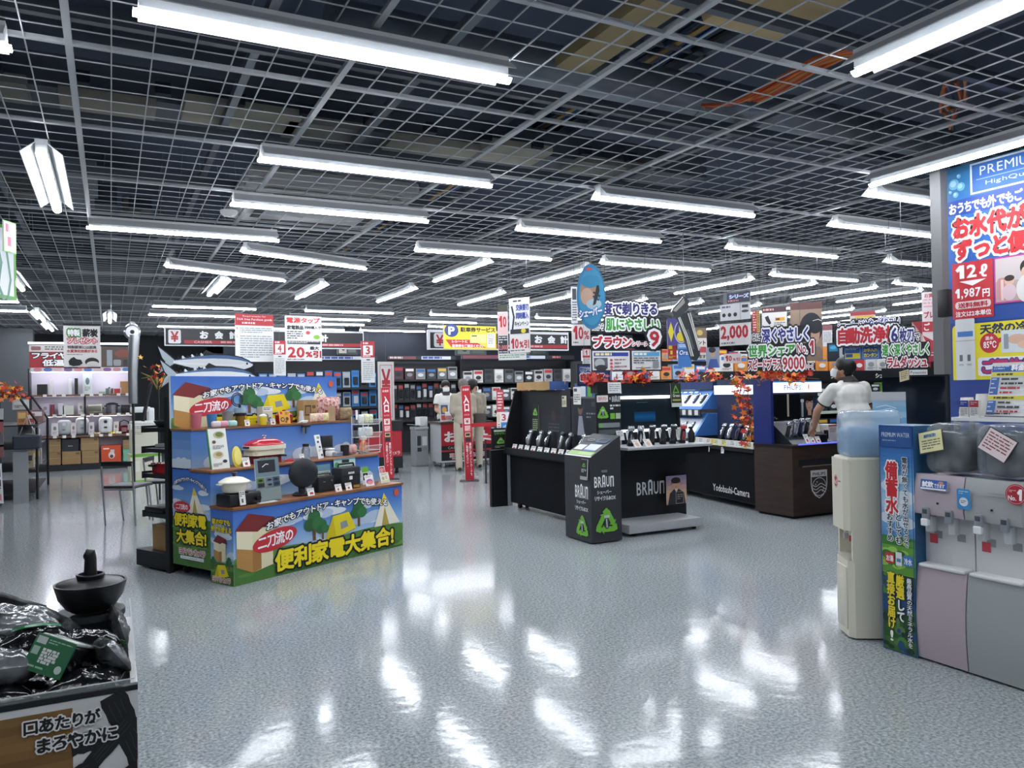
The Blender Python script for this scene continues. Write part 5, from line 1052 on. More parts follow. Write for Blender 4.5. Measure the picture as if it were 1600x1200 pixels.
# ---- tall lit tower facing the entrance
t = thing('display_tower', 'black shaver display tower with lit screen, silver shelf and silver plinth', 'display tower', (5.2, 6.9, 0))
def tp(n, fn, sm=None, fix=True):
    mb = MB(); fn(mb); return mb.build(n, t, (-5.2, -6.9, 0), smooth=sm, fix=fix)
alu = M('#b9bcbf', .4, .35)
tp('plinth', lambda m: (m.rbox((4.62, 6.5, .035), (5.56, 6.9, .125), alu, .008), m.box((4.79, 6.9, .04), (5.68, 7.4, .12), blk)), 30)
for x in (4.7, 5.48): tp('caster', lambda m, x=x: m.cyl((x, 6.56, .02), (x+.03, 6.56, .02), .02, blk, n=10), 40)
def tbody(m):
    m.box((4.80, 6.90, .12), (5.68, 7.4, .8), M('#0c0f15', .4)); P = Panel(88, 68); P.bg('#0c0f15'); word_braun(P, 21, 29, 58, 45, '#d5d8da', .03); P.put(m, (4.80, 6.8995, .8), (.88, 0, 0), (0, 0, -.68))
tp('cabinet', tbody, fix=False)
tp('shelf', lambda m: (m.box((4.62, 6.56, .80), (5.72, 6.94, .875), blk2), m.box((4.81, 6.94, .80), (5.72, 7.4, .875), blk2), m.rbox((4.62, 6.5, .875), (5.72, 6.94, .905), alu, .006)), 30)
tp('screen_frame', lambda m: (m.prism([(6.93, .905), (6.97, 1.56), (7.3, 1.56), (7.3, .905)], 4.83, 5.60, blk2, 'YZ'), m.prism([(6.9, .905), (6.94, 1.57), (6.985, 1.57), (6.95, .905)], 4.815, 4.83, alu, 'YZ'), m.prism([(6.9, .905), (6.94, 1.57), (6.985, 1.57), (6.95, .905)], 5.60, 5.63, blk, 'YZ')))
def scr(m):
    P = Panel(77, 34); P.bg('#1a242b'); P.small(24, 2, 52, 4, 1, '#3c4a52', 3); P.bands(20, 14, 48, 26, ['#1b3c5e', '#1a4a74', '#1b5480', '#1a4a74', '#1b3c5e'])
    P.put(m, (4.83, 6.955, 1.37), (.77, 0, 0), (0, -.022, -.30), .0005, .08)
tp('screen', scr, fix=False)
tp('light_strip', lambda m: m.box((4.84, 6.925, 1.39), (5.50, 6.955, 1.42), M('#f2f6ff', .4, 0, 3.0)))
tp('light_strip', lambda m: m.box((4.84, 6.905, 1.035), (5.60, 6.93, 1.06), M('#eef4ff', .4, 0, 1.6)))
tp('header', lambda m: (m.box((4.83, 6.94, 1.43), (5.58, 6.965, 1.56), M('#1b242c', .3))))
P = Panel(31, 45); P.bg('#1a1e20'); P.rrect(1, 2, 15, 9, .6, '#e2dcdc'); P.text('ヨドバシ', 2.5, 3.5, 13.5, 7.5, '#c23a3a', .04); P.text('×', 16.5, 4, 18.5, 7, '#d9dcdc'); word_braun(P, 20, 2.5, 30, 9, '#d9dcdc', .03); tri_mark(P, 8, 20, 7); P.small(17, 12, 30, 18, 2, '#d9dcdc', 4, .6); P.rect(17, 21, 23, 27, lime); P.rect(24, 21, 30, 27, '#a9b99a'); P.rrect(2, 31, 29, 36, 1, '#7d858a'); P.rrect(2, 38, 29, 43, 1, '#4d555a'); P.ell(5, 33.5, 2, 2, lime)
mb = MB(); mb.box((-.69, -.005, 1.005), (-.38, .02, 1.455), M('#1a1e20', .4)); P.put(mb, (-.69, -.0055, 1.455), (.31, 0, 0), (0, 0, -.45)); mb.build('side_sign', t, fix=False)
I('product_box', 'small black box on top of the tower\'s recycling side sign', 'box', (4.62, 6.93, 1.457), 0, box=lambda m: m.box((-.1, -.05, 0), (.03, .08, .12), blk))
P = Panel(20, 14); P.bg('#d5d6d6'); P.small(2, 2, 18, 12, 4, '#8a8d90', 3)
board('notice_card', P, (4.665, 6.905, 1.57), (.17, 0, 0), (0, -.01, -.12), .003, label='white folded notice card on top of the tower\'s side sign', cat='card')
P = Panel(20, 36); P.bg('#23301f'); P.poly([(10, 2), (17, 15), (3, 15)], '#6fa84a'); P.poly([(10, 6), (14, 13), (6, 13)], '#23301f'); P.text('Green', 3, 16, 17, 21, '#dfe6da', .05); P.rect(2, 24, 18, 27, '#a9a05a'); P.rect(0, 30, 20, 36, '#c3cbc0')
board('hang_tag', P, (5.49, 6.9, 1.55), (.14, 0, 0), (.01, -.01, -.26), .003, label='dark green tag with a tree mark hanging at the tower\'s upper corner', cat='tag')
P = Panel(31, 46); P.bands(0, 0, 31, 46, ['#8d7f9a', '#a58a96', '#c09a90', '#d0a78a', '#c9a488', '#b59a90']); P.ell(14.5, 13, 6.4, 8, '#c99a7c', 20); P.ell(14.5, 7.5, 7.2, 5, '#221d1c', 20); P.poly([(8, 6), (21, 6), (22, 13), (19.5, 9), (10, 9), (7.5, 14)], '#221d1c'); P.poly([(2, 46), (5, 28), (12, 21), (18, 21), (27, 28), (29, 46)], '#2a2631'); P.poly([(12, 21), (15, 27), (18, 21)], '#d6c3b5'); P.rect(14, 26, 26, 45, '#1b1c22'); P.frame(14, 26, 26, 45, .5, '#a9a39a'); P.stroke([(9.5, 12), (12.5, 11.6)], .7, '#221d1c'); P.stroke([(16, 11.6), (19, 12)], .7, '#221d1c'); P.stroke([(12.8, 17.6), (16.4, 17.6)], .6, '#9a5f52'); P.small(16, 30, 24, 40, 3, '#8d8a86', 3)
board('portrait_flyer', P, (5.33, 6.80, .545), (.275, 0, 0), (0, 0, -.31), .004, label='sunset coloured flyer with a man\'s portrait on the tower\'s cabinet front', cat='flyer')
for k, x in enumerate((4.78, 4.90, 5.05, 5.20, 5.33, 5.46)):
    c = [silver, chrome, dkg, dkg, dkg, M('#b8323a', .4)][k]
    make_shaver('electric_shaver', '%s shaver from the left on the tower\'s silver shelf' % _ord[k], (x, 6.68, .906), R(-25), .5, dkg, c, 'shavers on the silver tower shelf', 1.25)
    P = Panel(20, 22); P.bg('#c9cccd'); P.small(3, 3, 17, 19, 4, '#6d7175', k)
    board('price_card', P, (x-.05, 6.86, 1.06), (.09, 0, 0), (0, -.03, -.1), .002, label='%s grey price plate from the left behind the tower shavers' % _ord[k], cat='price card', group='price plates behind the tower shavers')
for k, x in enumerate((4.73, 4.87)):
    P = Panel(20, 20); P.bg('#e3dcd4'); P.ell(10, 11, 5, 5, '#c9a99a'); P.small(3, 3, 17, 6, 1, '#7d7f82', k)
    board('price_card', P, (x-.03, 6.55, .98), (.085, 0, 0), (.03, -.035, -.085), .002, label='%s pale picture card leaning at the left of the tower shelf front' % _ord[k], cat='price card', group='picture cards on the tower shelf')
I('lotion_bottle', 'black spray bottle at the right end of the tower shelf', 'bottle', (5.62, 6.72, .906), 0, bottle=lambda m: m.lathe([(0, 0), (.035, 0), (.037, .1), (.02, .13), (.014, .15), (0, .15)], blk, 14), pump=lambda m: m.rbox((-.03, -.012, .15), (.015, .012, .17), blk, .004))
P = Panel(40, 30); P.bg('#cdd2cc'); P.small(4, 4, 36, 26, 5, '#7d8580', 6)
board('info_card', P, (5.46, 6.80, 1.06), (.16, .02, .02), (.01, -.03, -.13), .003, label='grey green info card at the right of the tower shelf', cat='card')
# ---- draped counter between tower and pillar unit, with lit header
t = thing('display_counter', 'black draped shaver counter with white shop lettering between the tower and the brown unit', 'counter', (7.2, 8.0, 0))
def yp(n, fn, sm=None, fix=True):
    mb = MB(); fn(mb); return mb.build(n, t, (-7.2, -8.0, 0), smooth=sm, fix=fix)
def ycur(m):
    m.prism([(6.875, 7.06), (7.12, 8.6), (7.13, 9.5), (7.7, 9.5), (7.7, 7.06)], .08, .70, curtain)
    P = Panel(154, 62); P.text('Yodobashi-Camera', 62, 46, 141, 55, '#e8eaea', .02); P.put(m, (7.119, 8.6, .70), (-.2445, -1.54, 0), (0, 0, -.62))
    m.prism([(6.87, 7.06), (7.115, 8.6), (7.2, 8.6), (6.95, 7.06)], .075, .085, blk)
yp('curtain', ycur, fix=False)
yp('rail', lambda m: m.prism([(6.84, 7.06), (7.085, 8.6), (7.1, 9.5), (7.7, 9.5), (7.7, 7.06)], .70, .745, blk))
yp('price_rail', lambda m: m.prism([(6.845, 7.06), (7.05, 8.34), (7.06, 8.34), (6.855, 7.06)], .746, .83, M('#d9d6cc', .4)))
yp('tray', lambda m: m.prism([(6.87, 7.06), (7.075, 8.34), (7.355, 8.34), (7.355, 7.06)], .745, .80, blk2))
def yback(m):
    m.box((7.36, 7.06, .745), (7.44, 8.25, 1.60), M('#111d3a', .4)); P = Panel(119, 60); P.bg('#16244a'); P.ell(70, 22, 16, 14, '#24406e'); P.ell(70, 22, 11, 9.5, '#0f1a34'); P.ell(70, 22, 6, 5, '#3a5a8a'); P.small(84, 14, 114, 22, 2, '#5a76a8', 3); P.poly([(90, 60), (119, 34), (119, 60)], '#22345f'); P.put(m, (7.3595, 8.25, 1.40), (0, -1.19, 0), (0, 0, -.6))
yp('back_panel', yback, fix=False)
def yhead(m):
    m.box((7.31, 7.06, 1.40), (7.36, 8.25, 1.52), M('#dfe6f2', .4, 0, .9)); P = Panel(119, 12); P.text('PHILIPS', 78, 3.5, 102, 9, '#9fb4d6'); P.put(m, (7.3095, 8.25, 1.52), (0, -1.19, 0), (0, 0, -.12))
yp('light_header', yhead, fix=False)
for k, y in enumerate((7.22, 7.36, 7.5, 7.66, 7.84, 8.0)):
    make_shaver('electric_shaver', '%s shaver from the brown unit on the draped counter' % _ord[k], (7.06+.15*(y-7.06), y, .80), -math.pi/2+.2, -.45, dkg if k % 2 else silver, chrome if k % 3 else navy, 'shavers on the lettered draped counter', 1.3)
for k in range(8):
    y = 7.13+.18*k; c = ['#e8e2b8', '#e6e6e4', '#e6e6e4', '#d9d98a'][k % 4]; x = 6.845+.159*(y-7.06)
    card('price_card', '%s price card from the brown unit along the draped counter\'s rail' % _ord[k], 'price card', (x-.014, y, .755), .15, .075, lambda P, k=k, c=c: (P.bg(c), P.rect(4, 4, 30, 46, '#d9b44a' if k % 4 == 0 else '#cfd2d4'), P.small(36, 8, 92, 42, 3, '#7a4a3a' if k % 2 else '#55585c', k)), -math.pi/2+.157, .12, 'price cards on the draped counter')
for k, y in enumerate((7.72, 8.05, 8.16)):
    x = 6.84+.159*(y-7.06); P = Panel(10, 16); P.bg('#dedede'); P.small(1.5, 2, 8.5, 14, 4, '#6a6d70', k)
    board('hang_tag', P, (x-.004, y, .735), (0, -.05, 0), (-.008, 0, -.08), .002, label='%s small white tag hanging under the draped counter\'s rail' % _ord[k], cat='tag', group='tags under the draped counter rail')
# blue two tier slanted toothbrush display at the far end of that counter
t = thing('tiered_display', 'blue two tier slanted display of dark grooming tools behind the tower', 'display', (7.25, 8.9, .745))
def bt(n, fn, fix=True):
    mb = MB(); fn(mb); return mb.build(n, t, (-7.25, -8.9, -.745), fix=fix)
bl = M('#3a6db4', .4)
bt('base', lambda m: m.box((7.12, 8.36, .746), (7.6, 9.45, .84), blk))
for k, (z, h) in enumerate(((.84, .3), (1.2, .26))):
    def tier(m, z=z, h=h, k=k):
        m.prism([(7.05+.12*k, z), (7.3+.12*k, z+h), (7.5, z+h), (7.5, z)], 8.36, 9.4, bl, 'XZ')
        P = Panel(104, 40); P.bands(0, 0, 104, 40, ['#4f86c9', '#6b9ad3', '#8fb4de', '#7ea8d8', '#4f7fc4']); P.rect(30, 10, 100, 34, '#dbe4ee'); [P.rect(6+12*i, 3, 14+12*i, 6, '#e2e8ee') for i in range(6)]; P.rect(6, 14, 26, 34, '#c9dcee'); P.put(m, (7.30+.12*k-.001, 9.4, z+h), (0, -1.04, 0), (-.25, 0, -h), .0006)
        m.box((7.03+.12*k, 8.36, z-.09), (7.06+.12*k, 9.4, z), M('#2b3138', .5)); [m.box((7.027+.12*k, 8.4+.13*i, z-.08), (7.03+.12*k, 8.47+.13*i, z-.01), M('#d9dad6', .5)) for i in range(7)]
    bt('tier', tier, False)
bt('header', lambda m: m.box((7.38, 8.36, 1.47), (7.5, 9.4, 1.58), M('#1f3560', .4)))
for k, (y, tr) in enumerate(((8.52, 0), (8.68, 0), (8.85, 0), (8.45, 1), (8.6, 1), (8.78, 1))):
    make_shaver('electric_shaver', '%s dark tool from the near end on the %s tier of the blue display' % (_ord[k % 3], 'lower' if tr == 0 else 'upper'), (7.13+.12*tr, y, .88+.36*tr), -math.pi/2, -.7, dkg if (k % 2) else navy, chrome, 'tools on the blue tiered display', 1.25, False)
# ---- brown unit with the shield
t = thing('display_counter', 'brown shaver counter with a white shield emblem, dark blue side and lit white header', 'counter', (7.3, 6.7, 0))
def pp(n, fn, sm=None, fix=True):
    mb = MB(); fn(mb); return mb.build(n, t, (-7.3, -6.7, 0), smooth=sm, fix=fix)
brn = noisy('#30221d', '#3a2a24', 4, .5, stretch=(1, 1, 6))
def pcab(m):
    m.box((6.80, 6.415, .03), (7.80, 7.0, .80), brn); m.box((6.84, 6.44, 0), (7.76, 6.98, .03), blk)
    m.box((6.90, 6.4135, .585), (7.80, 6.416, .66), M('#14171d', .4)); m.box((6.95, 6.405, .575), (7.80, 6.416, .588), M('#7d6a60', .4))
    P = Panel(100, 77); pts = [(28, 27), (54.5, 27), (54.5, 43), (53, 50), (48, 56), (41.2, 59.5), (34.5, 56), (29.5, 50), (28, 43)]; P.poly(pts, '#dcdad6'); inn = [(41.2+(x-41.2)*.9, 43+(y-43)*.93) for x, y in pts]; P.poly(inn, '#33251f'); P.rect(28.6, 27.6, 53.9, 34.5, '#dcdad6'); P.text('PHILIPS', 31, 29.5, 51.5, 33.2, '#33251f', .04)
    P.ell(41.2, 46, 11.5, 10.6, '#dcdad6'); P.ell(41.2, 46, 10.7, 9.8, '#33251f')
    for dy in (-2.0, 1.6, 5.2): P.stroke([(31.5+2*k*.97, 46+dy+1.6*math.sin(k*.75)) for k in range(11)], 1.0, '#dcdad6')
    for x, y in ((37.5, 40.5), (35, 43), (46, 51), (47.5, 48.6)): P.poly([(x, y-1.6), (x+.4, y-.4), (x+1.6, y), (x+.4, y+.4), (x, y+1.6), (x-.4, y+.4), (x-1.6, y), (x-.4, y-.4)], '#dcdad6')
    P.put(m, (6.80, 6.4145, .80), (1.0, 0, 0), (0, 0, -.77))
pp('cabinet', pcab, fix=False)
pp('worktop', lambda m: m.box((6.79, 6.405, .80), (7.81, 7.0, .825), M('#2a2020', .3)))
pp('side_panel', lambda m: m.box((6.80, 6.72, .825), (6.84, 7.0, 1.56), M('#12246a', .4)))
pp('back_panel', lambda m: m.box((6.84, 6.96, .825), (7.80, 7.0, 1.56), M('#14204a', .4)))
def phead(m):
    m.box((6.84, 6.87, 1.42), (7.80, 6.96, 1.555), M('#eef3fa', .4, 0, 1.1)); P = Panel(96, 13.5); P.rect(0, 0, 96, 1.4, '#3f8fd0'); P.text('PHILIPS', 33, 4.4, 61, 10.6, '#2f6fc4', .03); P.ell(74, 7, 1, 3.6, '#d9675a'); P.put(m, (6.84, 6.8695, 1.555), (.96, 0, 0), (0, 0, -.135), emit=.25)
pp('light_header', phead, fix=False)
pp('screen', lambda m: (m.box((6.93, 6.90, 1.09), (7.46, 6.935, 1.40), M('#101317', .12)), m.box((7.245, 6.897, 1.13), (7.275, 6.899, 1.40), M('#b5b09f', .4))))
def ppic(m):
    m.box((7.48, 6.93, 1.09), (7.80, 6.955, 1.415), M('#24456f', .3)); P = Panel(32, 32.5); P.bands(0, 0, 32, 32.5, ['#16202e', '#1b2c44', '#22406a', '#2a5286', '#2c5a94']); P.rect(0, 0, 12, 32.5, '#141c28'); P.ell(17, 14, 6.2, 9, '#c79f86', 22); P.ell(17.5, 6, 7.4, 5, '#1a1513', 22); P.poly([(10.5, 7), (13, 6), (12, 14)], '#1a1513'); P.poly([(8, 32.5), (13, 22), (22, 22), (29, 32.5)], '#10151d'); P.poly([(14, 20), (20, 20), (20, 28), (14, 28)], '#c2987f'); P.rrect(3, 10, 6.5, 30, 1.4, '#aab4bc'); P.rrect(2, 8, 7.5, 12, 1.4, '#cfd6da'); P.stroke([(12.5, 12), (15.5, 11.6)], .8, '#2a1d18'); P.stroke([(18, 11.6), (21.5, 12)], .8, '#2a1d18'); P.stroke([(14.5, 18.8), (18, 18.8)], .7, '#8a544a'); P.put(m, (7.48, 6.9295, 1.415), (.32, 0, 0), (0, 0, -.325))
pp('portrait_poster', ppic, fix=False)
pp('light_edge', lambda m: m.box((6.92, 6.42, .826), (7.78, 6.44, .838), M('#6a72ff', .4, 0, .8)))
pp('product_riser', lambda m: m.prism([(6.55, .826), (6.88, 1.08), (6.95, 1.08), (6.95, .826)], 6.95, 7.60, M('#2b3138', .3), 'YZ'))
for k, (x, z, b) in enumerate(((7.0, .90, dkg), (7.1, .92, silver), (7.2, .93, navy), (7.3, .93, dkg))):
    make_shaver('electric_shaver', '%s shaver from the left on the brown counter' % _ord[k], (x, 6.68, z-.04), 0, .3, b, chrome, 'shavers on the brown counter', 1.3)
for k, x in enumerate((7.10, 7.18, 7.27)):
    card('price_card', '%s tilted price card from the left on the brown counter\'s edge' % _ord[k], 'price card', (x, 6.45, .839), .065, .1 if k == 0 else .07, lambda P, k=k: price(P, seed=k+3), -.1, .6, 'price cards on the brown counter')
I('shaver_box', 'short black box in front of the staff member\'s hand on the brown counter', 'box', (7.42, 6.56, .826), 0, box=lambda m: m.rbox((-.06, -.05, 0), (.06, .05, .1), blk, .01))
I('charging_stand', 'tall black charging stand with a pale blue foot on the brown counter', 'stand', (7.58, 6.62, .826), 0, post=lambda m: m.rbox((-.02, -.02, .02), (.02, .02, .14), blk, .006), foot=lambda m: m.rbox((-.05, -.05, 0), (.05, .05, .02), M('#8fb8e6', .3, emit=.2), .005))
P = Panel(30, 30); P.bg('#cfc6b4'); P.rect(12, 6, 15, 20, '#3d4248'); P.rect(17, 10, 20, 24, '#3d4248'); P.small(3, 24, 27, 29, 2, '#8a7f6f', 3)
board('info_card', P, (7.36, 6.74, 1.09), (.22, 0, 0), (0, -.05, -.2), .003, label='beige picture card standing behind the brown counter\'s shavers', cat='card')
I('carton', 'white box with red edge beside the brown counter\'s charging stand', 'box', (7.70, 6.72, .826), 0, box=lambda m: boxp(m, .16, .2, .2, '#dcd8d6', lambda P: (P.rect(0, 0, 100, 12, '#b8323a'), P.small(12, 24, 80, 60, 4, '#a05a5a', 4))))
# ---- autumn leaf garlands
def leaf_cluster(m, c, ext, n, seed, size=.045):
    rg = random.Random(seed); cols = [M(h, .6) for h in ('#c8391f', '#d9571f', '#e07a2a', '#b32a1c', '#e0a03a', '#a8241a')]
    for _ in range(n):
        p = Vector((c[0]+rg.gauss(0, ext[0]), c[1]+rg.gauss(0, ext[1]), c[2]+rg.gauss(0, ext[2])))
        q = Matrix.Rotation(rg.uniform(0, 6.3), 3, 'Z') @ Matrix.Rotation(rg.uniform(-1.2, 1.2), 3, 'X') @ Matrix.Rotation(rg.uniform(-1.2, 1.2), 3, 'Y'); s_ = size*rg.uniform(.7, 1.3)
        pts = []
        for k in range(10):
            r_ = s_*(1 if k % 2 == 0 else .42); a = k*math.pi/5; pts.append(p + q @ Vector((r_*math.cos(a), .0, r_*math.sin(a))))
        m.add(pts, [tuple(range(10))], rg.choice(cols))
def garland(label, segs, seed, stem):
    t = thing('leaf_garland', label, 'garland', stem[0])
    mb = MB(); mb.T = Matrix.Translation(-Vector(stem[0]))
    for k, (c, e, n) in enumerate(segs): leaf_cluster(mb, c, e, n, seed+k)
    o = mb.build('foliage', t, fix=False); o['kind'] = 'stuff'
    mb = MB(); mb.T = Matrix.Translation(-Vector(stem[0])); mb.tube(stem, .004, M('#5a3a24', .8), 5); mb.build('stem', t)
garland('orange red maple garland on top of the white lit header', [((6.88+.13*k, 6.88, 1.66+.05*math.sin(k*1.3)), (.07, .04, .06), 34) for k in range(6)], 10, [(6.85, 6.92, 1.56), (7.2, 6.9, 1.62), (7.8, 6.9, 1.58)])
garland('red and orange maple garland hanging down beside the tower', [((6.78+.02*k, 7.2, 1.58-.09*k), (.06, .06, .05), 13) for k in range(9)], 30, [(6.83, 7.12, 1.6), (6.82, 7.1, 1.2), (6.86, 7.1, .85)])
garland('small maple sprays on top of the dark tower', [((4.55+.02*k, 7.0, 1.60), (.06, .03, .03), 16) for k in range(2)]+[((5.12, 7.0, 1.62), (.09, .04, .04), 44), ((5.05, 7.0, 1.58), (.3, .03, .012), 20)], 50, [(4.5, 7.0, 1.575), (5.1, 7.0, 1.58), (5.5, 7.0, 1.575)])
garland('orange maple spray above the blue tiered display', [((7.44, 8.9, 1.66), (.04, .16, .05), 40), ((7.44, 8.45, 1.66), (.04, .1, .05), 22)], 70, [(7.44, 9.3, 1.58), (7.44, 8.8, 1.62), (7.44, 8.4, 1.585)])

# ------------------------------------------------------------------ people
def fused(name, mb, voxel, mat, parent, smooth=True, it=4):
    """overlapping solids grown together into one continuous skin"""
    o = mb.build(name, None, fix=True)
    r = o.modifiers.new('r', 'REMESH'); r.mode = 'VOXEL'; r.voxel_size = voxel
    s = o.modifiers.new('s', 'SMOOTH'); s.iterations = it; s.factor = .5
    bpy.context.view_layer.update(); dg = bpy.context.evaluated_depsgraph_get()
    me = bpy.data.meshes.new_from_object(o.evaluated_get(dg)); old = o.data
    o.modifiers.clear(); o.data = me; bpy.data.meshes.remove(old)
    me.materials.clear(); me.materials.append(mat); me.shade_smooth()
    o.parent = parent; return o
def limb(m, pts, rad, mat, n=12):
    m.tube(pts, rad, mat, n)
    for p, r in zip(pts, rad): m.sphere(p, r*.99, mat, 10)
def hand(m, wrist, dirn, palm_n, mat, side, curl=.5, s=1.0):
    d = Vector(dirn).normalized(); n = Vector(palm_n); n = (n-d*n.dot(d)).normalized(); x = d.cross(n).normalized()*side; w = Vector(wrist)
    c = w+d*.045*s
    for k in range(5): m.sphere(w+d*(.012+.017*k)*s, .03*s, mat, 8, (1, 1, 1)) if k < 1 else None
    T0 = m.T; B = Matrix((( x.x, d.x, n.x, 0), (x.y, d.y, n.y, 0), (x.z, d.z, n.z, 0), (0, 0, 0, 1)))
    m.T = T0 @ Matrix.Translation(c) @ B; m.rbox((-.04*s, -.045*s, -.013*s), (.04*s, .045*s, .013*s), mat, .012*s, 3); m.T = T0
    for k, (off, ln) in enumerate(((-.031, .068), (-.0105, .078), (.0105, .073), (.031, .056))):
        p = w+d*.085*s+x*off*s; pts = [p]; a = .15
        for seg in (.42, .33, .25):
            a += curl*.75; p = p+(d*math.cos(a)+n*math.sin(a))*ln*seg*s; pts.append(p)
        m.tube(pts, [.0095*s, .009*s, .0085*s, .007*s], mat, 8); m.sphere(pts[-1], .007*s, mat, 6)
    p = w+d*.03*s-x*.035*s; q = p+(d*.6-x*.75+n*.3)*.035*s; r = q+(d*.85-x*.2+n*.5).normalized()*.034*s
    m.tube([p, q, r], [.013*s, .0105*s, .008*s], mat, 8); m.sphere(r, .008*s, mat, 6)
def human(label, loc, rz, J, skin, shirt, trousers, hair_m, shoe, voxel=.011, grey=False, mask=True, hand_dirs=None, cap=0.0, sleeve=.6, collar=None, long_sleeve=False):
    """J: joints in the person's own frame, y forward, z up"""
    t = thing('person', label, 'person', loc, rz)
    V = {k: Vector(v) for k, v in J.items() if isinstance(v, tuple)}
    b = MB(); yaw = J.get('head_yaw', 0.0); pit = J.get('head_pitch', 0.0)
    H = V['head']; HR = Matrix.Translation(H) @ Matrix.Rotation(yaw, 4, 'Z') @ Matrix.Rotation(-pit, 4, 'X')
    def torso(m, g, lo=.0):
        pel, wai, che, nk = V['pelvis'], V['waist'], V['chest'], V['neck']
        for p, q, r0, r1, sx in ((pel, wai, .135, .125, 1), (wai, che, .125, .145, 1), (che, nk-(nk-che)*.25, .145, .10, 1)):
            for k in range(5):
                c = p.lerp(q, k/4); r = (r0+(r1-r0)*k/4)+g; m.sphere(c, r, skin, 14, (1.22, .78, .8))
        for s_ in ('l', 'r'): limb(m, [V['chest']+Vector((0, 0, .08)), V['sh_'+s_]], [.085+g*.6, .058+g*.6], skin)
    torso(b, 0)
    limb(b, [V['neck']-Vector((0, 0, .04)), V['neck'].lerp(H, .75)], [.058, .052], skin)
    T0 = b.T; b.T = HR
    b.sphere((0, -.01, .03), .092, skin, 16, (.86, 1.05, 1.05)); b.sphere((0, .028, -.035), .066, skin, 14, (.92, .95, 1.15)); b.sphere((0, .055, -.078), .03, skin, 10, (1.1, .8, .8))
    b.tube([(0, .085, .012), (0, .104, -.022)], [.008, .014], skin, 8); b.sphere((0, .1, -.022), .014, skin, 8)
    for s_ in (-1, 1): b.sphere((s_*.08, -.01, -.005), .022, skin, 8, (.4, .8, 1.4)); b.sphere((s_*.032, .076, .018), .016, skin, 8, (1.2, .5, .5)); b.sphere((s_*.012, .085, -.052), .012, skin, 8, (1.4, .5, .5))
    b.T = T0
    for s_, sg in (('l', -1), ('r', 1)):
        limb(b, [V['sh_'+s_], V['sh_'+s_].lerp(V['el_'+s_], .5), V['el_'+s_]], [.056, .05, .041], skin); limb(b, [V['el_'+s_], V['el_'+s_].lerp(V['wr_'+s_], .3), V['wr_'+s_]], [.041, .043, .028], skin)
        hd = (hand_dirs or {}).get(s_) or (V['wr_'+s_]-V['el_'+s_], Vector((-sg, 0, 0)), .5); hand(b, V['wr_'+s_], hd[0], hd[1], skin, sg*1.0, hd[2])
        limb(b, [V['hip_'+s_], V['hip_'+s_].lerp(V['kn_'+s_], .5), V['kn_'+s_]], [.092, .078, .056], skin); limb(b, [V['kn_'+s_], V['kn_'+s_].lerp(V['an_'+s_], .35), V['an_'+s_]], [.055, .056, .037], skin)
        a = V['an_'+s_]; limb(b, [a, Vector((a.x, a.y+.06, .035)), Vector((a.x+sg*.01, a.y+.15, .03))], [.038, .035, .026], skin)
    fused('body', b, voxel, skin, t)
    m = MB(); torso(m, .022); m.sphere(V['pelvis']+Vector((0, 0, -.02)), .16, skin, 14, (1.22, .8, .5))
    for s_ in ('l', 'r'):
        if long_sleeve: limb(m, [V['sh_'+s_], V['el_'+s_], V['wr_'+s_]], [.08, .06, .044], skin)
        else:
            e = V['sh_'+s_].lerp(V['el_'+s_], sleeve); m.sphere(V['sh_'+s_], .07, skin, 12); m.tube([V['sh_'+s_], V['sh_'+s_].lerp(e, .5), e], [.07, .074, .077], skin, 14)
    # the cloth hangs straight from the shoulder blades to the hips
    for k in range(7):
        c = V['pelvis'].lerp(V['chest'], k/6); m.sphere(c+Vector((0, -.012, 0)), .158+.012*math.sin(k*2.1), skin, 16, (1.2, .82, .7))
    m.sphere(V['chest']+Vector((0, -.01, .06)), .16, skin, 16, (1.25, .8, .8))
    fused('shirt', m, voxel, shirt, t, it=14)
    if collar:
        m = MB(); nk = V['neck']; m.T = Matrix.Translation(nk-Vector((0, 0.0, .005))) @ Matrix.Rotation(-.25, 4, 'X'); m.lathe([(.112, -.012), (.094, .022), (.082, .052), (.075, .053), (.085, .022), (.1, -.012)], collar, 24, sx=1.08); m.build('collar', t, smooth=50)
        for s_ in ('l', 'r'):
            e = V['sh_'+s_].lerp(V['el_'+s_], sleeve); d = (V['el_'+s_]-V['sh_'+s_]).normalized(); m = MB(); m.cyl(e-d*.008, e+d*.006, .077, collar, n=18); m.build('sleeve_edge', t, smooth=50)
    m = MB(); m.sphere(V['pelvis'], .148, skin, 14, (1.18, .82, .75))
    for s_ in ('l', 'r'): limb(m, [V['hip_'+s_], V['hip_'+s_].lerp(V['kn_'+s_], .5), V['kn_'+s_], V['an_'+s_]+Vector((0, 0, -.02))], [.108, .1, .078, .066], skin)
    fused('trousers', m, voxel, trousers, t)
    for s_, sg in (('l', -1), ('r', 1)):
        a = V['an_'+s_]; m = MB(); limb(m, [Vector((a.x, a.y-.03, .045)), Vector((a.x, a.y+.07, .045)), Vector((a.x+sg*.01, a.y+.16, .04))], [.045, .045, .038], skin); o = fused('shoe', m, .012, shoe, t)
    m = MB(); m.T = HR; 
    m.sphere((0, -.022, .055), .104, skin, 18, (.95, 1.06, 1.0)); m.sphere((0, .02, .085), .075, skin, 14, (1.1, .95, .8)); m.sphere((0, -.06, .0), .075, skin, 12, (1.05, .7, 1.1)); m.sphere((0, .045, .088), .058, skin, 10, (1.15, .7, .62))
    for s_ in (-1, 1): m.sphere((s_*.07, -.02, .03), .035, skin, 8, (.6, 1.1, 1.3))
    o = fused('hair', m, .01, hair_m, t, it=2)
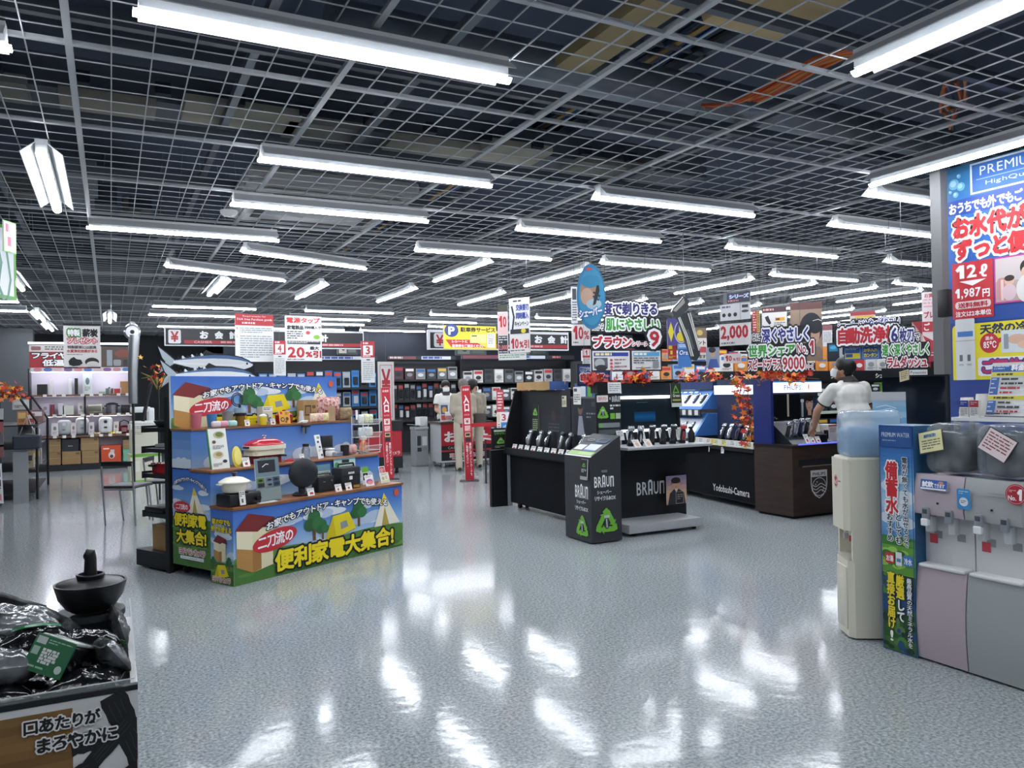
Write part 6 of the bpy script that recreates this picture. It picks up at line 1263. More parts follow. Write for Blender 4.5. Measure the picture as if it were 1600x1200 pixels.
    if mask:
        m = MB(); m.T = HR; pts = []
        for k in range(9):
            a = R(-80+20*k); pts.append((.072*math.sin(a), .03+.075*math.cos(a)))
        vs = []; fs = []
        for k, (x, y) in enumerate(pts):
            bul = 1+.1*math.cos(R(-80+20*k)); vs += [(x, y, .0), (x*bul, y*bul, -.04), (x*.9, y*.97-.004, -.088)]
        for k in range(8): fs += [(3*k, 3*k+3, 3*k+4, 3*k+1), (3*k+1, 3*k+4, 3*k+5, 3*k+2)]
        m.add(vs, fs, M('#dfe3e4', .7)); 
        for s_ in (-1, 1): m.tube([(s_*.07, .045, -.015), (s_*.082, .0, -.005), (s_*.08, -.018, .012)], .002, M('#e6e8e8', .7), 4)
        m.build('face_mask', t, smooth=60)
    return t
skin_m = noisy('#b98a6c', '#c2947a', 8, .55)
hairb = noisy('#0d0c0c', '#1c1917', 60, .5, .2, stretch=(1, 1, .2)); hairg = noisy('#5f5a55', '#837d77', 60, .7, .2)
std = dict(pelvis=(0, 0, .93), waist=(0, 0, 1.08), chest=(0, .01, 1.27), neck=(0, .0, 1.47), head=(0, .02, 1.60), sh_l=(-.175, 0, 1.40), sh_r=(.175, 0, 1.40), el_l=(-.215, .02, 1.13), el_r=(.215, .02, 1.13), wr_l=(-.22, .16, .93), wr_r=(.22, .16, .93),
           hip_l=(-.09, 0, .90), hip_r=(.09, 0, .90), kn_l=(-.1, .02, .49), kn_r=(.1, .02, .49), an_l=(-.1, 0, .08), an_r=(.1, 0, .08))
st = dict(std); st.update(pelvis=(0, 0, .98), waist=(0, .03, 1.12), chest=(0, .085, 1.33), neck=(-.0, .14, 1.53), head=(-.02, .185, 1.655), sh_l=(-.18, .15, 1.455), sh_r=(.185, .09, 1.47), el_l=(-.215, .36, 1.22), wr_l=(-.09, .55, 1.02), el_r=(.27, .12, 1.2), wr_r=(.2, .3, 1.06), hip_l=(-.09, 0, .94), hip_r=(.09, 0, .94), kn_l=(-.1, .03, .51), kn_r=(.1, .02, .51), head_yaw=.75, head_pitch=-.30)
human('shop worker in a white polo shirt and mask, reaching to the brown shaver counter', (7.10, 5.78, 0), -.1, st, skin_m, noisy('#d3d2cc', '#e2e1dc', 9, .85, .8, detail=2, stretch=(1, 1, .45)), M('#1d2026', .8), hairb, M('#15161a', .5), voxel=.0085, collar=M('#2a2524', .7), sleeve=.62,
      hand_dirs={'l': (Vector((.25, .6, -.35)), Vector((.3, -.3, -1)), .7), 'r': (Vector((-.3, .8, -.2)), Vector((-.5, 0, -1)), .6)})
a_ = dict(std); a_.update(wr_l=(-.12, .24, 1.02), wr_r=(.14, .24, 1.02), head_pitch=-.2)
human('grey haired customer in beige jacket seen from behind at the checkout, left of two', (5.97, 13.72, 0), -.15, a_, skin_m, noisy('#a39a8a', '#b0a797', 5, .85), noisy('#b5ac9a', '#beb6a4', 5, .85), hairg, M('#2b2724', .6), voxel=.013, long_sleeve=True, mask=False)
b_ = dict(std); b_.update(head_yaw=-1.1, wr_l=(-.1, .26, 1.0), wr_r=(.1, .26, 1.02))
pb = human('dark haired masked customer in beige checked shirt at the checkout, right of two', (6.35, 14.08, 0), -.2, b_, skin_m, noisy('#a39b8b', '#8f8777', 30, .85), noisy('#b8b0a0', '#c1b9a9', 5, .85), hairb, M('#1d1b1a', .6), voxel=.013, long_sleeve=True)
I('shoulder_bag', 'dark shoulder bag hanging on the back of the right hand customer', 'bag', (6.38, 13.87, .86), -.2, bag=lambda m: m.rbox((-.12, -.06, 0), (.12, .03, .22), M('#4a463f', .8), .03, 3), strap=lambda m: m.tube([(-.1, -.03, .2), (-.14, -.02, .45), (-.15, .05, .66), (-.12, .16, .68)], .012, M('#2b2825', .8), 6))
c_ = dict(std); c_.update(el_l=(-.25, .06, 1.14), wr_l=(-.16, .25, 1.05), wr_r=(.16, .25, 1.05))
human('cashier in a white short sleeved polo standing behind the red counter', (6.34, 15.5, 0), math.pi-.2, c_, skin_m, M('#dcdcd8', .8), M('#22252b', .8), hairb, M('#15161a', .5), voxel=.013, collar=M('#33363c', .7))

# ------------------------------------------------------------------ checkout area
def red_counter(label, loc, w, kana):
    t = thing('checkout_counter', label, 'checkout counter', loc, -.0)
    mb = MB(); mb.box((0, 0, .1), (w, .6, .87), M('#a8abae', .5)); P = Panel(100*w, 87)
    P.rect(0, 0, 100*w, 50, '#b3222f'); P.rect(0, 50, 100*w, 60, '#1b1c20'); P.rect(0, 60, 100*w, 64, '#b3222f'); P.rect(0, 64, 100*w, 84, '#1b1c20'); P.rect(0, 84, 100*w, 87, '#d9dadc')
    if kana:
        P.text('お会計', 6, 17, 100*w-8, 43, '#f0efee', .045); P.text('CASHIER', 14, 52.5, 46, 57.8, '#c9c9cb'); P.text('ヨドバシカメラ', 18, 67, 100*w-14, 77.5, '#c62a3a', .03, [('#f4f0f0', .1)]); P.rect(22, 79, 60, 81.5, '#c9cacc')
    P.put(mb, (0, -.001, .87), (w, 0, 0), (0, 0, -.76)); mb.build('cabinet', t, fix=False)
    mb = MB(); mb.box((-.03, -.03, .87), (w+.03, .63, .905), M('#4a3f3a', .4)); mb.build('worktop', t)
    for x, y in ((.06, .06), (w-.06, .06), (.06, .54), (w-.06, .54)):
        mb = MB(); mb.cyl((x-.015, y, .045), (x+.015, y, .045), .045, M('#9a9da0', .5), n=14); mb.box((x-.02, y-.02, .08), (x+.02, y+.02, .11), steel()); mb.build('caster', t, smooth=40)
red_counter('red and grey wheeled checkout counter with large white lettering behind two customers', (5.80, 14.45, 0), 1.1, True)
t = thing('checkout_counter', 'red wheeled counter end with black top beside the pair of checkout banners', 'checkout counter', (4.55, 14.0, 0))
mb = MB(); mb.box((-.4, 0, .32), (.28, .5, .80), M('#a81f2b', .5)); P = Panel(68, 48); P.text('カメラ', 46, 38, 64, 45, '#e8c9c9', .03); P.put(mb, (-.4, -.001, .80), (.68, 0, 0), (0, 0, -.48)); mb.build('cabinet', t, fix=False)
mb = MB(); mb.box((-.41, -.01, .1), (.29, .51, .32), black()); mb.build('base', t)
mb = MB(); mb.box((-.42, -.02, .80), (.30, .52, .98), black()); mb.build('top', t)
for x in (-.3, .2):
    mb = MB(); mb.cyl((x-.02, .08, .05), (x+.02, .08, .05), .05, black(), n=14); mb.build('caster', t, smooth=40)
def pole_sign(label, loc, lean):
    t = thing('entrance_banner', label, 'banner stand', loc, -.2, 'tall red entrance banners')
    mb = MB(); mb.lathe([(0, 0), (.17, 0), (.165, .015), (.02, .025), (0, .025)], M('#5a5d60', .3, .8), 24); mb.build('base', t, smooth=40)
    mb = MB(); mb.T = Matrix.Rotation(lean, 4, 'Y'); mb.box((-.075, -.03, .025), (.075, .0, 1.6), M('#e3dede', .5))
    P = Panel(15, 157); P.bg('#b5212e'); P.text('お会計', 2, 4, 13, 8, '#f4ecec', .03); P.text('入口', 2.6, 15, 12.4, 43, '#f6f2f2', .06, vert=True); P.text('ENTER', 3, 47, 12, 49.5, '#e9c9c9'); P.rect(2.5, 54, 12.5, 64, '#f0e6e4'); P.text('¥', 4.6, 55.5, 10.4, 62.5, '#b5212e', .05); P.rect(2.5, 66, 12.5, 76, '#d98a90'); P.small(3, 67, 12, 75, 3, '#f4e6e6', 4)
    P.rect(3, 78, 12, 85, '#cfc59a'); P.rect(4, 79.5, 11, 83.5, '#2f2f2b'); P.rect(3, 86.5, 12, 93, '#2a2c30'); P.text('事前にポイントカードを', 8.8, 95, 12.6, 150, '#f6f0f0', .02, vert=True); P.text('ご用意ください。', 3.2, 95, 7, 135, '#f6f0f0', .02, vert=True)
    P.put(mb, (-.075, -.031, 1.597), (.15, 0, 0), (0, 0, -1.57))
    P = Panel(3, 157); P.bg('#e6d9d8'); [P.rect(.5, 4+10*k, 2.5, 9+10*k, '#b5212e') for k in range(15)]; P.put(mb, (.0755, -.03, 1.597), (0, .03, 0), (0, 0, -1.57)); mb.build('panel', t, fix=False)
pole_sign('tall red entrance banner stand before the two checkout customers', (5.33, 12.04, 0), -.03)
pole_sign('tall red entrance banner stand behind the white wire rack', (4.27, 13.06, 0), -.03)
P = Panel(32, 120); P.bg('#c6c4c2'); P.frame(4, 6, 28, 108, .9, '#a5323c'); P.text('¥', 7, 14, 25, 62, '#a32330', .06); P.small(9, 70, 23, 104, 6, '#b3626a', 6, .3)
board('currency_banner', P, (4.67, 14.9, 2.12), (.33, 0, -.0), (0, 0, -1.22), .01, label='grey hanging cloth banner with a red currency sign above the left counter', cat='banner', wires=1)
t = thing('waste_bin', 'grey recycling bin with white papers on top beside the checkout counter', 'bin', (5.62, 15.2, 0))
mb = MB(); mb.rbox((-.14, -.15, .0), (.14, .15, .74), M('#8b8f92', .5), .015); mb.build('body', t)
mb = MB(); mb.rbox((-.15, -.16, .74), (.15, .16, .80), M('#9da1a4', .5), .015); mb.build('lid', t)
P = Panel(28, 70); P.rect(4, 10, 12, 30, '#2a2d31'); P.rect(15, 12, 25, 30, '#c4c7c9'); P.rect(4, 34, 13, 42, '#2a2d31'); P.small(15, 34, 25, 42, 3, '#6d7073', 3); mb = MB(); P.put(mb, (-.14, -.1505, .72), (.28, 0, 0), (0, 0, -.7)); mb.build('stickers', t, fix=False)
I('paper_pile', 'loose white catalogues lying on the grey recycling bin', 'papers', (5.60, 15.18, .801), .2, sheet=lambda m: (turned(m, 0, .12), m.box((-.22, -.12, .026), (.1, .1, .03), white())), stack=lambda m: m.rbox((-.02, -.1, 0), (.16, .1, .2), M('#c4c6c6', .6), .01))
for k, (x, z, w, h, c, lab) in enumerate(((4.98, .0, .3, .3, '#202327', 'black appliance on the floor under the dark hook wall'), (5.33, .0, .26, .38, '#17191c', 'dark round appliance on the floor beside the grey bin'), (5.02, .46, .28, .28, '#b4b6b8', 'white carton on the low shelf left of the grey bin'), (5.36, .46, .26, .34, '#a9abad', 'grey carton on the low shelf right beside the bin'))):
    I('product_box', lab, 'box', (x, 16.6, z+.02), 0, None, box=lambda m, w=w, h=h, c=c: boxp(m, w, .3, h, c, lambda P: (P.rect(20, 20, 80, 70, '#3a3d42' if c > '#9' else '#2d3034'), P.small(20, 76, 80, 90, 1, '#8a8d90', 4))))
I('low_shelf', 'low black shelf board carrying two cartons under the dark hook wall', 'shelf', (5.2, 16.6, 0), 0, board=lambda m: m.box((-.5, -.2, .44), (.45, .2, .478), black()), leg=lambda m: m.box((-.5, -.2, 0), (-.47, .2, .44), black()), leg_=lambda m: m.box((.42, -.2, 0), (.45, .2, .44), black()))
# items on the counter
I('sanitizer_bottle', 'white pump bottle standing on the red checkout counter', 'bottle', (6.02, 14.62, .906), 0, bottle=lambda m: m.rbox((-.08, -.05, 0), (.08, .05, .2), M('#dfe0e0', .4), .02), pump=lambda m: (m.cyl((0, 0, .2), (0, 0, .28), .012, white()), m.box((-.06, -.012, .28), (.015, .012, .3), white())), sticker=lambda m: m.box((-.07, -.052, .04), (.07, -.05, .12), M('#c48a90', .5)))
P = Panel(30, 50); P.bg('#d5d6d8'); P.rect(3, 4, 27, 30, '#3a5a78'); P.rect(3, 32, 27, 46, '#b84a50'); P.ell(15, 18, 8, 9, '#d6a04a')
board('notice_stand', P, (5.84, 14.6, 1.27), (.19, 0, 0), (0, -.03, -.36), .006, label='acrylic notice with coloured picture at the left end of the checkout counter', cat='notice')
t = thing('cash_register', 'dark point of sale terminal on the checkout counter beyond the customers', 'cash register', (6.75, 14.75, .906))
for n, a, b, tilt in (('base', (-.15, -.15, 0), (.15, .15, .1), 0), ('screen', (-.16, -.02, .1), (.16, .02, .36), -.3)):
    mb = MB(); mb.T = Matrix.Rotation(tilt, 4, 'X'); mb.rbox(a, b, M('#23262b', .3), .012); mb.build(n, t)
# little white table with red rim, stool, belt barrier
t = thing('form_table', 'small white table with a red rim and cloth skirt beside the long black counter', 'table', (5.62, 11.3, 0))
mb = MB(); mb.box((-.22, -.25, .72), (.3, .3, .75), M('#dcdbd9', .5)); mb.box((-.225, -.255, .748), (.305, .305, .785), M('#b0303a', .5)); mb.build('top', t)
mb = MB(); mb.prism([(-.215, .72), (-.21, .42), (.05, .38), (.29, .47), (.295, .72)], -.245, -.235, M('#d9d8d6', .6), 'XZ'); mb.build('skirt', t)
for x, y in ((-.2, -.23), (.28, -.23), (-.2, .28), (.28, .28)):
    mb = MB(); mb.cyl((x, y, 0), (x, y, .72), .016, M('#4a4d50', .4, .6), n=10); mb.build('leg', t, smooth=40)
P = Panel(24, 44); P.bg('#dcdddf'); P.text('3', 4, 3, 13, 16, '#b83a34', .06); P.rect(2, 19, 22, 42, '#3f78b8'); P.ell(12, 30, 7, 6, '#8fb8d8'); P.rect(5, 35, 19, 39, '#2a4f86')
board('number_card', P, (5.50, 11.2, 1.16), (.2, 0, 0), (0, -.02, -.37), .004, label='card with a red number three and blue picture on the small white table', cat='card')
P = Panel(14, 50); P.bg('#d9d6d4'); P.rect(0, 0, 14, 26, '#b8454a'); P.small(2, 3, 12, 24, 6, '#f0dcdc', 5); P.rect(2, 28, 12, 38, '#d3c89a'); P.small(2, 40, 12, 48, 3, '#7a7d80', 6)
board('notice_card', P, (5.62, 11.55, 1.52), (.13, 0, 0), (0, 0, -.70), .004, label='narrow red topped notice standing behind the number three card', cat='card')
t = thing('stool', 'black topped metal stool under the white table', 'stool', (5.95, 11.75, 0))
mb = MB(); mb.rbox((-.16, -.16, .42), (.16, .16, .47), black(), .02); mb.build('seat', t)
for x, y in ((-.13, -.13), (.13, -.13), (-.13, .13), (.13, .13)):
    mb = MB(); mb.cyl((x*1.1, y*1.1, 0), (x, y, .42), .011, steel(), n=8); mb.build('leg', t, smooth=40)
t = thing('belt_barrier', 'red belt barrier stretched between white posts in front of the checkout', 'barrier', (6.1, 12.9, 0))
mb = MB(); mb.box((-.55, -.012, .86), (.35, .012, .93), M('#a8202c', .5)); mb.build('belt', t)
for x in (-.38, .37):
    mb = MB(); mb.cyl((x, 0, .02), (x, 0, .98), .022, M('#d4d4d4', .4), n=12); mb.lathe([(0, 0), (.15, 0), (.14, .02), (0, .025)], M('#8d9093', .4), 20, (x, 0, 0)); mb.build('post', t, smooth=40)
t = thing('checkout_sign', 'red upright panel with a white frame at the right of the checkout', 'panel', (6.86, 13.4, 0))
mb = MB(); mb.box((-.13, 0, .25), (.13, .03, 1.0), M('#b0232e', .5)); mb.build('panel', t)
for x in (-.15, .13):
    mb = MB(); mb.box((x, -.01, 0), (x+.02, .04, 1.02), M('#d9d9d9', .5)); mb.build('post', t)
# chair pair on the left
def chair(label, loc, rz):
    t = thing('folding_chair', label, 'chair', loc, rz, 'chairs in the left aisle'); mt = M('#a5a9ac', .3, .8); pad = M('#1a1b1e', .5)
    mb = MB(); mb.rbox((-.2, -.2, .435), (.2, .2, .46), pad, .012); mb.rbox((-.19, -.19, .46), (.19, .19, .472), M('#6a6c70', .6), .006); mb.build('seat', t, smooth=40)
    mb = MB(); mb.rbox((-.2, -.235, .70), (.2, -.21, .76), pad, .012); mb.build('backrest', t, smooth=40)
    for x, y0, y1, z1 in ((-.19, -.16, -.225, .74), (.19, -.16, -.225, .74), (-.19, .2, .12, .44), (.19, .2, .12, .44)):
        mb = MB(); mb.tube([(x, y0, 0), (x, (y0+y1)/2, z1/2), (x, y1, z1)], .011, mt, 10); mb.build('leg', t, smooth=40)
    mb = MB(); mb.tube([(-.19, -.18, .42), (.19, -.18, .42)], .009, mt, 8); mb.build('crossbar', t)
chair('metal folding chair with black pads seen from behind, nearest in the left aisle', (.17, 10.46, 0), -.58)
chair('second metal chair half hidden behind the black shelf unit', (.62, 10.75, 0), -1.9)
for k, (z, h, w, c) in enumerate(((0, .5, .5, '#d6d4bf'), (.505, .42, .44, '#d2d0bc'), (.93, .1, .48, '#dad9cf'))):
    I('carton', ['large cream carton with green stripes at the bottom of the left stack', 'cream carton in the middle of the left stack', 'flat white carton lid on the left stack'][k], 'carton', (.52, 15.5, z+.002), .1, 'cream cartons stacked behind the chair',
      box=lambda m, h=h, w=w, c=c, k=k: boxp(m, w, .4, h, c, (lambda P: (P.rect(0, 0, 100, 10, '#6fae3c'), P.rect(0, P.H-9, 100, P.H, '#8cc05a'), P.rect(8, 24, 30, 60, '#e6e6da'))) if k == 0 else (lambda P: P.small(10, 8, 50, 20, 2, '#9a9a8a', 3))))
I('sewing_machine', 'white appliance with an arm on top of the left carton stack', 'appliance', (.5, 15.45, 1.034), .2, smooth=40, base=lambda m: m.rbox((-.2, -.1, 0), (.2, .1, .05), white(), .015), column=lambda m: m.rbox((.08, -.08, .05), (.18, .08, .28), white(), .02), arm=lambda m: m.rbox((-.2, -.06, .2), (.12, .06, .3), white(), .02))

# ------------------------------------------------------------------ shelving at the back
I('rear_partition', 'dark navy partition wall behind the checkout shelves', 'partition', (0, 0, 0), wall=lambda m: m.box((2.3, 18.9, 0), (14.5, 19.0, 3.1), M('#161c2a', .7)))['kind'] = 'structure'
bpy.data.objects['rear_partition'].name = 'wall_rear'
mb = MB(); mb.box((-2.7, 20.6, 0), (-1.55, 21.0, 3.1), M('#6b7074', .7)); struct(mb.build('wall_pillar'))
mb = MB(); mb.box((-9, 22.5, 0), (2.3, 22.6, 3.1), M('#23282b', .7)); struct(mb.build('wall_dark'))  # plain dark wall closing off the back of the left aisle
def unit(name, label, loc, w, d, h, shelves, rz=0.0, col='#15171b', backc='#1a1d22', sides=True, thick=.03, base=.12):
    t = thing(name, label, 'shelf unit', loc, rz); c = M(col, .5)
    def p(n, a, b, m=c):
        q = MB(); q.box(a, b, m); q.build(n, t)
    p('back_panel', (0, d-.02, 0), (w, d, h), M(backc, .6)); p('base', (0, .03, 0), (w, d-.02, base))
    if sides: p('side_panel', (-.03, .0, 0), (0, d, h)); p('side_panel', (w, .0, 0), (w+.03, d, h))
    for z in shelves: p('shelf', (0, .0, z-thick), (w, d-.02, z))
    return t
def shelf_box(name, label, cat, x, y, z, w, d, h, col, fn=None, group=None, rz=0.0):
    return I(name, label, cat, (x, y, z+.001), rz, group, box=lambda m: boxp(m, w, d, h, col, fn))
# back left kitchen appliance wall, Y about 18.8
KY = 18.8
t = unit('appliance_shelf', 'lit white backed shelf wall of kitchen appliances at the back of the left aisle', (-1.48, KY, 0), 1.92, .45, 2.13, (.73, 1.165, 1.59), backc='#cdc8d2')
mb = MB(); mb.box((.97, -.0, .73), (1.01, .06, 1.59), black()); mb.build('divider', t)
mb = MB(); mb.box((.02, .06, 2.06), (1.9, .12, 2.1), M('#f4f0ff', .4, 0, 7.0)); mb.build('light_strip', t)
for z in (1.115, 1.54):
    mb = MB(); mb.box((.05, .1, z+.01), (1.87, .13, z+.02), M('#f4f0ff', .4, 0, 7.0)); mb.build('light_strip', t)
for z in (1.13, 1.55, .69):
    mb = MB(); mb.box((.02, -.012, z), (1.9, -.002, z+.04), M('#6a4e3c', .6)); mb.build('price_rail', t)
    for k in range(11):
        if (k+int(z*10)) % 4 == 3: continue
        q = MB(); q.box((.06+.17*k, -.018, z-.005), (.13+.17*k, -.012, z+.05), M('#dedbd6', .5)); q.build('price_label', t)
for i, (x, w, z, h, c, lab) in enumerate(((-1.27, .18, 1.59, .22, '#17181b', 'black coffee machine at the left end of the top shelf'), (-1.1, .06, 1.59, .33, '#d9d8d6', 'slim white box beside the black coffee machine on the top shelf'), (-0.76, .06, 1.59, .34, '#e0dfdd', 'second slim white tower on the top shelf'), (-0.65, .06, 1.59, .34, '#16171a', 'slim black tower beside the white one on the top shelf'),
     (-0.44, .17, 1.59, .46, '#cfd8d6', 'tall pale box standing at the middle of the top shelf'), (-0.17, .12, 1.59, .05, '#8fae98', 'flat green box on the top shelf'), (0.28, .15, 1.59, .13, '#a5794a', 'lower brown carton at the right end of the top shelf'), (0.26, .16, 1.725, .13, '#a07445', 'upper brown carton at the right end of the top shelf'), (0.12, .12, 1.59, .11, '#b5342a', 'red box on the top shelf'),
     (-1.22, .16, 1.165, .24, '#b9aec0', 'lilac box at the left of the middle shelf'), (-1.09, .06, 1.165, .22, '#7a3038', 'dark red blender jar on the middle shelf'), (-0.93, .1, 1.165, .24, '#c8c6cc', 'pale grey appliance on the middle shelf'), (-0.8, .2, 1.165, .19, '#cfd0c4', 'pale cream box left of the middle shelf divider'), (-0.57, .1, 1.165, .25, '#d8d3cd', 'white picture box beside the divider of the middle shelf'),
     (-1.05, .13, .73, .26, '#d9d2d2', 'white leaflet box at the left of the lower shelf'), (-0.71, .1, .73, .26, '#dcd0d2', 'white leaflet box between the two grey fryers'), (-0.38, .11, .73, .26, '#d9cfd0', 'white leaflet box right of the second fryer'), (0.09, .1, .73, .26, '#dcd5cf', 'white picture box beside the dark red kettle'))):
    shelf_box('product_box', lab+', back left wall', 'box', x, KY+.2, z, w, .2, h, c, (lambda P, i=i: (P.ell(50, P.H*.4, 22, P.H*.16, '#8a7a7a' if i % 2 else '#6f7a80'), P.small(20, P.H*.66, 80, P.H*.86, 3, '#8d8a8a', i))) if i in (4, 9, 13, 14, 15, 16, 17) else None)
def fryer(label, x, w, h, c, kind):
    t = thing('air_fryer', label, 'appliance', (x, KY+.2, .731)); m_ = M(c, .35)
    mb = MB(); mb.rbox((-w/2, -w*.45, 0), (w/2, w*.45, h), m_, w*.3, 4); mb.build('body', t, smooth=50)
    mb = MB(); mb.rbox((-.03, -w*.45-.03, h*.35), (.03, -w*.45+.01, h*.45), M('#8d9094' if kind else '#1b1c1f', .4), .008); mb.build('handle', t)
    mb = MB(); mb.lathe([(0, 0), (.035, 0), (.035, .012), (0, .012)], M('#d5d8da' if kind else '#1b1c1f', .3), 16, (0, -w*.45-.008, h*.72), 'Y'); mb.build('dial', t)
fryer('first rounded grey air fryer on the lower shelf of the back left wall', -.88, .27, .33, '#a9adb0', 1); fryer('second rounded pale grey air fryer with a dark top on the lower shelf', -.55, .25, .37, '#b9bcbe', 1); fryer('white air fryer with a black front on the lower shelf of the back left wall', -.11, .27, .37, '#d6d8da', 0)
I('toaster', 'steel toaster with a cream lower edge on the middle shelf', 'toaster', (-.31, KY+.2, 1.166), 0, body=lambda m: m.rbox((-.15, -.1, .01), (.15, .1, .21), M('#a9a79a', .3, .4), .03, 3), window=lambda m: m.rbox((-.12, -.105, .05), (.12, -.098, .17), M('#6d6c62', .2), .01), knob=lambda m: m.box((.15, -.03, .1), (.17, .03, .14), black()))
I('rice_cooker', 'steel pressure cooker with black handles on the middle shelf', 'cooker', (.02, KY+.2, 1.166), 0, pot=lambda m: m.lathe([(0, 0), (.11, 0), (.115, .19), (0, .19)], M('#a9acb0', .25, .8), 24), lid=lambda m: m.lathe([(.12, .19), (.12, .21), (.06, .235), (0, .24)], black(), 24), handle=lambda m: m.box((-.15, -.03, .15), (-.11, .03, .18), black()), handle_=lambda m: m.box((.11, -.03, .15), (.15, .03, .18), black()))
I('stock_pot', 'small steel pot on the top shelf, back left wall', 'pot', (-.03, KY+.2, 1.592), 0, pot=lambda m: m.lathe([(0, 0), (.07, 0), (.075, .12), (0, .12)], steel(), 20), knob=lambda m: m.cyl((0, 0, .12), (0, 0, .145), .015, black(), n=10))
I('cooking_pot', 'black square pot right of the steel cooker on the middle shelf', 'pot', (.28, KY+.16, 1.166), 0, pot=lambda m: m.rbox((-.09, -.08, 0), (.09, .08, .16), black(), .02, 3), lid=lambda m: m.rbox((-.095, -.085, .16), (.095, .085, .18), M('#22252a', .4), .008))
I('kettle', 'dark red kettle with a loop handle at the right of the lower shelf', 'kettle', (.25, KY+.2, .731), 0, body=lambda m: m.lathe([(0, 0), (.14, 0), (.16, .04), (.13, .13), (.06, .17), (0, .175)], M('#5e1620', .25), 24), spout=lambda m: m.tube([(-.12, 0, .06), (-.19, 0, .12), (-.21, 0, .15)], [.03, .02, .016], M('#5e1620', .25), 10), handle=lambda m: m.tube([(-.09, 0, .14), (-.08, 0, .25), (0, 0, .29), (.08, 0, .25), (.09, 0, .14)], .012, black(), 8))
for k, (x, c, lab) in enumerate(((-.27, '#c9a988', 'small heap of tan food samples'), (.02, '#d9c23a', 'small pile of yellow food samples'), (.13, '#e6e4da', 'bright white food sample plate'))):
    I('food_sample', lab+' before the fryers on the lower shelf', 'sample', (x, KY+.05, .731), 0, None, 60, food=lambda m, c=c: [m.sphere((.04*math.cos(a), .03*math.sin(a), .02), .028, M(c, .6), 8) for a in range(6)])
for x, z, w, h, c, lab in ((-1.07, .13, .27, .27, '#8a6f4c', 'brown carton at the lower left of the bottom deck'), (-1.07, .405, .27, .26, '#8d724e', 'brown carton stacked at the upper left of the bottom deck'), (-.75, .13, .37, .27, '#92754c', 'wide brown carton under the black box'), (-.77, .405, .33, .25, '#1c2027', 'black box on the wide brown carton'), (-.40, .13, .34, .27, '#927650', 'brown carton in the middle of the bottom deck, lower one'), (-.41, .405, .36, .27, '#967a54', 'brown carton in the middle of the bottom deck, upper one'),
     (-.01, .13, .41, .36, '#c44a26', 'bright orange box with a white mixer picture on the bottom deck'), (.32, .13, .22, .26, '#6fae90', 'mint green box at the right of the bottom deck'), (.32, .395, .22, .2, '#8d7350', 'brown and white carton on the mint green box')):
    shelf_box('carton', lab, 'carton', x, KY+.2, z-.002, w*.92, .3, h, c, (lambda P: (P.rect(10, 14, 40, 22, '#e8d2c6'), P.ell(52, 55, 16, 20, '#d9d2cc'), P.ell(52, 62, 9, 10, '#5a3a30'), P.rect(46, 24, 66, 40, '#cfcac6'))) if 'orange' in lab else ((lambda P: P.rect(36, 44, 64, 50, '#8d9094')) if 'black' in lab and c == '#1c2027' else (lambda P: (P.rect(0, P.H*.47, 100, P.H*.5, '#b59a6c'), P.rect(74, 8, 94, 20, '#6a4c34')))))
P = Panel(94, 47); P.bg('#a31f2a'); P.rect(0, 0, 94, 14, '#cfc9c4'); P.rrect(3, 3, 18, 11, 2, '#8d5a5e'); P.small(24, 3, 90, 12, 2, '#2b2c30', 4); P.text('フライヤー', 4, 16, 74, 28, '#ffffff', .05, [('#1a1a1c', .13)]); P.text('低温調理', 20, 30, 88, 44, '#ffffff', .05, [('#1a1a1c', .13)])
board('header_sign', P, (-1.48, KY-.03, 2.62), (1.08, 0, 0), (0, 0, -.47), .03, label='red and white header sign above the back left appliance wall', cat='sign')
P = Panel(75, 47); P.bg('#c9c9c2'); P.rect(18, 0, 75, 47, '#4f4038'); P.ell(8, 28, 6, 7, '#b9a24a'); P.rect(28, 8, 38, 44, '#8f97a0'); P.ell(58, 16, 16, 9, '#7a3f30'); P.rrect(40, 30, 54, 44, 3, '#8d9094'); P.rrect(58, 30, 70, 44, 3, '#2a2c2f')
board('photo_panel', P, (-.36, KY-.03, 2.60), (.78, 0, 0), (0, 0, -.44), .03, label='kitchen photo panel right of the red header sign at the back left', cat='picture')
P = Panel(150, 12); P.bg('#d6ced4'); [P.rrect(4+14.5*k, 1.5, 16+14.5*k, 10.5, 4, ['#c9848c', '#4f78b8', '#d9b8bc', '#8a5f9a'][k % 4]) for k in range(10)]
board('shelf_banner', P, (-1.46, KY-.02, 2.16), (1.88, 0, 0), (0, 0, -.10), .01, label='narrow coloured lettering strip over the appliance wall', cat='banner')
mb = MB(); mb.box((-1.5, KY-.01, 2.64), (.45, KY+.03, 2.68), M('#e9efff', .4, 0, 2.5)); tag(mb.build('light_strip'), 'thin bright light strip over the back left header signs', 'lamp')
P = Panel(47, 60); P.bg('#dcd9d6'); P.text('特製', 5, 5, 21, 15, '#ffffff', .05, [('#3f8f4a', .25)]); P.text('薪炭', 24, 4, 44, 16, '#1c1c1e', .07); P.text('プレゼント', 5, 17, 43, 25, '#f2d9d9', .05, [('#b5242f', .16)]); P.text('特製薪炭には脱臭', 5, 28, 42, 32.5, '#4a4340', .03); P.text('水質浄化効果がある', 4, 33.5, 43, 38, '#b5323a', .03); P.small(4, 40, 43, 42, 1, '#77757a', 3)
P.poly([(6, 50), (9, 46), (13, 44), (16, 47), (22, 48), (24, 53), (20, 56), (12, 57), (7, 55)], '#1b1b1d'); P.ell(36, 51, 9, 6, '#232326'); P.ell(37, 54, 8, 4, '#d2ccc6'); P.rect(0, 58, 47, 60, '#26282b'); P.rect(18, 58.2, 30, 59.8, '#b5323a')
board('hanging_poster', P, (-.60, 13.0, 2.56), (.47, 0, 0), (0, 0, -.62), .01, label='white hanging poster with green and red lettering and charcoal pictures over the left aisle', wires=2)
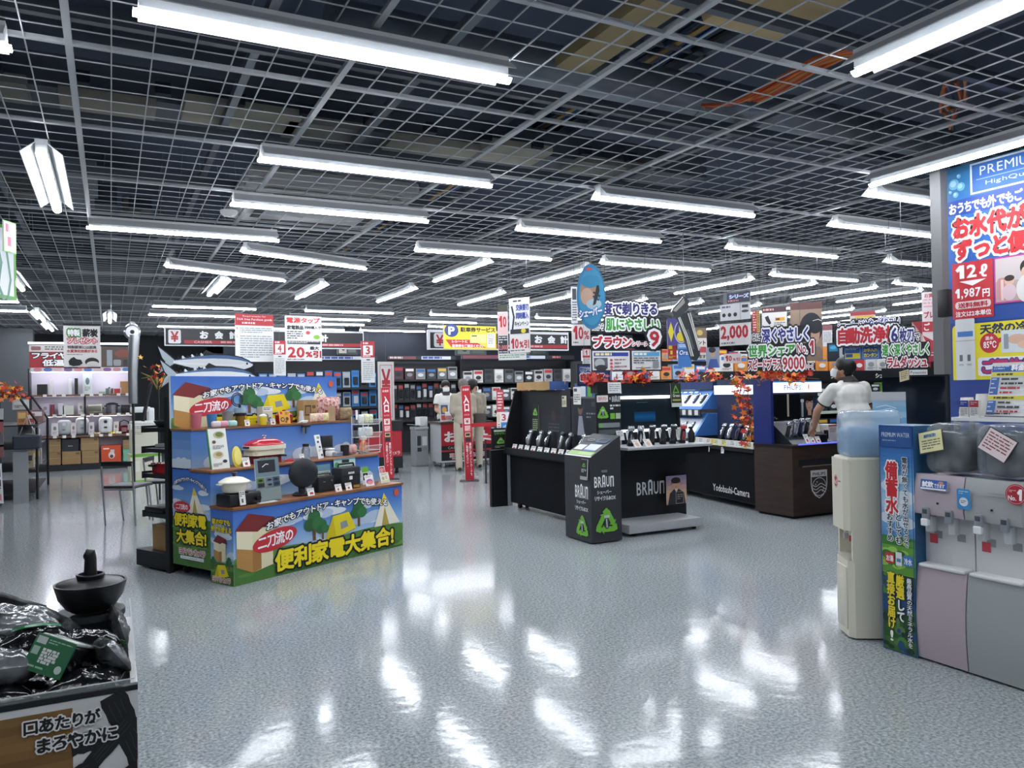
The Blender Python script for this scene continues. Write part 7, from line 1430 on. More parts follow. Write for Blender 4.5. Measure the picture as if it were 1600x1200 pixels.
I('poster_bar', 'dark bar at the top of the white charcoal poster', 'bar', (-.365, 13.0, 2.562), 0, bar=lambda m: m.box((-.24, -.012, 0), (.24, .012, .03), black()))
t = thing('display_tube', 'silver cylindrical display tube standing between the left aisle shelf and the plants', 'tube', (.33, 14.6, 1.4))
mb = MB(); mb.tube([(0, 0, 0), (0, 0, .5), (.02, 0, .95), (.03, 0, 1.15)], [.07, .075, .085, .09], M('#b3b7ba', .25, .7), 16); mb.build('tube', t, smooth=60)
mb = MB(); mb.lathe([(0, -.05), (.1, -.05), (.13, 0), (.1, .05), (0, .05)], M('#c3c6c9', .25, .6), 20, (.0, 0, 1.2), 'Y'); mb.lathe([(0, 0), (.035, 0), (.0, -.01)], black(), 12, (0, -.055, 1.2), 'Y'); mb.build('fan_head', t, smooth=50)
mb = MB(); mb.cyl((0, 0, -1.4), (0, 0, 0), .02, black(), n=8); mb.cyl((.14, 0, -.3), (.28, .0, .35), .03, M('#22252a', .5), n=8); mb.build('post', t, smooth=40)
# left racks
t = thing('slanted_rack', 'black framed rack with slanted rails at the left edge, full of kitchen goods', 'rack', (-1.25, 13.4, 0))
fr = M('#17181b', .45)
def rp(n, fn, sm=None):
    q = MB(); fn(q); q.build(n, t, smooth=sm)
for y in (0.35, 2.6):
    rp('frame', lambda m, y=y: [m.box((-.45, y, 1.53), (.02, y+.03, 1.57), fr), m.box((-.47, y, 0), (-.44, y+.03, 1.57), fr), m.tube([(.02, y+.015, 1.55), (.25, y+.015, 1.17), (.25, y+.015, 0)], .02, fr, 6)])
for z in (.12, .45, .78, 1.12): rp('shelf', lambda m, z=z: m.box((-.44, .36, z-.02), (.22, 2.6, z), fr))
rp('side_panel', lambda m: m.box((-.02, -.05, 0), (.17, -.02, .74), M('#83878a', .5)))
rp('tray', lambda m: m.rbox((-.02, -.1, .78), (.32, .3, .98), M('#232b38', .5), .02))
for k, (x, y, z, w, h, c, lab, nm) in enumerate(((0, 14.1, .98, .18, .16, '#5c5c58', 'grey wire easel with pans on the dark tray', 'pan_set'), (-.02, 13.9, 1.12, .12, .2, '#c5864a', 'amber box on the upper shelf of the slanted rack', 'product_box'), (.0, 14.6, 1.12, .16, .16, '#a84a48', 'red pan packs hanging in the slanted rack', 'pan_pack'), (-.05, 14.0, 1.35, .2, .15, '#cfd1cf', 'white box near the top of the slanted rack', 'product_box'), (.0, 14.2, .45, .2, .22, '#b3a88c', 'tan rice bag on the lower shelf of the slanted rack', 'rice_bag'), (.05, 14.9, .45, .2, .25, '#9a9da0', 'grey carton on the lower shelf of the slanted rack', 'carton'), (.0, 15.3, .78, .2, .22, '#c9c5c0', 'pale packs on the middle shelf of the slanted rack', 'product_pack'), (.05, 15.5, 1.12, .2, .2, '#8d6a6a', 'dusty pink box on the upper shelf of the slanted rack', 'product_box'))):
    shelf_box(nm, lab, 'goods', -1.17+x, y, z, w, .2, h, c, lambda P, k=k: (P.rect(10, 14, 90, P.H*.5, ['#3a3c40', '#e0c07a', '#d9c9c4', '#e6e8e6'][k % 4]), P.small(14, P.H*.6, 86, P.H*.85, 2, '#4a4c50', k)))
I('easel_stand', 'small metal easel on the dark tray at the left', 'easel', (-1.1, 13.48, .982), 0, leg=lambda m: m.tube([(-.1, 0, 0), (0, .03, .28)], .008, steel()), leg_=lambda m: m.tube([(.1, 0, 0), (0, .03, .28)], .008, steel()), pan=lambda m: m.lathe([(0, 0), (.12, 0), (.14, .05), (.13, .05), (0, .01)], M('#2a2c30', .3), 20, (0, .12, .1)))
t = thing('magazine_rack', 'dark narrow rack with hanging cards at the far left edge', 'rack', (-1.5, 13.0, 0))
rp('body', lambda m: m.box((-.45, 0, 0), (.1, .3, 1.05), fr)); 
for z, c in ((1.15, '#8d4a4e'), (.95, '#5f5560'), (.8, '#74494c'), (1.3, '#a9a9a8')): rp('card_pack', lambda m, z=z, c=c: m.box((.0, -.06, z-.1), (.16, -.01, z+.08), M(c, .5)))
P = Panel(14, 60); P.bg('#d6d7d8'); P.rect(2, 8, 12, 20, '#3a3d42'); P.rect(2, 24, 12, 34, '#2c2f33'); P.rect(2, 46, 12, 56, '#c9808a'); P.small(2, 36, 12, 44, 2, '#55585c', 3)
board('side_card', P, (-1.5, 12.9, .62), (.14, 0, 0), (.02, 0, -.55), .004, label='white strip of cards hanging low at the left rack', cat='card')
t = thing('leaf_arrangement', 'orange maple arrangement on top of the left rack', 'decoration', (-1.55, 13.2, 1.52))
mb = MB()
for k in range(6): leaf_cluster(mb, (-.32+.14*k, .1, .1+.03*math.sin(k)), (.08, .06, .05), 26, 200+k, .04)
o = mb.build('foliage', t, fix=False); o['kind'] = 'stuff'
mb = MB(); mb.box((-.4, .05, -.5), (-.36, .1, .05), black()); mb.tube([(-.38, .08, 0), (0, .1, .08), (.4, .1, .1)], .006, M('#5a3a24', .8), 5); mb.build('stem', t)
t = thing('leaf_arrangement', 'green and orange leaf spray beside the mackerel signs', 'decoration', (.62, 12.6, 1.7))
mb = MB(); leaf_cluster(mb, (0, 0, .1), (.12, .06, .14), 26, 300, .05)
for k in range(7):
    a = k*.9; mb.tube([(0, 0, -.1), (.12*math.cos(a), 0, .1), (.25*math.cos(a), 0, .12+.1*math.sin(a))], [.01, .02, .004], M(['#7a6a3a', '#4f6a34', '#8a7a48'][k % 3], .7), 5)
o = mb.build('foliage', t, fix=False); o['kind'] = 'stuff'
mb = MB(); mb.cyl((0, 0, -1.7), (0, 0, 0), .015, black(), n=8); mb.build('post', t); mb = MB(); mb.sphere((.22, -.05, .12), .06, M('#d9622a', .5), 12); mb.build('orange_ball', t, smooth=60)
# green hanging signs at the left edge
class Plane:
    """a vertical sign plane: origin seen at picture point (x, y) at distance D, heading a degrees"""
    def __init__(s, x, y, D, a):
        s.O = EYE+ray(x, y)*D; s.U = Vector((math.cos(R(a)), math.sin(R(a)), 0)); s.N = Vector((s.U.y, -s.U.x, 0))
    def uv(s, x, y):
        p = on_plane(x, y, s.O, s.N); return ((p-s.O).dot(s.U), s.O.z-p.z)
    def b(s, x0, y0, x1, y1): return s.uv(x0, y0)+s.uv(x1, y1)
def hang(name, label, x0, y0, x1, y1, D, a, fn, W=100, thick=.008, wires=2, group=None, edge='#d5d6d6', cat='sign', rod='#4d5053', DH=None):
    pl = Plane(x0, y0, D, a); w = pl.uv(x1, y0)[0]; h = pl.uv(x0, y1)[1]; P = Panel(W, DH or W*h/w); fn(P)
    return board(name, P, pl.O, pl.U*w, (0, 0, -h), thick, label=label, wires=wires, group=group, edge=edge, cat=cat, rod=rod)
hang('hanging_sign', 'green bordered white sign hanging edge on at the left edge of the photo', -60, 330, 24, 455, 6.2, 62, lambda P: (P.bg('#5a9a3c'), P.rect(5, 5, 95, P.H-5, '#d4d9dc'), P.stroke([(60, 20), (70, 50), (64, 80), (74, 110)], 5, '#5d8a7a'), P.stroke([(80, 30), (88, 70), (82, 100)], 4, '#5d8a7a'), P.stroke([(36, 30), (44, 60), (38, 90)], 4, '#5d8a7a')), wires=2)
hang('hanging_sign', 'small pink lettered sign with a green border at the left edge', 5, 343, 25, 392, 6.0, 62, lambda P: (P.bg('#5a9a3c'), P.rect(6, 6, 94, P.H-6, '#e3d4d6'), P.small(14, 14, 60, P.H*.4, 1, '#c2405a', 3, .85), P.small(30, P.H*.5, 84, P.H*.85, 1, '#c2405a', 3, .85)), wires=1)
# bays on the rear partition
def row_items(prefix, kind, x0, x1, n, y, z, cols, unitname, rowname, seed, w=None, h=.3, d=.12, group=None, rz=0.0, hangs=False):
    rg = random.Random(seed); protos = {}
    for k in range(n):
        x = x0+(x1-x0)*(k+.5)/n; c = cols[k % len(cols)] if rg.random() > .25 else rg.choice(cols); hh = h*rg.choice((1, .92, .85)); key = (c, hh)
        lab = '%s %s from the left on the %s of the %s' % (_ord[k] if k < 13 else 'number %d' % (k+1), prefix, rowname, unitname)
        if key not in protos:
            ww = w or (x1-x0)/n*.86; mb = MB()
            if kind == 'pack':
                mb.box((-ww/2, -.008, 0), (ww/2, 0, hh), M(c, .4)); mb.rbox((-ww*.3, -.05, hh*.15), (ww*.3, -.008, hh*.62), M(rg.choice(['#1b1d21', '#2b2f35', '#c9cccf']), .25), .015, 2); mb.box((-ww*.4, -.011, hh*.72), (ww*.4, -.008, hh*.92), M(rg.choice(['#dcdcda', '#b9bcc0', '#c94a44', '#3f6fb0']), .5))
            else:
                P = Panel(100, 100*hh/ww); P.rect(8, P.H*.08, 92, P.H*.3, rg.choice(['#e6e6e4', '#23262b', '#b8363c', '#3a6ab0', '#d9b03a'])); P.ell(50, P.H*.6, 30, P.H*.16, rg.choice(['#2b2e33', '#8d9094', '#d6d8da'])); P.small(14, P.H*.8, 86, P.H*.94, 2, '#55585c', k)
                mb.box((-ww/2, 0, 0), (ww/2, d, hh), M(c, .5)); P.put(mb, (-ww/2, -.0008, hh), (ww, 0, 0), (0, 0, -hh))
            o = mb.build('blister_pack' if kind == 'pack' else 'product_box', None, (x, y, z+.002), rz, fix=False); tag(o, lab, 'pack' if kind == 'pack' else 'box', group); protos[key] = o
        else:
            o = protos[key].copy(); COL.objects.link(o); o.location = (x, y, z+.002); o['label'] = lab
def hook_wall(label, x0, x1, y, zs, h, strip):
    t = thing('hook_wall', label, 'shelf unit', (x0, y, 0)); w = x1-x0
    q = MB(); q.box((0, 0, .05), (w, .04, 2.3), M('#16181d', .6)); q.build('back_panel', t)
    for z in zs:
        q = MB(); q.box((0, -.09, z+h), (w, -.075, z+h+.012), M('#3a3e44', .4, .5)); q.build('hook_rail', t)
    for z in zs:
        q = MB(); q.box((0, -.4, z-.05), (w, 0, z), M('#15171b', .5)); q.build('shelf', t)
    P = Panel(w*100, 9); P.bg('#2b2d36'); P.rect(0, 1, w*40, 8, strip[0]); P.small(4, 1.8, w*38, 7.2, 1, '#e8dcdc', 3, .85); P.rect(w*48, .6, w*92, 8.4, '#d9dce4'); P.small(w*50, 1.6, w*90, 7.4, 1, '#2f55a8', 5, .85)
    q = MB(); q.box((0, -.05, 2.3), (w, .0, 2.40), black()); P.put(q, (0, -.051, 2.395), (w, 0, 0), (0, 0, -.09)); q.build('header', t, fix=False)
hook_wall('dark hook wall of blue accessory packs behind the camping display', 2.9, 5.75, 18.4, (.75, 1.2, 1.65), .38, ('#8a3a44',))
blue = ['#2f7fc0', '#2a6ca8', '#1d3a5e', '#a9b6bf', '#2f86cc', '#20262e']
for k, (z, nm) in enumerate(((1.65, 'top row'), (1.2, 'middle row'), (.75, 'bottom row'))): row_items('accessory pack', 'pack', 2.95, 5.7, 13, 18.28, z, blue, 'blue accessory wall', nm, 40+k, h=.40, group='packs on the blue accessory wall')
hook_wall('dark hook wall of black blister packs left of the checkout', 5.95, 7.72, 18.2, (.85, 1.32, 1.82), .40, ('#7d4a4e',))
dark_ = ['#23262c', '#2d3138', '#1b1e23', '#3a3f47']
for k, (z, nm, h) in enumerate(((1.32, 'upper row', .42), (.85, 'lower row', .40))): row_items('dark blister pack', 'pack', 6.0, 7.68, 11, 18.08, z, dark_, 'black hook wall', nm, 50+k, h=h, group='packs on the black hook wall')
row_items('grey box', 'box', 6.0, 7.68, 6, 17.95, 1.82, ['#6d6f72', '#4a3036', '#8d8f90', '#34373c'], 'black hook wall', 'topmost shelf', 55, h=.3, group='boxes on the black hook wall')
t = unit('back_shelf', 'black shelf unit of white and grey boxes behind the checkout customers', (7.8, 18.0, 0), 3.3, .45, 2.3, (.4, .85, 1.28, 1.72))
wb = ['#c9c8c4', '#a9aaa8', '#3a3d43', '#d5d2cc', '#55585d', '#8d8f90', '#22252a']
for k, (z, nm, h, n) in enumerate(((1.72, 'top shelf', .34, 11), (1.28, 'second shelf', .32, 12), (.85, 'third shelf', .30, 12), (.4, 'lowest shelf', .34, 10))): row_items('box', 'box', 7.85, 11.05, n, 18.05, z, wb, 'back shelf behind the customers', nm, 60+k, h=h, d=.2, group='boxes on the back shelf')
P = Panel(330, 10); P.bg('#2a2c34'); P.rect(4, 1, 110, 9, '#7a4048'); P.rect(150, 1, 240, 9, '#c9ccd6'); P.small(160, 2, 230, 8, 1, '#2f55a8', 3, .85); P.small(262, 2, 310, 8, 1, '#c9747a', 3, .85)
board('shelf_banner', P, (7.8, 17.99, 2.42), (3.3, 0, 0), (0, 0, -.1), .01, label='coloured lettering strip on the back shelf behind the customers', cat='banner')
for k, (x, w, c1, c2, lab) in enumerate(((4.9, .5, '#2d3238', '#a9a296', 'dim beige picture panel above the blue accessory wall'), (8.0, .9, '#4a5050', '#7d867c', 'dim green grey picture panel above the back shelf, left of two'), (9.7, 1.1, '#3d4a40', '#8a8d86', 'dim green grey picture panel above the back shelf, right of two'), (3.1, .7, '#3a4238', '#6d7468', 'dim dark green picture panel above the left end of the accessory wall'))):
    P = Panel(100, 50); P.bg(c1); P.rect(8, 6, 46, 46, c2); P.rect(54, 10, 92, 44, '#5c625e'); P.ell(30, 26, 12, 14, '#22262a')
    board('picture_panel', P, (x, 18.85, 2.95), (w, 0, 0), (0, 0, -.5), .02, label=lab, cat='picture')
# hanging lit cashier signs
def cashier(label, x0, y0, x1, y1, D, icon, tx=31, iw=11.0):
    def fn(P):
        H = P.H; P.bg('#1b1c21'); P.frame(0, 0, 100, H, .8, '#e6e8ea'); P.rect(0, 0, 100, 1.6, '#eef0f2')
        if icon: P.rrect(3.2, H*.16, 3.2+iw, H*.88, 1.4, '#dcdddf'); P.text('¥', 3.2+iw*.18, H*.24, 3.2+iw*.82, H*.8, '#b3202c', .06)
        gw = iw*.72; [P.text(c, tx+k*gw*1.7, H*.2, tx+k*gw*1.7+gw, H*.62, '#f2f3f4', .07) for k, c in enumerate('お会計')]
        P.rect(17, H*.70, 99, H*.88, '#a81f2b'); P.text('CASHIER', 26, H*.73, 42, H*.85, '#e6c4c6'); P.small(50, H*.74, 92, H*.86, 1, '#d9a0a4', 5, .8)
    o = hang('cashier_sign', label, x0, y0, x1, y1, D, 0, fn, thick=.12, group='lit checkout signs', edge='#d9dadc')
cashier('black lit checkout sign with a currency icon left of the white tax notice', 257, 510, 427, 540, 16.0, True)
cashier('black lit checkout sign half hidden behind the discount poster', 398, 515, 568, 544, 16.3, True)
cashier('black lit checkout sign behind the yellow parking sign', 670, 515, 888, 546, 14.6, True, 74, 8.0)
hang('parking_sign', 'yellow parking ticket service sign with a round blue P', 693, 505, 775, 545, 13.8, 0, DH=49, fn=lambda P: (P.bg('#dcc92f'), P.rect(0, 0, 100, 4, '#22242a'), P.ell(14.5, 13.5, 13, 12.6, '#263a78'), P.text('P', 8.5, 6, 20.5, 22, '#f2f3f5', .08), P.text('駐車券サービス', 31, 6.5, 98, 16, '#2a2a22', .05), P.poly([(3, 31), (52, 31), (80, 46), (14, 46)], '#b8342e'), P.text('レシートと', 15, 32, 44, 37, '#f6eeea', .03), P.text('駐車券をご提示ください', 15, 40, 76, 46, '#f6eeea', .03), P.rect(49, 20, 80, 37, '#e9df8a'), P.small(52, 22, 78, 28, 1, '#6a6430', 3), P.rect(82, 18, 97, 46, '#dcdedc'), P.small(84, 20, 95, 40, 5, '#8a8d90', 4)), thick=.03)
hang('tax_notice', 'white tax free requirements notice with a red header, hanging over the camping display', 367, 490, 427, 565, 11.5, 6, lambda P: (P.bg('#d9dad9'), P.rect(0, 0, 100, 30, '#a8212c'), P.text('Requirements for', 20, 3, 80, 9, '#e9c9c9'), P.text('TAX free Purchase goods', 4, 11, 96, 18, '#f2dcdc', .02), P.small(18, 21, 82, 27, 1, '#e9c9c9', 4, .8), P.text('1.', 3, 35, 8, 41, '#b8343a', .03), P.small(12, 36, 96, 52, 3, '#8a8d90', 5, .4), P.text('2.', 3, 56, 8, 62, '#b8343a', .03), P.small(12, 57, 96, 118, 10, '#8f9295', 6, .4)))
hang('discount_poster', 'white and red power strip poster offering up to 20 percent off', 445, 493, 502, 564, 11.8, 4, DH=125, fn=lambda P: (P.bg('#d9dad8'), P.text('電源タップ', 4, 4, 96, 20, '#b3262e', .05), P.text('家電製品', 5, 26, 50, 38, '#2c2e33', .06), P.text('同時購入で', 53, 27, 98, 36, '#2c2e33', .04), P.small(5, 42, 48, 66, 4, '#55585d', 3, .5), P.ell(62, 46, 6, 5, '#c2404a'), P.ell(86, 58, 9, 6, '#7cae3a'), P.rect(6, 69, 96, 78, '#25272c'), P.small(8, 70, 94, 77, 2, '#d6d8da', 6, .5), P.rect(0, 80, 100, P.H, '#dcdcda'), P.text('20', 6, 86, 52, 116, '#b3242c', .07), P.text('%引', 54, 96, 98, 116, '#b3242c', .06), P.text('最大', 66, 84, 92, 94, '#1f2024', .06), P.small(4, 119, 98, 123, 1, '#6a6c70', 8, .7)))
for (x0, y0, x1, y1, D, n, lab) in ((427, 532, 446, 587, 11.7, '4', 'red framed number four tag over a white notice strip'), (564, 533, 585, 598, 11.9, '3', 'red framed number three tag over a white notice strip')):
    hang('number_tag', lab, x0, y0, x1, y1, D, 3, lambda P, n=n: (P.bg('#d6d7d6'), P.rect(0, 0, 100, 116, '#b3222d'), P.rect(14, 30, 86, 100, '#e6e4e2'), P.text(n, 34, 36, 66, 94, '#b3222d', .05), P.small(14, 8, 86, 24, 1, '#eed4d4', 4, .8), P.small(10, 103, 90, 112, 1, '#eed4d4', 5, .8), P.rect(38, 128, 64, 136, '#2c2e33'), P.small(12, 150, 88, P.H-12, 10, '#8d9093', 6, .35)), wires=1, group='number tags at the checkout')
hang('campaign_strip', 'narrow red ten percent strip left of the campaign poster', 777, 476, 793, 560, 9.2, -38, lambda P: (P.bg('#d6d3d2'), P.rect(0, 0, 100, 70, '#3a3a32'), P.rect(6, 80, 94, 290, '#dfb9b9'), P.text('10', 14, 110, 86, 220, '#b3242c', .07), P.rect(6, 300, 94, P.H, '#2a2b30'), P.text('2,000', 8, 390, 92, 440, '#d97a80', .06), P.small(8, 310, 92, 380, 3, '#c9cbce', 3), P.small(8, 450, 92, P.H-10, 3, '#c9cbce', 5)), wires=1)
hang('campaign_poster', 'white campaign poster with blue characters and ten percent off in red', 795, 467, 827, 552, 9.2, -62, DH=264, fn=lambda P: (P.bg('#d9d9da'), P.small(20, 10, 96, 22, 1, '#3a3c42', 3, .7), P.stroke([(14, 40), (24, 90), (16, 150)], 8, '#2b2d33'), P.text('交換替刃', 34, 30, 96, 62, '#2f3f8f', .05), P.text('同時購入', 34, 70, 96, 102, '#2f3f8f', .05), P.text('キャンペーン', 28, 112, 96, 138, '#22242a', .04), P.rect(6, 150, 96, 172, '#2b2d33'), P.ell(70, 160, 12, 11, '#d9c53a'), P.rect(3, 182, 97, P.H, '#dcd6d5'), P.text('10', 8, 194, 46, 244, '#b3242c', .07), P.text('%引', 50, 204, 96, 244, '#b3242c', .05), P.small(6, 250, 94, 258, 1, '#6a6c70', 6, .7)), wires=2)
hang('campaign_tag', 'small white strip under the ten percent campaign posters', 779, 553, 822, 563, 9.15, -45, lambda P: (P.bg('#d3d4d3'), P.small(4, 4, 96, P.H-4, 2, '#5f8a5a', 4)), wires=0)
def oval():
    pl = Plane(900, 413, 7.4, -35); w = pl.uv(945, 413)[0]; h = pl.uv(900, 515)[1]; t = MB(); P = Panel(100, 100*h/w); H = P.H
    P.ell(50, H/2, 50, H/2, '#2f7aa5', 40); P.ell(52, H*.5, 44, H*.44, '#3a8fb8', 36); P.ell(44, H*.38, 30, H*.2, '#b08a74', 30, .3); P.ell(36, H*.5, 22, H*.13, '#c9a690', 26); P.ell(50, H*.27, 34, H*.1, '#2f86b0', 26); P.ell(60, H*.62, 26, H*.08, '#a9c4d2', 24)
    P.poly([(62, H*.5), (70, H*.34), (78, H*.33), (80, H*.42), (66, H*.62), (56, H*.64)], '#22262c'); P.stroke([(60, H*.44), (80, H*.5)], 6, '#2a2e35'); P.stroke([(58, H*.5), (76, H*.56)], 5, '#2a2e35')
    P.text('シェーバー', 8, H*.70, 88, H*.83, '#ffffff', .06, [('#2a6fb0', .12)], rise=H*.05); P.small(36, H*.06, 66, H*.11, 1, '#c2404a', 3, .85)
    c = pl.O+pl.U*w/2-Vector((0, 0, h)); t.T = Matrix.Translation(-c)
    ring = [(pl.O+pl.U*(w*(.5+.5*math.cos(a)))-Vector((0, 0, h*(.5+.5*math.sin(a))))) for a in [k*math.pi/20 for k in range(40)]]; n = pl.N
    t.add([p for p in ring]+[p-n*-.02 if False else p-n*.02 for p in ring], [tuple(range(40)), tuple(range(79, 39, -1))]+[(k, (k+1) % 40, 40+(k+1) % 40, 40+k) for k in range(40)], M('#2f7aa5', .5))
    P.put(t, pl.O, pl.U*w, Vector((0, 0, -h))); top = pl.O+pl.U*w*.5; t.cyl(top, (top.x, top.y, GRID_Z), .003, M('#8d9093', .5), n=5)
    return tag(t.build('oval_sign', None, c, fix=False), 'blue oval hanging sign with a blurred chin and a hand holding a shaver', 'sign')
oval()
def cut(name, label, D, a, x, y, rows, extra=None, group=None, wires=2):
    """lettering cut out as black edged board strips"""
    pl = Plane(x, y, D, a); mb = MB(); P = Panel(1, 1); boxes = []
    P._clip = lambda pts: pts
    for (t, x0, y0, x1, y1, col, bold, out) in rows:
        u0, v0 = pl.uv(x0, y0); u1, v1 = pl.uv(x1, y1); k = (v1-v0)
        if t: P.text(t, u0, v0, u1, v1, col, bold*.55, out)
        else: P.rect(u0, v0, u1, v1, col)
        boxes.append((u0, v0, u1, v1))
    if extra: extra(P, pl)
    c = pl.O; mb.T = Matrix.Translation(-c); bm_ = M('#17181c', .5)
    for k, (u0, v0, u1, v1) in enumerate(boxes):
        o = pl.O-pl.N*(.002*(k % 3)); g = (v1-v0)*.08
        q = [o+pl.U*(u0-g)-Vector((0, 0, v0-g)), o+pl.U*(u1+g)-Vector((0, 0, v0-g)), o+pl.U*(u1+g)-Vector((0, 0, v1+g)), o+pl.U*(u0-g)-Vector((0, 0, v1+g))]
        w = [p-pl.N*.02 for p in q]; mb.add(q+w, [(0, 3, 2, 1), (4, 5, 6, 7), (0, 1, 5, 4), (1, 2, 6, 5), (2, 3, 7, 6), (3, 0, 4, 7)], bm_)
    P.W = P.H = 1.0; P.put(mb, pl.O+pl.N*.001, pl.U, Vector((0, 0, -1)))
    us = [b[0] for b in boxes]+[b[2] for b in boxes]; vt = min(b[1] for b in boxes)
    for f in ((.2, .8) if wires else ()):
        p = pl.O+pl.U*(min(us)+(max(us)-min(us))*f)-Vector((0, 0, vt)); mb.cyl(p-pl.N*.01, Vector((p.x, p.y, GRID_Z))-pl.N*.01, .0018, M('#4d5053', .5), n=4)
    return tag(mb.build(name, None, c, fix=False), label, 'sign', group)
WH = [('#17181c', .30), ('#f0f0f2', .16)]
cut('slogan_sign', 'three line cutout slogan sign ending in a red nine above the dark tower', 8.6, -12, 920, 472, [
    ('度で剃りきる', 941, 472, 1027, 493, '#25296b', .10, WH), ('だから', 925, 506, 944, 516, '#2c2e33', .06, WH), ('肌にやさしい', 946, 497, 1031, 517, '#3f9a3f', .10, WH), ('ブラウン', 926, 525, 987, 543, '#b5232d', .11, WH), ('シリーズ', 987, 533, 1013, 541, '#b5232d', .08, WH), ('9', 1014, 517, 1030, 542, '#b5232d', .12, WH)])
def info2(P):
    H = P.H; P.bg('#1b1c20'); P.rect(2, 2, 54, H-2, '#d9dadb'); P.rect(57, 2, 98, H-2, '#d9dadb'); P.rect(4, 4, 52, 9, '#2b3f8f'); P.small(6, 4.8, 50, 8.4, 1, '#e9e0a0', 3, .85); P.rect(4, 11, 23, H-4, '#5a5d62'); P.ell(12, 18, 7, 6, '#a9adb0'); P.ell(14, 24, 8, 4, '#2b2d31')
    for k in range(4): P.ell(28, 14+k*4.4, 2, 1.7, '#c9545c'); P.small(32, 12.6+k*4.4, 52, 15.4+k*4.4, 1, '#8d6a6c', k, .6)
    P.rect(59, 4, 96, 9, '#4f9ac9'); P.small(60, 4.8, 94, 8.4, 1, '#e6ead0', 3, .85); P.small(59, 11, 94, 20, 3, '#55585c', 5); P.rect(62, 24, 83, H-4, '#2f4f56'); P.rrect(86, 16, 95, H-4, 2, '#8d9196')
hang('info_board', 'black framed double info board below the cutout slogan with the red nine', 923, 546, 1034, 581, 8.6, -12, info2, wires=0, thick=.02)
for p in ((.06, 0), (.94, 0)): pass
hang('discount_sign', 'white sign with a red ten percent left of the cutout slogan', 893, 507, 922, 540, 9.6, -20, lambda P: (P.bg('#d9d6d5'), P.text('10', 8, 8, 62, 80, '#b3242c', .07), P.text('%', 66, 34, 94, 80, '#b3242c', .05), P.small(8, 92, 60, 100, 1, '#3a3c40', 4, .8)), wires=1)
hang('narrow_sign', 'narrow white strip sign behind the blue oval sign', 892, 448, 902, 505, 9.7, -20, lambda P: (P.bg('#cfd1d4'), P.rect(20, 30, 80, 200, '#3a3d44'), P.small(15, 230, 85, P.H-20, 8, '#55585c', 5)), wires=1)
hang('number_tag', 'small red number one tag above the dental care sign', 910, 545, 922, 572, 9.7, -15, lambda P: (P.bg('#d6d7d6'), P.rect(0, 0, 100, 110, '#c4444c'), P.rect(10, 10, 90, 84, '#e2e2e0'), P.text('1', 38, 18, 62, 78, '#c2333c', .08), P.small(10, 126, 90, P.H-10, 4, '#8d9093', 6, .35)), wires=1)
cut('dental_sign', 'blue sign with red and white dental care lettering beside the slogan board', 9.4, -12, 905, 573, [('', 904, 571, 951, 600, '#22387d', 0, ()), ('電動歯ブラシ', 906, 574, 925, 580, '#22387d', .06, [('#e6e8f0', .14)]), ('歯間ケア', 906, 583, 944, 595, '#c22a36', .09, [('#f2f2f4', .16)]), ('コーナー', 945, 584, 950, 594, '#e2d0d4', .04, ())], wires=2)
I('brochure_case', 'blue brochure case with green leaflets under the dental care sign', 'case', tuple(Plane(925, 625, 10.3, -10).O), 0, case=lambda m: (m.box((-.2, 0, -.0), (.25, .1, .22), M('#2f5f9f', .4)), [m.box((-.17+.1*k, -.004, .02), (-.1+.1*k, 0, .18), M(['#dfe6ea', '#6fb04a', '#3f8fd0', '#e6e8e8'][k], .5)) for k in range(4)]), post=lambda m: m.box((-.02, .02, -EYE.z+.25), (.02, .06, 0), black()))
# giant shaver cutout
def giant():
    pl = Plane(1042, 462, 8.3, -30); S = lambda pts: [pl.uv(x, y) for x, y in pts]; t = thing('giant_shaver', 'giant black shaver cutout with white edge lines hanging tilted among the signs', 'cutout sign', pl.O, R(-30))
    def pr(n, pts, d0, d1, m):
        q = MB(); q.prism([(u, -v) for u, v in S(pts)], d0, d1, m, 'XZ'); q.build(n, t)
    pr('body', [(1058, 494), (1076, 486), (1092, 545), (1093, 556), (1087, 564), (1081, 562), (1077, 552)], -.04, .06, M('#22252b', .35)); pr('head', [(1049, 487), (1051, 482), (1067, 464), (1075, 470), (1075, 482), (1062, 496), (1052, 494)], -.05, .07, M('#2b2f35', .3)); pr('foil', [(1050.5, 486), (1067, 466.5), (1069, 474), (1055, 488)], -.055, -.049, M('#8f8d86', .4))
    pr('panel', [(1070, 516), (1075, 515), (1084, 545), (1080, 547)], -.045, -.039, M('#4a5058', .3))
    q = MB(); pts = lambda L: [(u, -.046, -v) for u, v in S(L)]
    for L in ([(1059, 497), (1072, 530), (1079, 557)], [(1061, 496), (1074, 528), (1082, 557)], [(1074, 490), (1083, 520), (1091, 548)], [(1077, 489), (1085, 519), (1092.5, 545)]): q.tube(pts(L), .006, M('#d6d7d2', .4), 5)
    q.build('edge_line', t); q = MB(); u, v = pl.uv(1069, 464); q.cyl((u, 0, -v), (u, 0, GRID_Z-pl.O.z), .003, M('#8d9093', .5), n=5); q.build('wire', t)
giant()
hang('purple_sign', 'purple sign with a yellow diamond and white ring behind the giant shaver', 1042, 498, 1075, 540, 9.6, -25, lambda P: (P.bg('#4a3f8a'), P.poly([(4, P.H*.5), (18, P.H*.12), (32, P.H*.5), (18, P.H*.88)], '#dfd02f'), P.ell(66, P.H*.5, 32, P.H*.42, '#d6d8e6'), P.ell(66, P.H*.5, 29, P.H*.39, '#3a3478'), P.ell(66, P.H*.68, 22, P.H*.18, '#d9c832'), P.rect(56, P.H*.2, 70, P.H*.5, '#cfd4dc')), wires=1)
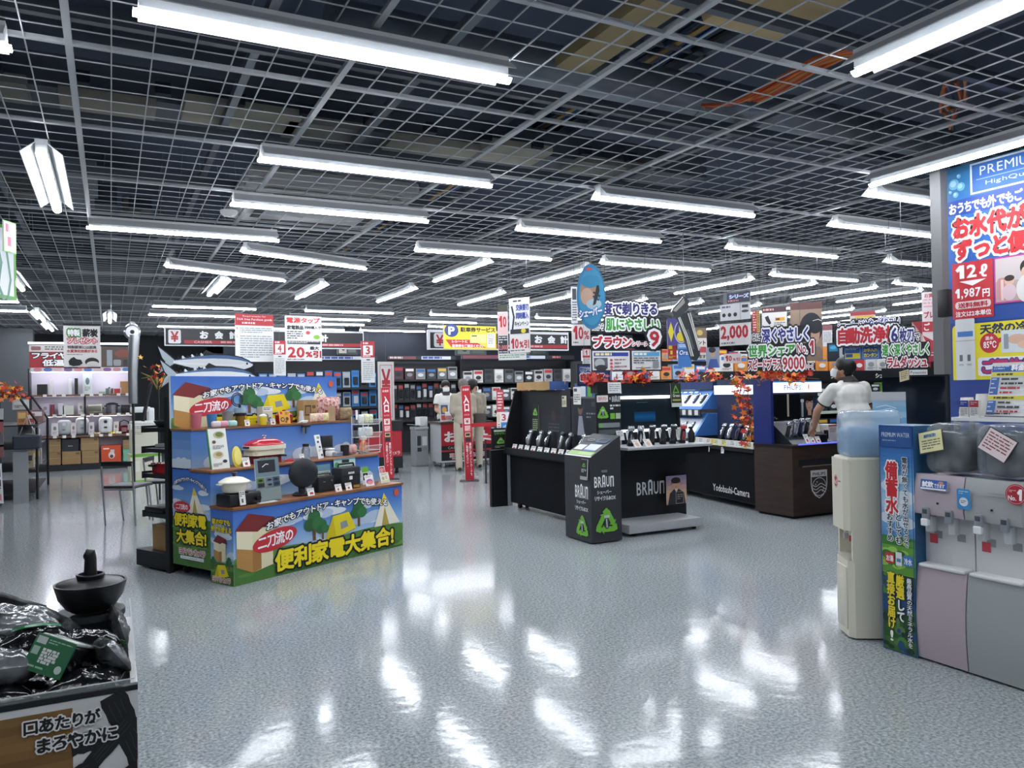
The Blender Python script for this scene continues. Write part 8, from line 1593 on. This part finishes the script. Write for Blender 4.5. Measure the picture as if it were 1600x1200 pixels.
hang('limited_sign', 'red sign with yellow print below the purple sign', 1043, 538, 1057, 562, 9.7, -25, lambda P: (P.bg('#a82a2c'), P.small(12, 12, 88, 60, 1, '#e6c83a', 3, .85), P.small(30, 70, 76, 120, 1, '#e6c83a', 3, .85), P.small(10, 130, 90, P.H-10, 2, '#e6c83a', 4)), wires=1)
hang('brand_sign', 'blue and white toothbrush brand sign below the giant shaver', 1059, 537, 1080, 574, 9.5, -25, lambda P: (P.bg('#3f7cc4'), P.rect(0, 40, 100, 90, '#2f62ae'), P.text('Oral', 8, 48, 80, 84, '#f0f4f8', .06, skew=.15), P.rect(0, 0, 100, 36, '#6fa0d4'), P.small(10, 8, 90, 30, 2, '#e6eef6', 4)), wires=1)
hang('brown_sign', 'brown and white sign with katakana right of the giant shaver', 1086, 512, 1104, 562, 10.5, -25, lambda P: (P.bg('#c9c2bc'), P.rect(0, 0, 100, 90, '#6a5a48'), P.ell(40, 44, 26, 24, '#b39a4a'), P.text('ント', 20, 110, 90, 150, '#2c2e33', .05), P.rect(10, 165, 92, 215, '#a84048'), P.text('ます', 30, 235, 90, 265, '#2c2e33', .04)), wires=1)
hang('series_sign', 'blue lettered series header on top of the two thousand price board', 1130, 459, 1172, 475, 8.8, -72, lambda P: (P.bg('#3a4050'), P.rect(0, 0, 14, P.H, '#6d737a'), P.text('シリーズ', 22, 6, 96, P.H*.6, '#e6eaf2', .08, [('#3f5fa8', .14)]), P.small(18, P.H*.7, 94, P.H*.92, 1, '#d9888c', 4, .8)), wires=2)
hang('model_chart', 'white model chart with small shaver pictures above the two thousand price', 1125, 477, 1172, 502, 8.8, -72, lambda P: (P.bg('#d9dadc'), P.small(6, 5, 62, 12, 1, '#5f5f8f', 3, .8), [P.ell(13+19*k, P.H*.66, 6, 6, '#2b2d32') for k in range(3)], P.rect(68, 0, 69, P.H, '#55585c'), P.rect(74, 5, 94, 14, '#3a3d44'), P.ell(84, P.H*.5, 12, 4, '#4a4e55')), wires=0)
hang('price_board', 'white board with two thousand in red, hanging among the shaver signs', 1124, 506, 1173, 541, 8.8, -72, lambda P: (P.bg('#d9d3d3'), P.text('2,000', 4, 8, 92, P.H*.78, '#b3242e', .09), P.rect(0, 0, 100, 2, '#3a3c42'), P.small(6, P.H*.85, 90, P.H*.95, 1, '#6a6c70', 4, .7)), wires=0)
hang('price_board', 'small white board with a red ten percent below the two thousand price', 1131, 553, 1158, 568, 8.9, -60, lambda P: (P.bg('#dcd3d3'), P.text('10', 8, 10, 46, P.H-12, '#b3242e', .08), P.text('%引', 52, 24, 92, P.H-12, '#c2505a', .05)), wires=1)
cut('slogan_sign', 'three line cutout slogan sign with a red nine thousand over the lit white header', 8.6, -66, 1168, 512, [
    ('さらに', 1169, 522, 1188, 532, '#2c2e33', .06, WH), ('深くやさしく', 1190, 514, 1264, 532, '#2b2f86', .09, WH), ('世界シェア', 1169, 540, 1243, 556, '#3f9a3f', .10, WH), ('No.', 1246, 538, 1262, 552, '#b5232d', .07, WH), ('1', 1265, 532, 1272, 552, '#b5232d', .05, [('#17181c', .22), ('#f0f0f2', .12)]), ('スピードプラス', 1169, 562, 1222, 577, '#b5232d', .08, WH), ('9000', 1223, 558, 1258, 577, '#b5232d', .10, WH), ('シリーズ', 1259, 568, 1272, 577, '#b5232d', .06, WH)])
def portrait(P):
    H = P.H; P.bg('#8f7a6a'); P.rect(0, 0, 100, H*.12, '#5f3f3c'); P.ell(66, H*.44, 36, H*.26, '#1c2028', 30); P.ell(70, H*.54, 22, H*.2, '#b08c76', 26); P.poly([(40, H*.4), (60, H*.36), (52, H*.56), (44, H*.66), (34, H*.6)], '#1c2028'); P.ell(78, H*.4, 22, H*.14, '#1c2028', 24); P.stroke([(60, H*.52), (70, H*.51)], 3, '#2a2220'); P.stroke([(78, H*.51), (88, H*.52)], 3, '#2a2220'); P.stroke([(68, H*.65), (80, H*.65)], 3, '#7d5348'); P.stroke([(72, H*.32), (88, H*.3), (98, H*.33)], 2, '#cfd4da'); P.rect(30, H*.86, 100, H*.9, '#c9bfb6'); P.poly([(30, H), (56, H*.76), (92, H*.76), (100, H*.84), (100, H)], '#7a675a')
hang('portrait_poster', 'tall brown hanging poster with a dark haired portrait', 1234, 474, 1284, 565, 9.4, -55, portrait, wires=2, cat='poster')
hang('price_sign', 'white and black shaver price sign left of the brown portrait', 1190, 481, 1229, 513, 9.5, -60, lambda P: (P.bg('#d6d5d2'), P.rect(0, 0, 100, 22, '#4a3438'), P.small(6, 6, 94, 16, 1, '#d9a8a8', 4, .8), P.poly([(12, 40), (26, 34), (38, 66), (30, 72), (18, 56)], '#25272c'), P.rect(54, 44, 92, 58, '#d9a03a'), P.small(57, 47, 89, 56, 1, '#6a3a1a', 3, .85), P.small(50, 64, 94, 78, 2, '#55585c', 3)), wires=2)
hang('red_strip_sign', 'red and gold vertical strip between the price boards', 1175, 486, 1187, 520, 9.3, -60, lambda P: (P.bg('#a8343c'), P.rect(60, 0, 100, P.H, '#b39a5a'), P.small(10, 10, 52, P.H-10, 8, '#e6b8b8', 4), P.small(66, 10, 94, P.H-10, 10, '#5a4a2a', 5)), wires=1)
hang('price_sign', 'narrow white price notice right of the brown portrait', 1285, 508, 1300, 562, 9.8, -55, lambda P: (P.bg('#d2d3d4'), P.rect(0, 0, 100, 60, '#8d5a5e'), P.small(10, 80, 90, 200, 7, '#8a8d90', 4), P.rect(0, 240, 100, P.H, '#d98a3a')), wires=1)
hang('screen_sign', 'dark blue screen like sign board with a cyan glow print', 1292, 536, 1316, 565, 9.0, -55, lambda P: (P.bg('#232b38'), P.rect(14, 14, 70, 60, '#2f7fa8'), P.ell(40, 34, 20, 12, '#4fa8c9'), P.rect(80, 0, 100, P.H, '#a9adb2')), wires=1)
cut('slogan_sign', 'two line cutout slogan sign with large red washing characters, right of the portrait', 8.2, -66, 1308, 496, [
    ('シェーバーには', 1309, 503, 1355, 513, '#3f5f9a', .07, WH), ('やっぱりコレ!', 1357, 498, 1406, 509, '#3a4a9a', .07, WH), ('自動洗浄機', 1309, 513, 1406, 534, '#b3222e', .11, WH)])
hang('feature_board', 'blue feature board with yellow labels under the washing slogan', 1318, 536, 1378, 563, 8.25, -66, lambda P: (P.bg('#2f62ae'), P.small(6, 3, 94, 9, 1, '#dce8f6', 4, .8), P.frame(3, 12, 44, P.H-3, 1, '#a9c4e6'), P.frame(50, 12, 91, P.H-3, 1, '#a9c4e6'), P.small(6, 15, 42, 22, 2, '#e6eef8', 5), P.rect(4, P.H*.62, 43, P.H-4, '#dccf32'), P.small(6, P.H*.66, 41, P.H-6, 1, '#2f4f9a', 3, .85), P.text('お手入れ', 53, 18, 89, 28, '#e6d93a', .06), P.text('カンタン', 53, 31, 89, P.H-6, '#e6d93a', .06)), wires=0)
cut('slogan_sign', 'three line cutout slogan sign with a blue six blade line, beside the grey pillar', 7.6, -58, 1377, 512, [
    ('6', 1392, 512, 1403, 534, '#2b2f7d', .12, WH), ('枚刃', 1405, 513, 1428, 534, '#2b2f7d', .08, WH), ('で', 1429, 521, 1437, 531, '#2c2e33', .06, WH), ('速く深くやさしく', 1378, 538, 1452, 554, '#3f9a3f', .09, WH), ('ラムダッシュ', 1386, 558, 1449, 574, '#b5232d', .09, WH)])
hang('gift_sign', 'tall white and pink sign with red characters beside the grey pillar', 1440, 457, 1460, 548, 8.6, -50, lambda P: (P.bg('#dcd0d2'), P.text('お買', 20, 14, 90, 50, '#b8505a', .04), P.text('プレ', 14, 170, 96, 230, '#b3303c', .05), P.rect(0, 260, 100, 350, '#b8303c'), P.text('ご', 12, 270, 60, 340, '#f2e4e4', .05), P.small(14, 60, 90, 150, 3, '#d9a0a8', 4), P.poly([(0, 380), (100, 440), (100, P.H), (60, P.H)], '#c2404a')), wires=1)
hang('sale_sign', 'red striped sale sign behind the tall white and pink sign', 1425, 503, 1462, 566, 9.2, -50, lambda P: (P.bg('#c9a8a8'), P.poly([(0, 0), (40, 0), (100, P.H*.5), (100, P.H*.8)], '#a82a35'), P.rect(0, P.H*.7, 100, P.H, '#b3424c'), P.small(8, P.H*.76, 90, P.H*.95, 3, '#ecd8d8', 4)), wires=1)
hang('header_sign', 'small red and yellow header sign hanging above the washing slogan', 1328, 488, 1368, 502, 9.2, -60, lambda P: (P.bg('#cfc6bc'), P.rect(0, 0, 100, 16, '#a8424a'), P.rect(20, 18, 90, 26, '#d9b83a'), P.small(6, 28, 94, P.H-2, 1, '#3a3c40', 4, .7)), wires=2)
hang('portrait_sign', 'small blue grey poster with a man holding a razor behind the two thousand board', 1103, 543, 1124, 575, 9.6, -40, lambda P: (P.bg('#8d97a8'), P.ell(50, 40, 22, 34, '#b89a88'), P.ell(46, 20, 26, 22, '#23262c'), P.poly([(10, P.H), (30, 90), (80, 90), (96, P.H)], '#3f5fa0')), wires=0)
# gondolas behind the shaver counters
def gondola(label, x0, x1, y, h, shelves, names):
    w = x1-x0; t = unit('shelf_gondola', label, (x0, y, 0), w, .4, h, shelves)
    P = Panel(w*100, 16); P.bg('#15171a')
    for k in range(int(w/1.1)): P.text('シェーバー', 20+110*k, 4, 74+110*k, 12.5, '#e6e8ea', .05)
    q = MB(); q.box((0, -.02, h-.17), (w, .0, h), black()); P.put(q, (0, -.021, h-.005), (w, 0, 0), (0, 0, -.16)); q.build('header', t, fix=False)
    for z in shelves:
        q = MB(); q.box((0, -.012, z-.035), (w, -.001, z+.012), M('#b9c4b4', .5)); q.build('price_rail', t)
    return t
gondola('black shaver aisle shelf with white lettered header behind the staff member', 8.3, 13.6, 9.25, 1.74, (.35, .72, 1.06, 1.36), None)
mixc = ['#23262c', '#3a3f47', '#c9ccce', '#2f5f9f', '#1b1d21', '#6fa04a', '#b8b0a4', '#8d2f36', '#2d3138']
for k, (z, nm, h) in enumerate(((1.36, 'top shelf', .17), (1.06, 'second shelf', .22), (.72, 'third shelf', .24), (.35, 'lowest shelf', .26))): row_items('pack', 'box', 8.35, 13.55, 20, 9.28, z, mixc, 'lettered shaver aisle', nm, 70+k, h=h, d=.15, group='packs in the lettered shaver aisle')
row_items('bright box', 'box', 8.4, 13.5, 17, 9.35, 1.74, ['#d9d6d2', '#d98a3a', '#3f6fb0', '#e0c84a', '#b8383e', '#c9ccd0'], 'lettered shaver aisle', 'header top', 75, h=.27, d=.15, group='bright boxes on top of the shaver aisle')
t = unit('shelf_gondola', 'tall black toothbrush aisle shelf behind the dark tower', (7.35, 11.6, 0), 4.2, .4, 2.0, (.5, .9, 1.28, 1.66))
for k, (z, nm, h) in enumerate(((2.0, 'very top', .22), (1.66, 'top shelf', .28), (1.28, 'second shelf', .3), (.9, 'third shelf', .28))): row_items('toothbrush box', 'box', 7.4, 11.5, 15, 11.64, z, ['#dcdfe2', '#3f7cc0', '#c9d6e4', '#b8434a', '#2a4a86', '#e0dcd2', '#d98f4a', '#8fb0d0'], 'toothbrush aisle', nm, 80+k, h=h, d=.15, group='boxes in the toothbrush aisle')
# dark glass stand and blue brochure stand by the staff member
G_ = EYE+ray(1437, 600)*6.6
t = thing('display_cabinet', 'dark glossy shaver cabinet behind the water dispensers', 'cabinet', (G_.x, G_.y, 0), R(-55))
for n, a, b, m in (('body', (-.3, 0, 0), (.35, .4, .95), M('#14171c', .3)), ('glass_back', (-.3, .3, .95), (.35, .34, 1.62), M('#1a212c', .06)), ('header', (-.3, .24, 1.56), (.35, .36, 1.64), M('#101215', .3))):
    q = MB(); q.box(a, b, m); q.build(n, t)
q = MB(); P = Panel(14, 4); P.bg('#e9ebec'); P.text('Panasonic', 1, .9, 13, 3.2, '#2a2c30', .02); q.box((-.08, .228, 1.575), (.06, .24, 1.62), M('#e9ebec', .4)); P.put(q, (-.08, .2275, 1.62), (.14, 0, 0), (0, 0, -.045)); q.build('name_plate', t, fix=False)
P = Panel(14, 16); P.bg('#d6cba4'); P.small(2, 2, 12, 14, 4, '#8a7a5a', 4)
pl = Plane(1405, 581, 6.5, -50); board('price_tag', P, pl.O, pl.U*.07+Vector((0, 0, .02)), Vector((.005, 0, -.085)), .003, label='pale card hanging tilted over the dark glossy cabinet', cat='tag', wires=1)
t = thing('brochure_stand', 'sky blue brochure stand with a grey flap behind the cream dispenser', 'brochure stand', tuple(EYE+ray(1390, 655)*4.9), R(-48))
q = MB(); P = Panel(20, 26); P.bands(0, 0, 20, 26, ['#8fb8d4', '#7fb0d2', '#9cc4dc', '#6fa6cc', '#8ab6d6']); [P.stroke([(2+2*k, 6+3*k), (8+2*k, 4+3*k), (14+k, 7+3*k)], .8, '#d0e2ee') for k in range(4)]
q.T = Matrix.Rotation(-.12, 4, 'X'); q.box((-.095, 0, -.06), (.095, .012, .16), M('#9fb8c8', .5)); P.put(q, (-.095, -.0008, .115), (.19, 0, 0), (0, 0, -.175)); q.build('leaflet_pocket', t, fix=False)
q = MB(); q.T = Matrix.Rotation(-.12, 4, 'X'); q.box((-.1, -.004, .115), (.095, .014, .17), M('#b9bcc0', .5)); q.build('flap', t); q = MB(); q.box((-.015, .02, -EYE.z+.22-.0), (.015, .05, .05), steel()); q.box((-.1, -.06, -1.28), (.1, .12, -1.26), steel()); q.build('post', t)
